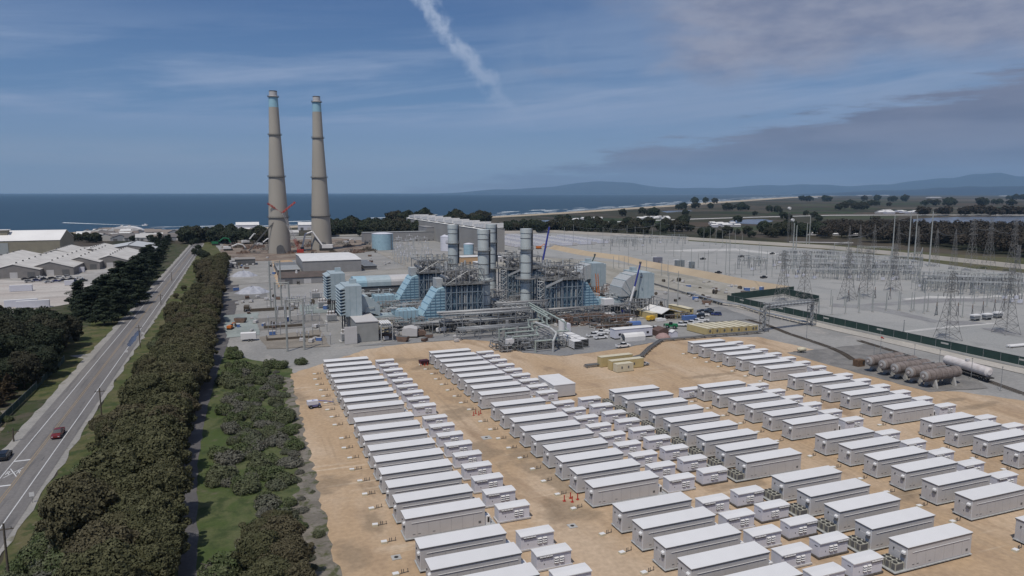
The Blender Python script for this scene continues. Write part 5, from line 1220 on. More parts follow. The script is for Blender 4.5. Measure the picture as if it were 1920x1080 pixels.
# lattice towers
def lattice(kind, H_, wb, wt=1.2, arms=3):
    r = T('lattice_tower', 'x', 'lattice tower'); b = B(); n = 9; zs = [H_*(1-(1-k/n)**1.25) for k in range(n+1)]
    wd = lambda z: wb + (wt-wb)*min(1, (z/(H_*.72)))**.8 if z < H_*.72 else (wt if kind != 'point' else wt*(1-(z-H_*.72)/(H_*.28))+.1)
    for za, zb in zip(zs[:-1], zs[1:]):
        a, c = wd(za)/2, wd(zb)/2; ca = [(-a,-a),(a,-a),(a,a),(-a,a)]; cc = [(-c,-c),(c,-c),(c,c),(-c,c)]; t = .075 if za < H_*.5 else .055
        for i in range(4):
            j = (i+1)%4
            b.tube((*ca[i],za),(*cc[i],zb),t*1.35,n=4,caps=False); b.tube((*ca[i],za),(*cc[j],zb),t*.75,n=4,caps=False); b.tube((*ca[j],za),(*cc[i],zb),t*.75,n=4,caps=False); b.tube((*cc[i],zb),(*cc[j],zb),t*.75,n=4,caps=False)
    b.mk('frame', MG2, r)
    for k in range(arms):
        z = H_*(.70+.10*k); L = 3.9-.5*k; q = B()
        for s in (-1,1):
            for y in (-.5,.5): q.tube((0,y,z),(s*L,0,z+.1),.09,n=4); q.tube((0,y,z+1.2),(s*L,0,z+.15),.07,n=4)
        ar = q.mk('crossarm', MG2, r); i_ = B()
        i_.tube((-L,0,z),(-L,0,z-1.6),.12,n=6); i_.tube((L,0,z),(L,0,z-1.6),.12,n=6); i_.mk('insulator', MDG, ar)
    return r
MG2 = mat('weathered_lattice', (.20,.20,.20), (.155,.15,.145), 1.5, .6, .1)
LT = {k: Proto(lattice(*k)) for k in (('arm',27,7.2,1.3,3),('point',30,4.6,1.6,0),('arm',38,8,1.6,3))}
tl = [(1776,638,0),(1886,626,0),(1507,567,0),(1466,566,0),(1588,563,0),(1623,558,0),(1674,545,0),(1903,548,0),
      (1753,500,1),(1787,505,1),(1682,478,1),(1590,492,1),(1718,492,1),(1819,509,2),(1852,505,2),(1897,510,2),(1637,486,1),(1610,488,1)]
ks = list(LT)
for i, (a, b_, k) in enumerate(sorted(tl)): 
    x, y = G(a, b_); LT[ks[k]].put((x, y, .1), .12*((i*7)%5-2), [f'lattice tower with crossarms on the near gravel, {nth(i)}', f'pointed lattice tower behind the switchgear, {nth(i)}', f'tall lattice pylon with wide crossarms, {nth(i)}'][k]+' tower from the left', 'lattice towers of the switchyard')
# angled lattice gantry and portals
def portal(label, pa, pb, yt, rad=.22, beams=1, group=None):
    a = Vector((*G(*pa),0)); b_ = Vector((*G(*pb),0)); h = ZT(yt, pa[1]); r = T('portal_frame', label, 'portal', (a.x, a.y, .1), 0, group); v = b_-a
    for p in (Vector(), v): B().tube(p, p+Vector((0,0,h)), rad, rad*.8, n=6).mk('post', MMST, r)
    for k in range(beams):
        z = h-.3-k*3; q = B(); q.tube(Vector((0,0,z)), v+Vector((0,0,z)), .17, n=4); q.tube(Vector((0,0,z-.9)), v+Vector((0,0,z-.9)), .12, n=4); n = max(3,int(v.length/1.6))
        for i in range(n): q.tube(v*(i/n)+Vector((0,0,z-(.9 if i%2 else 0))), v*((i+1)/n)+Vector((0,0,z-(0 if i%2 else .9))), .07, n=4)
        bm = q.mk('beam', MMST, r)
        for i in range(1,4): s = v*(i/4); B().tube(s+Vector((0,0,z-.9)), s+Vector((0,0,z-2.6)), .13, n=6).mk('insulator', MDG, bm)
    return r
for i, (pa, pb, yt) in enumerate((((1561,516),(1588,512),455),((1605,514),(1636,516),460),((1636,516),(1668,518),461),((1700,526),(1722,524),473),((1722,524),(1727,506),476),((1487,514),(1507,516),478),((1520,520),(1545,522),474),((1545,522),(1571,524),478),((1390,520),(1412,517),487),((1412,517),(1437,516),487),((1750,540),(1775,542),505),((1775,542),(1800,543),507),((1812,548),(1840,549),510),((1840,549),(1868,550),512),((1868,552),(1898,553),515),((1600,540),(1626,541),505),((1640,536),(1668,537),503))):
    portal(f'steel portal frame with hanging insulators, {nth(i)} in the switchyard', pa, pb, yt, group='portal frames of the switchyard')
for i, (pa, pb, yt) in enumerate((((508,578),(528,576),489),((518,609),(544,608),528),((539,659),(571,656),560))): portal(f'tall grey H-frame left of the power block, {nth(i,"rear") if i == 0 else ["","middle","front"][i]} one', pa, pb, yt, .42, 1)
# switchgear: breakers, disconnects, bus supports
def gear(kind, seed):
    r = T('switchgear_bay', 'x', 'switchgear'); rr = random.Random(seed)
    if kind == 0:
        f = B(); 
        for y in (0,6.4): f.box(-.09,.09,y-.09,y+.09,0,4.2)
        f.box(-.15,.15,-.4,6.8,4.2,4.5); f.mk('support', MMST, r)
        for y in (0,3.2,6.4):
            q = B(); q.tube((0,y,4.5),(0,y,6.6),.17,.11,n=7); q.tube((0,y,6.7),(5,y,6.7),.09,n=4); q.tube((5,y,4.5),(5,y,6.6),.17,.11,n=7); q.mk('insulator', MG, r)
        g = B()
        for y in (0,6.4): g.box(4.91,5.09,y-.09,y+.09,0,4.2)
        g.box(4.85,5.15,-.4,6.8,4.2,4.5); g.mk('support', MMST, r)
    elif kind == 1:
        B().box(-1,1,-.6,.6,.6,2.3).mk('tank', MWALL2, r); q = B(); q.box(-1.2,1.2,-.7,.7,.0,.598); q.mk('plinth', MCONC, r)
        for s in (-.7,.7):
            B().tube((s,0,2.3),(s*2.2,0,5.2),.24,.13,n=7).mk('bushing', MDG, r)
    else:
        f = B()
        for x in (-5,5):
            for y in (-.8,.8): f.box(x-.15,x+.15,y-.15,y+.15,0,7)
            f.box(x-.2,x+.2,-1,1,7,7.3)
        f.box(-6,6,-.15,.15,7.3,7.6); f.box(-6,6,-.1,.1,6.0,6.2); f.mk('frame', MG, r)
        for x in (-3,0,3): B().tube((x,0,7.3),(x,0,5.4),.2,.14,n=7).mk('insulator', MDK, r)
    return r
GP_ = [Proto(gear(0,1)), Proto(gear(1,2)), Proto(gear(2,3)), Proto(gear(0,4))]
pos = []
rr = random.Random(3)
for y, x0, x1, st in ((487,1468,1600,15),(494,1462,1720,15),(502,1465,1720,15),(511,1470,1722,15),(521,1475,1715,17),(532,1730,1915,17),(540,1728,1915,17),(549,1735,1915,19),(560,1845,1915,20),(498,1395,1450,18),(506,1392,1445,18)):
    x = x0
    while x < x1: pos.append((x+rr.uniform(-3,3), y+rr.uniform(-2,2)+(x-x0)*.02)); x += st
for y, x0, x1, st in ((516,1480,1720,19),(526,1560,1715,19),(484,1490,1640,19),(545,1725,1915,22),(570,1880,1915,15)):
    x = x0
    while x < x1: pos.append((x+rr.uniform(-4,4), y+rr.uniform(-2,2))); x += st
for y, x0, x1 in ((452,1150,1290),(457,1160,1280),(462,1140,1210)):
    x = x0
    while x < x1: pos.append((x, y+rr.uniform(-1,1))); x += 13
for i, (a, b_) in enumerate(pos):
    x, y = G(a, b_); k = rr.choice((0,0,1,2,3)); P_ = GP_[k]
    P_.put((x, y, .1), .05*rr.randint(-1,1), 'grey switchgear frame with insulators among the crowded switchyard rows', 'switchgear frames of the crowded switchyard rows')
# A-frame disconnect stands and breakers at the near right
for i, (a, b_) in enumerate(((1755,592),(1795,593),(1822,597),(1842,590),(1864,586),(1882,582),(1640,560),(1610,556),(1590,566),(1668,562))):
    x, y = G(a, b_); r = T('disconnect_stand', f'dark A-shaped switch stand on the near gravel, {nth(i)} placed', 'switch stand', (x, y, .1), .3, 'dark A-shaped stands on the gravel'); q = B(); q.tube((-1.6,0,0),(0,0,4.6),.14,n=4); q.tube((1.6,0,0),(0,0,4.6),.14,n=4); q.tube((-.8,0,2.3),(.8,0,2.3),.1,n=4); q.mk('frame', MDG, r); B().tube((0,0,4.6),(0,0,6.4),.2,.12,n=7).mk('insulator', MRUS, r); B().box(-1.5,1.5,-.1,.1,4.4,4.58).mk('blade', MG, r)
for i, (a, b_) in enumerate(((1828,602),(1850,600),(1870,597))):
    x, y = G(a, b_); r = T('circuit_breaker', f'{nth(i)} of three white roofed breakers on the near gravel', 'circuit breaker', (x, y, .1)); B().box(-2,2,-1,1,1,2.2).mk('cabinet', MG, r); B().box(-2.3,2.3,-1.2,1.2,2.3,2.9).mk('top', MW, r); q = B(); q.box(-1.9,-1.6,-.8,.8,0,1); q.box(1.6,1.9,-.8,.8,0,1); q.box(-1.9,1.9,-.1,.1,.4,.6); q.mk('legs', MDG, r)
for i, (a, b_, w) in enumerate(((1233,494,6.5),(1274,500,6.5),(1297,503,3))):
    x, y = G(a, b_); r = T('control_cabinet', f'big grey switchyard cabinet on the gravel beyond the tan bank, {nth(i)} from left', 'cabinet', (x, y, .1), -.1); B().box(-w/2,w/2,-2,2,.2,5).mk('body', mat('slate%d' % i,(.17,.17,.21) if i == 0 else (.2,.22,.23)), r); B().box(-w/2,w/2*.3,2.2,4.5,4.6,5.0).mk('canopy', MW, r); B().box(-.5,.5,-2.06,-2.004,.4,2.4).mk('door', MDG, r)
for i, (a, b_, w) in enumerate(((1347,513,5),(1432,522,5),(1318,487,4),(1390,482,4),(1467,479,9),(1448,477,7))):
    x, y = G(a, b_); veh('pickup', 1, 0, 0, .2, f'dark truck parked on the switchyard gravel, {nth(i)}', .12, (x, y), 'dark trucks on the switchyard gravel')
r = T('pipe_bundle', 'two white pipes lying on timbers at the right edge of the gravel', 'pipes', (*G(1893,653), .1), -.05)
for s in (0, 1.1): B().tube((0,s,.6),(24,s,.6),.42,n=8).mk('pipe', MW, r)
q = B(); q.box(.5,.9,-.6,1.8,0,.18); q.mk('timber', MWOOD, r); B().box(12,12.4,-.6,1.8,0,.18).mk('timber', MWOOD, r)
# gravel roads in the yard
GTRK = ground_mat('switchyard_track', [(.215,.21,.215),(.25,.25,.25)], [(.05,.4,.6)], fine=1); GLGT = ground_mat('pale_track', [(.47,.46,.44),(.42,.41,.40)], [(.05,.4,.6)], fine=1)
sheet('yard_track', GR((1560,569),(1600,572),(1640,569),(1690,565),(1750,559),(1850,560),(1919,566),(1919,572),(1850,566),(1790,566),(1755,568),(1690,572),(1640,575),(1680,582),(1720,592),(1768,603),(1752,606),(1700,595),(1650,585),(1600,578),(1560,576)), .13, GTRK, 8, .4)
sheet('pale_track', GR((1690,561),(1740,555.5),(1830,556.5),(1919,551),(1919,554),(1840,560),(1740,560),(1700,563)), .16, GLGT, 8, .4)
sheet('pale_track', GR((1668,624),(1750,615),(1850,606),(1880,606),(1850,609),(1750,618),(1672,626.5)), .13, GLGT, 8, .3)
sheet('yard_track', GR((1770,603),(1810,602),(1850,607),(1800,611),(1775,609)), .15, GTRK, 8, .3)
sheet('yard_track', GR((1840,615),(1880,619),(1919,625),(1919,633),(1880,626),(1845,618)), .15, GTRK, 8, .3)
sheet('pale_track', GR((1240,470),(1290,468),(1380,466),(1460,475),(1455,478),(1380,470),(1300,472)), .13, GLGT, 14, .8)
# conductors strung between towers and poles
def wire(label, pts, sag=2.5, n=3, gap=1.6, rad=.035):
    r = T('power_line', label, 'power line'); 
    for j in range(n):
        b = B(); 
        for (a, c) in zip(pts[:-1], pts[1:]):
            a = Vector(a); c = Vector(c); prev = None
            for k in range(9):
                f = k/8; p = a.lerp(c, f) + Vector(((j-(n-1)/2)*gap*.3, (j-(n-1)/2)*gap, -4*sag*f*(1-f)))
                if prev is not None: b.tube(prev, p, rad, n=3, caps=False)
                prev = p
        b.mk('conductor', MG, r)
    return r
def P3(px, py, yt, dz=0): x, y = G(px, py); return (x, y, ZT(yt, py)-1+dz)
tops = [P3(1487,470,418), P3(1517,459,404)]
wire('wires strung between the pointed towers and the big pylons', [P3(1682,478,435), P3(1753,500,430), P3(1787,505,434), P3(1819,509,420), P3(1852,505,424), P3(1897,510,430)])
wire('wires rising to the tall tubular poles', [P3(1590,492,445), P3(1672.5,486,406), P3(1742,500,398), P3(1919,470,408)], 4)
wire('long wires passing over the middle of the switchyard', [P3(1320,508,472), P3(1360,516,452), P3(1466,566,485), P3(1507,567,478), P3(1588,563,482), P3(1623,558,482), P3(1674,545,492)], 2)
wire('wires between the near lattice towers', [P3(1674,545,492), P3(1776,638,507), P3(1886,626,500), P3(1960,612,500)], 3)
wire('wires along the line of slender masts', [P3(1075,458,421), P3(1130,462,425), P3(1190,470,424), P3(1237,445,416), P3(1342,459,425), P3(1378,466,430)], 2)
# ---------------- vegetation ----------------
def leafmat(name, c1, c2, c3=None, s=.55):
    m = bpy.data.materials.new(name); m.use_nodes = True; nt = m.node_tree; n = nt.nodes; L = nt.links; p = n['Principled BSDF']; p.inputs['Roughness'].default_value = .8; p.inputs['Specular IOR Level'].default_value = .15
    tcn = n.new('ShaderNodeTexCoord'); t = n.new('ShaderNodeTexNoise'); t.inputs['Scale'].default_value = s; t.inputs['Detail'].default_value = 5; L.new(tcn.outputs['Object'], t.inputs['Vector'])
    r = n.new('ShaderNodeMapRange'); L.new(t.outputs[0], r.inputs[0]); r.inputs[1].default_value = .36; r.inputs[2].default_value = .64
    mx = n.new('ShaderNodeMix'); mx.data_type = 'RGBA'; L.new(r.outputs[0], mx.inputs[0]); mx.inputs[6].default_value = (*c1,1); mx.inputs[7].default_value = (*c2,1)
    oi = n.new('ShaderNodeObjectInfo'); m2 = n.new('ShaderNodeMix'); m2.data_type = 'RGBA'; mr = n.new('ShaderNodeMapRange'); L.new(oi.outputs['Random'], mr.inputs[0]); mr.inputs[1].default_value = .45; mr.inputs[4].default_value = .75
    L.new(mr.outputs[0], m2.inputs[0]); L.new(mx.outputs[2], m2.inputs[6]); m2.inputs[7].default_value = (*(c3 or c2),1); L.new(m2.outputs[2], p.inputs['Base Color']); return m
LEUC = leafmat('eucalyptus_leaf', (.055,.058,.028), (.098,.096,.050), (.095,.077,.050))
LCYP = leafmat('cypress_leaf', (.022,.032,.020), (.042,.054,.031), (.03,.04,.026))
LDRK = leafmat('dark_leaf', (.024,.034,.020), (.045,.052,.032), (.052,.044,.030))
LSHR = leafmat('shrub_leaf', (.062,.084,.034), (.108,.122,.064), (.10,.105,.064), .8)
LGRY = leafmat('grey_scrub_leaf', (.105,.105,.085), (.15,.145,.12), (.08,.095,.05), .8)
LPIN = leafmat('brown_pine_leaf', (.065,.048,.030), (.10,.075,.045), (.045,.05,.028))
MBRK = mat('bark', (.13,.105,.085), (.08,.065,.05), 2, .9)
def leaves(b, c, rx, ry, rz, n, sz, rr, shell=.55, flatk=0, zmin=None):
    for _ in range(n):
        while True:
            v = Vector((rr.uniform(-1,1), rr.uniform(-1,1), rr.uniform(-1,1)))
            if .05 < v.length < 1: break
        v = v.normalized()*(v.length**(1-shell)) if rr.random() < .85 else v
        p = Vector((c[0]+v.x*rx, c[1]+v.y*ry, c[2]+v.z*rz))
        nn = (v + Vector((rr.uniform(-.8,.8), rr.uniform(-.8,.8), rr.uniform(-.5,.9)))).normalized() if not flatk else Vector((rr.uniform(-.4,.4), rr.uniform(-.4,.4), 1)).normalized()
        u = nn.orthogonal().normalized(); w = nn.cross(u); a = rr.uniform(0, 6.28); u, w = u*cos(a)+w*sin(a), w*cos(a)-u*sin(a); s = sz*rr.uniform(.55,1.35)
        b.add([p-u*s-w*s*.5, p+u*s*.9-w*s*.35, p+u*s*.4+w*s*.7, p-u*s*.5+w*s*.55], [(0,1,2,3)])
def tree(kind, seed, H_, R_, nl, ls, m, label='x', name='tree'):
    rr = random.Random(seed); r = T(name, label, name.replace('_',' ')); t = B(); tips = []
    lean = Vector((rr.uniform(-.6,.6), rr.uniform(-.6,.6), 0)); top = lean + Vector((0,0,H_*.62))
    t.tube((0,0,-.2), top*.5, .32*H_/11, .22*H_/11, n=7); t.tube(top*.5, top, .22*H_/11, .10, n=6)
    for i in range(6):
        a = i*1.05+rr.uniform(-.3,.3); s = top*rr.uniform(.35,.9); e = s + Vector((cos(a)*R_*.75, sin(a)*R_*.75, H_*rr.uniform(.1,.28))); t.tube(s, e, .10*H_/11, .04, n=5); tips.append(e)
    t.mk('trunk', MBRK, r)
    b = B()
    if kind == 'round':
        nlob = 30
        for i in range(nlob):
            a = i*2.4; f = (i+.5)/nlob; q = R_*sqrt(f)*.82; z = H_*(.50+.40*(1-f**1.3)) + rr.uniform(-.09,.06)*H_
            rad = R_*rr.uniform(.20,.36); leaves(b, (cos(a)*q+lean.x, sin(a)*q+lean.y, z), rad, rad, rad*rr.uniform(.55,.85), nl//nlob, ls, rr)
        for i in range(7):
            a = rr.uniform(0,6.28); rad = R_*rr.uniform(.2,.34); leaves(b, (cos(a)*R_*.7, sin(a)*R_*.7, H_*rr.uniform(.22,.42)), rad, rad, rad, nl//34, ls, rr)
        leaves(b, (lean.x*.5, lean.y*.5, H_*.66), R_*.98, R_*.98, H_*.27, int(nl*.42), ls*.9, rr, .25)
        for i in range(16):
            a = rr.uniform(0,6.28); q = R_*rr.uniform(.7,1.08); rad = R_*rr.uniform(.10,.2); leaves(b, (cos(a)*q, sin(a)*q, H_*rr.uniform(.4,.8)), rad, rad, rad, nl//90, ls, rr)
    elif kind == 'cypress':
        for i in range(24):
            f = i/23; z = H_*(.16+.82*f); q = R_*(1-f*.75)*rr.uniform(.35,.95); a = i*2.39
            rad = R_*(.48-.22*f)*rr.uniform(.8,1.25); leaves(b, (cos(a)*q*.8, sin(a)*q*.8, z), rad*1.2, rad*1.2, rad*.34, nl//24, ls, rr, .5, 1 if rr.random()<.5 else 0)
    elif kind == 'cone':
        for i in range(16):
            f = i/15; z = H_*(.12+.86*f); rad = R_*(1-f)**.8+.25
            for k in range(3): a = rr.uniform(0,6.28); leaves(b, (cos(a)*rad*.45, sin(a)*rad*.45, z), rad*.6, rad*.6, H_*.05, max(6,int(nl/48)), ls, rr, .4, 1)
    elif kind == 'shrub':
        for i in range(9):
            a = rr.uniform(0,6.28); q = R_*rr.uniform(0,.7); rad = R_*rr.uniform(.3,.5); leaves(b, (cos(a)*q, sin(a)*q, H_*rr.uniform(.25,.6)), rad, rad, H_*.4, nl//9, ls, rr)
        leaves(b, (0,0,H_*.35), R_*.95, R_*.95, H_*.42, nl//2, ls, rr, .2)
    b.mk('crown', m, r); return r
PT = {}
for i in range(5): PT['euc',i] = Proto(tree('round', 100+i, 10.5, 4.9, 11500, .23, LEUC, name='eucalyptus_tree'))
for i in range(3): PT['cyp',i] = Proto(tree('cypress', 200+i, 14, 6.5, 6500, .40, LCYP, name='cypress_tree'))
for i in range(2): PT['drk',i] = Proto(tree('round', 300+i, 14, 6.2, 9000, .33, LDRK, name='dark_tree'))
for i in range(2): PT['pin',i] = Proto(tree('cone', 330+i, 10, 3.4, 3600, .30, LPIN, name='pine_tree'))
for i in range(3): PT['shr',i] = Proto(tree('shrub', 400+i, 2.4, 2.5, 2300, .17, LSHR, name='shrub'))
for i in range(2): PT['gry',i] = Proto(tree('shrub', 420+i, 1.9, 2.3, 1700, .15, LGRY, name='grey_shrub'))
for i in range(3): PT['far',i] = Proto(tree('round', 500+i, 12, 6.5, 1500, .75, LDRK, name='distant_tree'))
NV = {'euc':5,'cyp':3,'drk':2,'pin':2,'shr':3,'gry':2,'far':3}
def plant(k, x, y, s, label, group, z=0.0, rr=random.Random(77)):
    PT[k, rr.randrange(NV[k])].put((x, y, z), rr.uniform(0,6.28), label, group, (s*rr.uniform(.9,1.1), s*rr.uniform(.9,1.1), s*rr.uniform(.88,1.12)))
rr = random.Random(21); npl = 0
for y in range(60, 224, 5): plant(rr.choice(('gry','gry','shr')), rr.uniform(7.5,10.8), y+rr.uniform(-2,2), rr.uniform(.25,.6), 'small tuft on the bare strip beside the dirt yard', 'tufts on the bare strip')
# belt between the road verge and the service path
y = 50
while y < 600:
    left = (-21 if y < 78 else -23 if y < 120 else -26.5 if y < 170 else -28 if y < 335 or y > 500 else -20.5) + 1.6*sin(y*.13) + 1.3*sin(y*.31)
    w = 5.4 + y*.004
    x = -14.2 if y < 130 else -14.6 if y > 210 else -17.4
    while x > left:
        if rr.random() < .96: plant('euc', x+rr.uniform(-1.1,1.1), y+rr.uniform(-2,2), (rr.uniform(.72,1.18) if x > -25 else rr.uniform(.5,.95)), 'olive-brown eucalyptus in the dense belt between road and service path', 'eucalyptus belt beside the service path')
        x -= w*rr.uniform(.8,1.15)
    y += w*rr.uniform(.82,1.08)
# scrub on the road side of the belt, and on the bank right of the path
y = 48
while y < 330:
    for _ in range(8 if y < 135 else 1):
        x = rr.uniform(-35.5+max(0,(y-90))*.06, -20 if y < 78 else -23) if y < 135 else rr.uniform(-31,-28); k = rr.choice(('gry','shr','shr'))
        plant(k, x, y+rr.uniform(-2,2), rr.uniform(.6,1.4), 'low shrub on the grassy verge left of the tree belt', 'verge shrubs left of the belt')
    y += 4.2
y = 44
while y < 236:
    for _ in range(5):
        lim = 7.5 if y < 100 else 6.8 if y < 150 else 9.5
        x = rr.uniform(-6.5 if y < 130 else -7.5 if y < 180 else -6.5, lim)
        if 116 < y < 138 and x < -.5 and rr.random() < .85: continue
        k = rr.choice(('shr','gry')) if x < 3 else rr.choice(('gry','gry','shr'))
        plant(k, x, y+rr.uniform(-2,2), rr.uniform(.5,1.3), 'shrub on the scrubby bank between path and dirt yard', 'shrubs on the bank right of the path')
    y += 3.6
for x, y, s in ((1.0,113,.62),(3.6,110,.66),(0.5,105,.7),(4.0,103,.72),(1.8,97,.7),(5.0,96,.62),(1.0,91,.6),(4.2,118,.42),(6.0,90,.6),(2.5,84,.6),(3,122,.35)): plant('euc', x, y, s, 'big olive bush at the bottom of the scrubby bank', 'big bushes at the bottom of the bank')
for px, py, s, k in ((432,690,.8,'shr'),(440,672,1.2,'shr'),(436,660,1.0,'shr'),(455,695,1.4,'shr'),(475,697,1.1,'shr'),(508,689,1.3,'shr'),(525,690,1.2,'shr'),(565,683,1.0,'shr'),(490,702,1.2,'shr'),(432,705,1.3,'shr'),(424,720,1.4,'shr')):
    plant(k, *G(px,py), s, 'green bush where the bank meets the grey yard', 'bushes at the top end of the bank')
for px, py, s in ((325,585,.32),(316,588,.26),(330,560,.3),(345,545,.35)): plant('euc', *G(px,py), s, 'small round tree on the grass strip right of the road', 'small trees on the grass strip')
# left of the road
for px, py, s in ((150,590,.75),(172,596,.85),(186,570,.9),(205,590,.95),(218,560,1.0),(236,575,1.0),(240,545,1.05),(262,552,1.0),(255,525,1.0),(280,530,1.0),(272,505,1.0),(290,508,.95),(222,600,.8),(196,610,.8),(160,600,.8),(180,588,.95),(200,575,1.0),(228,590,.95),(246,560,1.05),(250,545,1.05),(266,535,1.05),(268,515,1.05),(230,545,1.1),(215,575,1.0),(282,495,.95),(150,575,.85),(262,570,.75)):
    plant('cyp', *G(px,py), s*1.12, 'dark layered cypress in the clump left of the road', 'dark cypress clump left of the road')
for px, py, s in ((300,492,.8),(303,482,.8),(308,472,.8),(296,474,.85),(313,463,.8),(290,466,.9),(318,456,.7),(300,458,1.0),(285,460,.7)): plant('cyp', *G(px,py), s, 'dark cypress lining the far left side of the road', 'cypresses lining the far road')
for px, py, s in ((365,480,.6),(372,470,.6),(360,462,.6),(352,455,.55),(368,458,.7),(386,492,.8),(378,485,.8)): plant('drk', *G(px,py), s*.8, 'dark tree at the far end of the tree belt', 'dark trees at the far end of the belt')
for x, y, s in ((-66,292,.95),(-73,286,1.0),(-82,292,.95),(-92,300,1.0),(-68,272,.95),(-78,268,1.05),(-90,276,1.0),(-66,254,.85),(-76,250,1.0),(-88,254,1.0),(-100,280,1.0),(-104,262,1),(-71,305,.8),(-84,310,.85),(-98,315,.8),(-65,240,.7),(-80,236,.85),(-63,265,1.0),(-64,280,1.05),(-70,262,1.1),(-74,300,1.1),(-84,270,1.15),(-96,290,1.15),(-90,312,1.1),(-62,300,.8),(-64,312,.75),(-108,300,1.2),(-112,285,1.2),(-73,242,1.1),(-85,244,1.1),(-94,262,1.1),(-60,252,.75),(-61,240,.7),(-70,320,.8),(-80,325,.85),(-92,330,.9)):
    plant('drk', x, y, s*1.12, 'large dark tree in the grove at the left edge', 'grove of dark trees at the left edge')
for x, y, s in ((-66,226,.85),(-71,221,.9),(-77,224,1.0),(-72,231,1.0),(-84,225,1.0),(-68,214,.7),(-63,221,.7),(-75,217,.95),(-80,230,1.1),(-88,222,1.05),(-66,232,1.0),(-62,229,.8)): plant('pin', x, y, s, 'brownish pine at the foot of the left grove', 'brown pines before the left grove')
y = 120
while y < 218:
    for _ in range(4): plant(rr.choice(('gry','gry','shr')), rr.uniform(-84,-56.5), y+rr.uniform(-2,2), rr.uniform(.4,.9), 'dry grey bush on the slope left of the road', 'dry bushes left of the road')
    y += 4.5
# background trees: (list of pixel boxes, density)
def clump(x0, x1, yb0, yb1, n, s, label, group):
    for _ in range(n):
        f = rr.random(); px = x0+(x1-x0)*f; py = yb0+(yb1-yb0)*rr.random(); x, y = G(px, py); plant('far', x, y, s*rr.uniform(.75,1.2), label, group)
clump(350,505,448,458,40,1.25,'dark tree in the line behind the demolition yard','tree line behind the demolition yard')
clump(612,800,434,444,52,1.5,'dark tree in the thick line right of the chimneys','tree line right of the chimneys')
clump(740,915,420,428,30,1.9,'dark tree beyond the very long hall','trees beyond the very long hall')
clump(925,1100,431,437,34,1.25,'dark tree behind the white-topped hall and far battery field','trees behind the far battery field')
clump(1030,1115,418,430,8,1.2,'big dark tree rising behind the far battery field','trees behind the far battery field')
clump(1100,1300,431,440,24,1.15,'dark tree on the grass beyond the switchyard masts','trees beyond the switchyard masts')
clump(1310,1420,440,447,12,.9,'dark tree among huts beyond the switchyard','trees among the huts')
clump(1420,1560,438,446,20,1.3,'dark tree at the left end of the right-hand wood','trees left of the right-hand wood')
# the far-off wood on the right reads as one mass: crowns grown into one object
def wood(name, areas, seed, s, ls=1.1):
    b = B(); rr_ = random.Random(seed)
    for (x0, x1, yb0, yb1, y2, n) in areas:
        for _ in range(n):
            f = rr_.random(); px = x0+(x1-x0)*f; py = yb0+(yb1-yb0)*f - (y2*rr_.random()); x, y = G(px, py); h = 13*s*rr_.uniform(.75,1.25); R_ = 6.5*s*rr_.uniform(.8,1.2)
            for k in range(6):
                a = k*1.1+rr_.uniform(0,1); q = R_*.55; leaves(b, (x+cos(a)*q, y+sin(a)*q, h*rr_.uniform(.4,.78)), R_*.5, R_*.5, R_*.42, 60, ls, rr_)
    return tag(b.mk(name, LWOOD), kind='stuff')
LWOOD = leafmat('wood_leaf', (.034,.030,.024), (.060,.048,.036), (.045,.042,.03), .09)
wood('far_wood', ((1545,1720,447,462,16,80),(1640,1930,454,484,30,170),(1560,1940,436,446,8,90)), 8, 1.35)
wood('slough_wood', ((1725,1960,405.5,406,2.5,46),), 9, 1.9, 2.2)
clump(1100,1320,421,429,14,1.3,'dark tree scattered on the flats before the shore','scattered trees on the flats')
clump(1250,1560,404,420,10,1.2,'lone tree by the far farm road','lone trees by the far road')
clump(1585,1672,384,387,14,1.8,'tree in the small far clump among the fields','far clumps among the fields')
clump(1350,1400,391,396,12,1.7,'tree in the rounded far clump near the shore','far clumps near the shore')
clump(1440,1470,397,400,4,1.5,'tree in the small far clump among the fields','far clumps among the fields')
clump(130,200,448,455,12,.8,'dark tree among the harbour roofs','trees among the harbour roofs')
clump(200,310,448,454,10,.6,'dark tree among the harbour roofs','trees among the harbour roofs')
# ---------------- depot at the left ----------------
MSW = mat('shed_wall', (.225,.21,.20), (.19,.18,.175), .3, .8)
gable('big_warehouse', 'huge tan building with a bright white roof at the left edge', 'warehouse', -400, 770, 243, 60, 13, 21, MTW, mat('bright_roof',(.74,.72,.70),(.68,.66,.64),.05), 0, 'x', 0)
b_ = B().box(-300, -198, 769.7, 769.95, 1, 11.3); tag(b_.mk('wall_screen', mat('pale_blue_grey',(.32,.34,.34),(.28,.30,.30),.1)), 'pale blue-grey panel covering the left half of the huge tan building wall', 'wall panel')
for i, x in enumerate((-288,-214)): 
    r = T('roof_penthouse', ['grey roof house at the left edge of the bright white roof','grey roof house on the bright white roof'][i], 'roof house', (x, 786, 16)); B().box(0,12,0,8,0,6.2).mk('wall', MTW, r); B().box(-1,13,-1,9,6.2,6.7).mk('roof', MROOF, r)
GS = 'gabled grey sheds of the depot'
for i, (px, py, w, d, he, hr) in enumerate(((50,519,28,130,5.4,9.6),(112,508,26,120,5.4,9.6),(170,503,26,90,5,9.2),(-24,524,30,130,5.2,9.2),(-110,524,30,130,5.2,9.2),(132,490,30,70,6,10),(190,481,44,60,6,9.5),(72,492,26,60,6,10))):
    x, y = G(px, py); gable('depot_shed', f'gabled depot shed with weathered pale roof, {["nearest, beside the parked cars","second, right of the nearest","third, by the cypresses","cut by the left frame edge","mostly outside the left edge","behind the second one","widest and farthest, smooth grey roof","behind the nearest one"][i]}', 'shed', x, y, w, d, he, hr, MSW, MROOFG if i != 6 else mat('smooth_grey_roof',(.45,.46,.47)), 0, 'y', 3 if i < 4 else 0, 8, GS)
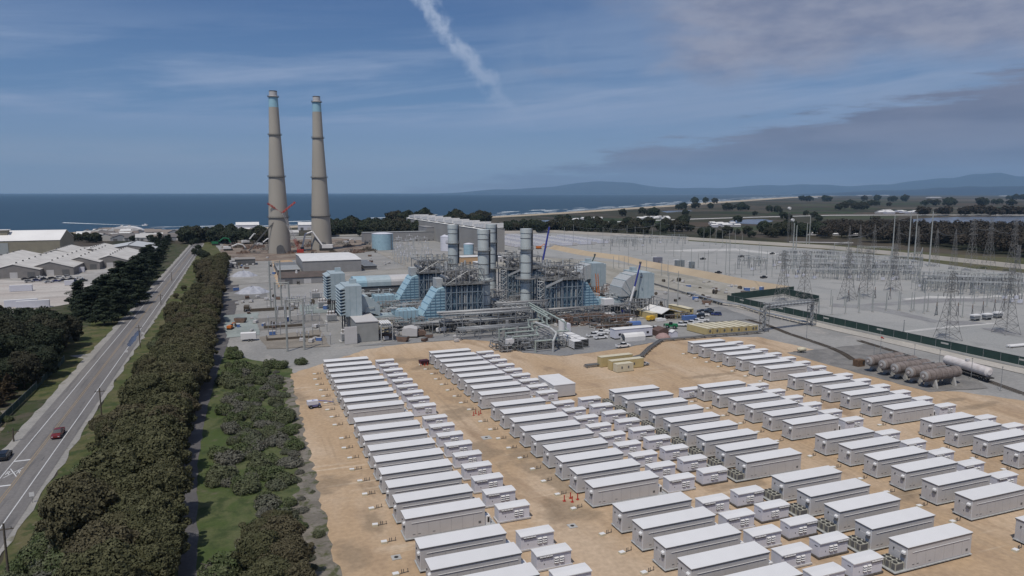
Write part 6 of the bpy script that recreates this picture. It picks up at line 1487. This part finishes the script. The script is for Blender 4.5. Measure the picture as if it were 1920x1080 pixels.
for i, (px, py, w, rz) in enumerate(((8,578,14,.12),(30,580,14,.08),(122,512,12,0),(18,548,11,.05),(62,516,10,0))):
    cont(f'white box trailer in the left depot lot, {nth(i)} placed', *G(px,py), w, rz, m=MWALL2, mr_=MROOF, h=3.6, win=False, group='white trailers in the left depot')
cont('small cream container standing alone in the car park', *G(121,536), 5, .1, m=MWALL2, mr_=MROOF, h=3, win=False)
for i in range(18):
    px = 40+ (i*7.3) % 122; py = 520+ (i*5) % 12; veh(('suv','sedan')[i % 2], (0,1,4,1,3)[i % 5], px, py, .3+(i%3)*.1, 'small car parked in front of the gabled depot sheds', .2, None, 'cars in the depot car park')
# harbour town
HC_ = [mat('house_%d' % i, c) for i, c in enumerate(((.42,.41,.39),(.27,.24,.21),(.20,.17,.155),(.50,.48,.45),(.28,.29,.31)))]; HR_ = [mat('roof_%d' % i, c, rough=.8) for i, c in enumerate(((.45,.44,.43),(.17,.14,.125),(.14,.13,.13),(.60,.59,.58),(.22,.19,.17)))]
for i in range(70):
    px = rr.uniform(138,345); py = rr.uniform(439,453); x, y = G(px, py); w = rr.uniform(9,22)
    gable('harbour_house', 'small building in the harbour town beyond the depot', 'house', x, y, w, rr.uniform(9,16), rr.uniform(3.5,6), rr.uniform(6,9), HC_[i%5], HR_[(i*3)%5], 0, 'x' if i % 3 else 'y', 2, 0, 'small buildings of the harbour town')
for i in range(22):
    px = rr.choice((rr.uniform(355,480), rr.uniform(430,620))); py = rr.uniform(436,446); x, y = G(px, py)
    gable('harbour_house', 'small building beyond the demolition yard', 'house', x, y, rr.uniform(10,22), 12, 4, 7, HC_[i%5], HR_[(i*3)%5], 0, 'x', 2, 0, 'small buildings beyond the demolition yard')
r = T('domed_hall', 'white dome-roofed hall by the beach', 'hall', (*G(200,441), .1)); B().prism([(0,0)]+[(22-22*cos(a), 3+8*sin(a)) for a in [pi*k/10 for k in range(11)]]+[(44,0)], 0, 26).mk('roof', MROOF, r); B().box(6,38,-.5,-.01,0,3).mk('front', MWALL2, r); B().box(16,19,10,13,10.6,12.6).mk('roof_vent', MWALL, r); B().box(25,28,10,13,10.6,12.6).mk('roof_vent', MWALL, r)
gable('marine_lab', 'long white roofed building above the trees left of the chimneys', 'building', *G(443,434), 32, 16, 9, 13, MWALL2, MROOF, 0, 'x', 3)
gable('marine_lab', 'white roofed building between the two chimneys', 'building', *G(560,432), 20, 14, 8, 12, MWALL2, MROOF, 0, 'x', 2)
r = T('motor_boat', 'small white motor boat at the right end of its wake', 'boat', (*G(272,423,-2), -2.1), -.25); B().prism([(-5,0),(-5.2,1.6),(5.5,2.0),(3.6,0)], -1.6, 1.6).mk('hull', MW, r); B().prism([(-1,1.6),(-.6,3.4),(1.4,3.4),(2.4,1.8)], -1.2, 1.2).mk('cabin', MWALL2, r)
w0 = Vector((*G(270,423.3,-2),0)); w1 = Vector((*G(118,417.5,-2),0)); bw = B(); 
for k in range(16):
    f = k/15; p = w0.lerp(w1, f); wdt = 1.5+f*7; bw.v += [(p.x, p.y-wdt*1.5, -1.93), (p.x, p.y+wdt*1.5, -1.93)]
    if k: bw.f.append((2*k-2, 2*k, 2*k+1, 2*k-1))
tag(bw.mk('boat_wake', foam), kind='structure')
# ---------------- demolition yard ----------------
def digger(label, px, py, rz, m, sc=1.0, arm=1):
    x, y = G(px, py); r = T('excavator', label, 'excavator', (x, y, .2), rz); r.scale = (sc,)*3
    for s in (-1.2,1.2): B().prism([(-2.4,0),(-2.8,.5),(-2.4,1.0),(2.4,1.0),(2.8,.5),(2.4,0)], s-.4, s+.4).mk('track', MDK, r)
    B().box(-2.8,1.6,-1.4,1.4,1.1,2.6).mk('body', m, r); B().box(.3,1.9,-1.35,-.2,1.4,3.3).mk('cab', MGLS, r)
    B().path([(1.4,.3,2),(5.5,.3,6.5*arm),(8.6,.3,5.6*arm),(10,.3,1.5)], .42, 5).mk('arm', m, r); B().cb(10,.3,.3,1.4,1.5,1.3).mk('bucket', MDG, r); return r
digger('white excavator with raised arm left of the left chimney', 462, 458, .4, MW, 1.7); digger('white excavator lying low in the demolition yard', 428, 470, 0, MW, 1.6, .6); digger('white excavator beside the base of the left chimney', 487, 463, .2, MW, 1.6, .8)
digger('large white excavator arm reaching over behind the warehouse', 612, 470, 2.9, MW, 2.3, 1.25); digger('green excavator at the far left of the demolition yard', 405, 460, 0, MGRN, 1.5, .8); digger('red tracked machine parked alone on the grey yard', 432, 618, 1.2, MORG, .62, .5); digger('white excavator right of the right chimney', 650, 457, .5, MW, 1.2, .6)
x, y = G(563,474); r = T('lattice_crane', 'red and white lattice crane leaning beside the left chimney', 'crane', (x, y, .2)); 
def lat(b, a, c, w, n):
    a = Vector(a); c = Vector(c); d = (c-a).normalized(); u = d.orthogonal().normalized(); v = d.cross(u); cs = [u*w+v*w, u*w-v*w, -u*w-v*w, -u*w+v*w]
    for q in cs: b.tube(a+q, c+q, .16, n=4)
    for k in range(n):
        p, q = a.lerp(c, k/n), a.lerp(c, (k+1)/n)
        for i in range(4): b.tube(p+cs[i], q+cs[(i+1)%4], .10, n=3)
for k, (f0, f1, m) in enumerate(((0,.33,MRED),(.33,.66,MW),(.66,1,MW))):
    a = Vector((0,0,1.5)).lerp(Vector((-15,-4,38)), f0); c = Vector((0,0,1.5)).lerp(Vector((-15,-4,38)), f1); b = B(); lat(b, a, c, .9, 6); b.mk('boom_section', m, r)
b = B(); lat(b, (-15,-4,38), (-28,-4,47), .5, 5); lat(b, (-15,-4,38), (-3,-4,48), .5, 5); b.mk('jib', MRED, r); B().cb(0,0,0,6,4,3).mk('base', MRED, r)
b = B(); lat(b, (-15,-4,38), (-46,-2,3), .35, 10); b.mk('back_stay', MDG, r)
for i, (px, py, w) in enumerate(((457,518,9),(474,549,9.5))):
    x, y = G(px, py); q = B(); q.lathe([(w,0),(w*.85,.9),(w*.62,1.9),(w*.4,2.9),(w*.15,3.5),(.05,3.7)], 18); q.v = [(a_*(1+.07*sin(k_*2.3)), b2*(1+.07*cos(k_*1.7)), c_*(1+.12*sin(k_*3.1))) for k_, (a_,b2,c_) in enumerate(q.v)]; o = q.mk('covered_heap', mat('pale_tarp%d' % i,(.40,.41,.45),(.30,.31,.35),.5), None, loc=(x,y,.15)); o.scale = (1,.8,1); tag(o, ['farther pale tarpaulin covered heap on the grey yard','nearer pale tarpaulin covered heap on the grey yard'][i], 'heap')
r = T('white_trailer', 'white box trailer standing alone on the left grey yard', 'trailer', (*G(466,640), .17), -.1); B().prismx([(0,.7),(0,3.0),(1.2,3.3),(2.4,3.0),(2.4,.7)], -2.8, 2.8).mk('body', MW, r); wheels(r,(.2,1.2),1.1,.4,.25); 
r = T('brown_truck', 'brown dump truck near the tree shadows on the grey yard', 'truck', (*G(463,583), .17), 1.5); wheels(r,(-2.5,-1.2,2),1.1,.5,.35); B().prism([(-3.6,1.1),(-3.8,2.6),(1.2,2.7),(1.2,1.1)],-1.2,1.2).mk('body', MWOOD, r); B().prism([(1.5,.8),(1.5,2.6),(2.9,2.5),(3.4,1.6),(3.4,.8)],-1.1,1.1).mk('cab', MDG, r)
for i, (px, py, w, h) in enumerate(((470,585,22,1.4),(495,617,16,1.1),(500,640,20,.9))):
    x, y = G(px, py); r = T('low_wall', f'low brown retaining wall on the left grey yard, {nth(i,"rear") if i == 0 else ["","middle","front"][i]}', 'wall', (x, y, .15)); B().box(0,w,0,.4,0,h).mk('wall', MWOOD, r); B().box(0,.4,.41,7,0,h).mk('return_wall', MWOOD, r)
for i in range(26):
    px, py = rr.uniform(498,612), rr.uniform(560,650); x, y = G(px, py)
    r = T('substation_gear', 'small grey bus support in the yard left of the power block', 'switchgear', (x, y, .15), 0, 'small bus supports left of the power block'); h = rr.uniform(2,4.5); q = B(); q.tube((0,0,0),(0,0,h),.12,n=5); q.tube((3,0,0),(3,0,h),.12,n=5); q.tube((-.5,0,h),(3.5,0,h),.12,n=5); q.mk('frame', MG, r); B().tube((0,0,h),(0,0,h+1.2),.17,.1,n=6).mk('insulator', MWALL2, r); B().tube((3,0,h),(3,0,h+1.2),.17,.1,n=6).mk('insulator', MWALL2, r)
for i in range(34):
    px, py = rr.uniform(735,800), rr.uniform(455,500); x, y = G(px, py)
    r = T('substation_gear', 'grey bus support between the blue tank and rear boilers', 'switchgear', (x, y, .15), 0, 'bus supports by the blue tank'); h = rr.uniform(5,10); q = B(); q.tube((0,0,0),(0,0,h),.25,n=5); q.tube((6,0,0),(6,0,h),.25,n=5); q.tube((-.5,0,h),(6.5,0,h),.25,n=5); q.mk('frame', MGL, r); B().tube((3,0,h),(3,0,h+2.2),.35,.2,n=6).mk('insulator', MWALL2, r)
# wooden power poles on the road side, signs
for i, (px, py, yt) in enumerate(((18,1100,975),(191,786,726),(263,652,609),(302,572,551),(26,829,802),(322,527,509))):
    x, y = G(px, py); h = ZT(yt, py); r = T('power_pole', f'wooden power pole beside the road, {nth(i)} placed', 'power pole', (x, y, .1)); B().tube((0,0,0),(0,0,h),.19,.13,n=8).mk('shaft', MWOOD, r); B().cb(0,0,h-1,2.4,.14,.14).mk('crossarm', MWOOD, r); B().tube((.9,0,h-.86),(.9,0,h-.6),.07,n=6).mk('insulator', MDG, r); B().tube((-.9,0,h-.86),(-.9,0,h-.6),.07,n=6).mk('insulator', MDG, r)
for i, (px, py) in enumerate(((268,633),(238,668),(61,944))):
    x, y = G(px, py); r = T('road_sign', ['farthest','middle','nearest'][i]+' small white sign on the right verge of the road', 'sign', (x, y, .1)); B().tube((0,0,0),(0,0,1.9),.05,n=5).mk('post', MG, r); B().box(-.4,.4,-.06,-.03,1.3,2.1).mk('panel', MW, r)
# chain of the dark screen fence before the left grove
r = T('mesh_fence', 'dark mesh fence between left grove and road verge', 'fence', (-57.5, 196, .1), pi/2); B().box(0,78,-.03,.03,.1,2.0).mk('mesh', MFEN, r); q = B()
for k in range(14): q.tube((k*6,0,0),(k*6,0,2.2),.06,n=5)
q.tube((0,0,2.05),(78,0,2.05),.03,n=4); q.mk('post', MG, r)
# fields, slough, farm roads and farm buildings beyond the switchyard
GWAT = ground_mat('slough_water', [(.10,.12,.16),(.13,.15,.19)], [(.01,.4,.6)], rough=.25); 
sheet('slough', GR((1690,413),(1730,409),(1800,406.5),(1919,406),(1990,408),(1990,428),(1919,424),(1860,420),(1790,417),(1760,424.5),(1725,424),(1700,417)), .06, GWAT, 60, 4)
sheet('pond', GR((1368,414),(1400,411.5),(1430,411),(1450,414),(1430,421),(1380,419)), .06, GWAT, 40, 3)
sheet('pond', GR((920,420),(980,414),(1060,412),(1050,418),(960,424)), .06, GWAT, 40, 3)
sheet('pond', GR((1240,396),(1290,394),(1300,396),(1250,399)), .06, GWAT, 60, 5)
FC = [(.042,.056,.028),(.085,.066,.050),(.052,.062,.034),(.11,.095,.075),(.034,.044,.024),(.066,.074,.042)]
fm_ = [ground_mat('crop_field', [c, tuple(v*.8 for v in c)], [(.01,.4,.6)], stretch=(1,.2,1), fine=.06) for c in FC]
for i, (x0, x1, y0, y1) in enumerate(((1440,1600,401,397),(1610,1720,402,398),(1500,1640,393,390),(1660,1800,392,389),(1820,1990,391,388),(1480,1600,386,383.5),(1640,1760,384,381.5),(1790,1990,384,381),(1560,1700,378,376),(1740,1990,377,374),(1330,1420,400,397),(1540,1680,410,405),(1100,1240,419,410),(1250,1350,425,417),(1360,1500,432,424),(1700,1850,371.5,370),(1600,1690,372.5,371))):
    sheet('field', GR((x0,y0),(x1,y0-.3),(x1+8,y1-.3),(x0+12,y1)), .05+.002*i, fm_[i%6], 60, 4)
sheet('farm_road', GR((1100,417),(1270,411),(1400,407),(1560,403),(1700,402.5),(1990,403),(1990,404),(1700,403.6),(1560,404.2),(1400,408.2),(1270,412.4),(1100,418.6)), .11, GLGT)
sheet('farm_road', GR((1480,453),(1600,455),(1600,456),(1480,454.2)), .11, GLGT)
sheet('grass_strip', GR((1290,447),(1500,455),(1640,464),(1760,475),(1930,485),(1930,512),(1760,498),(1640,483),(1500,470),(1400,462),(1290,452)), .045, ground_mat('dry_green_grass', [(.075,.080,.036),(.105,.095,.058),(.06,.068,.03)], [(.01,.4,.6),(.03,.5,.65)], stretch=(.4,1.4,1), fine=.3), 20, 1)
nb_ = 0
for (x0, x1, y0, y1, n, w, hh, lb, gp) in ((1060,1125,410,415,26,9,3.5,'white parked boat or trailer in the far lot beyond the battery field','white specks of the far boat yard'),(1195,1252,408,413,22,10,4,'white parked boat or trailer in the far lot beyond the battery field','white specks of the far boat yard'),(1330,1400,421,427,10,12,5,'pale farm shed near the pond','pale sheds near the pond'),(1620,1725,397,401,14,26,6,'pale farm building among the far fields','pale farm buildings'),(1480,1560,440,445,8,8,4,'white hut at the edge of the dark trees','white huts by the dark trees'),(1560,1600,441,443,3,10,3,'white van on the farm track','white vans on the track')):
    for k in range(n):
        x, y = G(rr.uniform(x0,x1), rr.uniform(y0,y1)); gable('far_building' if hh > 3.6 else 'boat_trailer', lb, 'building' if hh > 3.6 else 'trailer', x, y, w*rr.uniform(.7,1.4), w*.5, hh*.7, hh, MWALL2 if k % 3 else MWALL, MROOF, 0, 'x', 0, 0, gp)
for i, (px, py, w) in enumerate(((1610,366.8,330),(1655,366.6,180),(1745,371,160),(1880,368,260),(1905,368.5,140),(1520,371,100))):
    x, y = G(px, py); gable('greenhouse', f'white greenhouse range on the far plain, {nth(i)} placed', 'greenhouse', x, y, w, 60, 6, 9, MW, MROOF, 0, 'x')
for i, (px, py, yt) in enumerate(((1477,455,388),(1484,457,410))):
    x, y = G(px, py); h = ZT(yt, py); r = T('radio_mast', ['lattice radio mast with a white drum antenna on top','shorter lattice radio mast with a white drum'][i], 'radio mast', (x, y, .1)); b = B(); lat(b, (0,0,0), (0,0,h), .8, 22); b.mk('frame', MG2, r); B().tube((0,-1.2,h-1.5),(0,1.2,h-1.5),1.6,n=12).mk('drum_antenna', MW, r)

# more far clumps and hedges, each small in the picture
for (x0, x1, y0, y1, n, sc) in ((1150,1240,402,407,6,1.6),(1270,1340,390,394,6,1.9),(1500,1560,376,379,6,3.0),(1600,1700,376,379,8,3.0),(1720,1800,384,387,7,2.6),(1830,1920,383,386,8,2.6),(1560,1620,392,395,6,2.0),(1880,1920,374,376,5,3.4),(1300,1345,380,383,4,2.4)):
    clump(x0, x1, y0, y1, n, sc, 'small dark clump of trees on the far plain', 'small clumps on the far plain')
for (x0, y0, x1, y1, w) in ((1200,400,1420,391,9),(1400,398,1640,389,10),(1560,386,1760,378,14),(1700,395,1919,390,12),(1300,407,1460,401,8),(1640,373,1900,369,22),(1420,385,1540,379,14)):
    a = Vector((*G(x0,y0),0)); c = Vector((*G(x1,y1),0)); d = (c-a).normalized(); n_q = Vector((-d.y,d.x,0))*w
    sheet('field_strip', [((a-n_q).x,(a-n_q).y),((c-n_q*1.4).x,(c-n_q*1.4).y),((c+n_q*1.4).x,(c+n_q*1.4).y),((a+n_q).x,(a+n_q).y)], .075, fm_[(x0//7)%6], 50, 4)
# tubular bus bars over the switchgear rows
for i, (x0, y0, x1, y1, z) in enumerate(((1468,487,1600,489,8),(1465,495,1720,500,8),(1468,504,1720,509,8),(1470,513,1722,518,8),(1475,523,1715,527,7),(1730,533,1915,538,8),(1728,541,1915,546,8),(1735,550,1915,556,7.5),(1150,453,1290,456,7),(1160,458,1280,461,7),(1395,499,1450,501,7.5),(1520,508,1690,512,9.5),(1750,546,1900,551,9.5))):
    a = Vector((*G(x0,y0),z)); c = Vector((*G(x1,y1),z)); r = T('bus_bar', f'long thin tubular bus bars over the switchgear, {nth(i)} run from the left rear', 'bus bar'); d = (c-a).normalized(); n_q = Vector((-d.y,d.x,0))
    for s_ in (-3.2,0,3.2): B().tube(a+n_q*s_, c+n_q*s_, .11, n=5).mk('tube', MGL, r)
    k = max(2,int((c-a).length/14))
    for j in range(k+1):
        p = a.lerp(c, j/k); q = B(); q.tube(p-n_q*3.4-Vector((0,0,.3)), p+n_q*3.4-Vector((0,0,.3)), .12, n=4); q.tube((p.x,p.y,.1),(p.x,p.y,z-.3),.14,n=5); q.mk('support', MMST, r)
# odds and ends on the yards
def pallet():
    r = T('pallet_stack', 'x', 'pallets'); B().cb(0,0,.15,1.6,1.2,.9).mk('load', MWALL, r); q = B(); q.cb(0,0,0,1.7,1.3,.13); q.mk('pallet', MWOOD, r); return r
def cone_():
    r = T('waste_skip', 'x', 'skip'); B().prism([(-1.8,.9),(-1.3,0),(1.3,0),(1.8,.9),(1.8,1.5),(-1.8,1.5)],-.9,.9).mk('bin', MRUS, r); B().box(-1.6,1.6,-.8,.8,1.3,1.56).mk('rubbish', MDG, r); return r
def crate_():
    r = T('tool_crate', 'x', 'crate'); B().cb(0,0,0,2.4,1.3,1.4).mk('body', MBLU2, r); B().cb(0,0,1.4,2.5,1.4,.1).mk('lid', MWALL, r); return r
def spool():
    r = T('cable_drum', 'x', 'cable drum'); B().tube((0,-.6,1),(0,.6,1),.6,n=12).mk('cable', MDK, r)
    for s_ in (-.65,.65): B().tube((0,s_-.04,1),(0,s_+.04,1),1.0,n=16).mk('flange', MWOOD, r)
    return r
OD = [(Proto(pallet()),'wrapped pallet left lying on the grey yards'),(Proto(cone_()),'rusty waste skip on the grey yards'),(Proto(crate_()),'blue tool crate on the grey yards'),(Proto(spool()),'wooden cable drum on the grey yards')]
for (x0,x1,y0,y1,n) in ((425,620,505,655,44),(660,860,632,642,16),(1040,1180,598,615,22),(1200,1345,528,560,20),(1330,1440,536,556,22),(690,760,470,500,14),(1230,1330,560,580,14),(430,520,478,505,16)):
    for _ in range(n):
        k = rr.choice((0,0,1,2,3,0)); x, y = G(rr.uniform(x0,x1), rr.uniform(y0,y1)); OD[k][0].put((x,y,.18), rr.uniform(0,3.1), OD[k][1], OD[k][1].replace(' left lying','').replace('on the','scattered on the'), rr.uniform(.7,1.35))
def rubble(seed):
    r2 = random.Random(seed); b = B()
    for _ in range(70):
        a = r2.uniform(0,6.28); q = r2.uniform(0,1)**.6*5; s = r2.uniform(.3,1.2); b.tube((cos(a)*q, sin(a)*q, 0),(cos(a)*q+r2.uniform(-1.5,1.5), sin(a)*q+r2.uniform(-1.5,1.5), max(.2,(5-q)*.5)+s*.4), s*.4, s*.2, n=4)
    return b.mesh('rubble_heap', (MRUS, MWOOD, mat('broken_concrete',(.24,.22,.20)))[seed % 3])
rm = [rubble(k) for k in range(3)]
for i in range(38):
    x, y = G(rr.uniform(415,690), rr.uniform(452,478) if i < 26 else rr.uniform(455,466)); o = bpy.data.objects.new('rubble_heap', rm[i%3]); C.objects.link(o); o.location = (x,y,.2); o.rotation_euler = (0,0,rr.uniform(0,6)); o.scale = (rr.uniform(.7,1.8),)*3
    tag(o, 'heap of broken steel and concrete in the demolition yard round the chimneys', 'rubble heap', 'rubble heaps of the demolition yard')
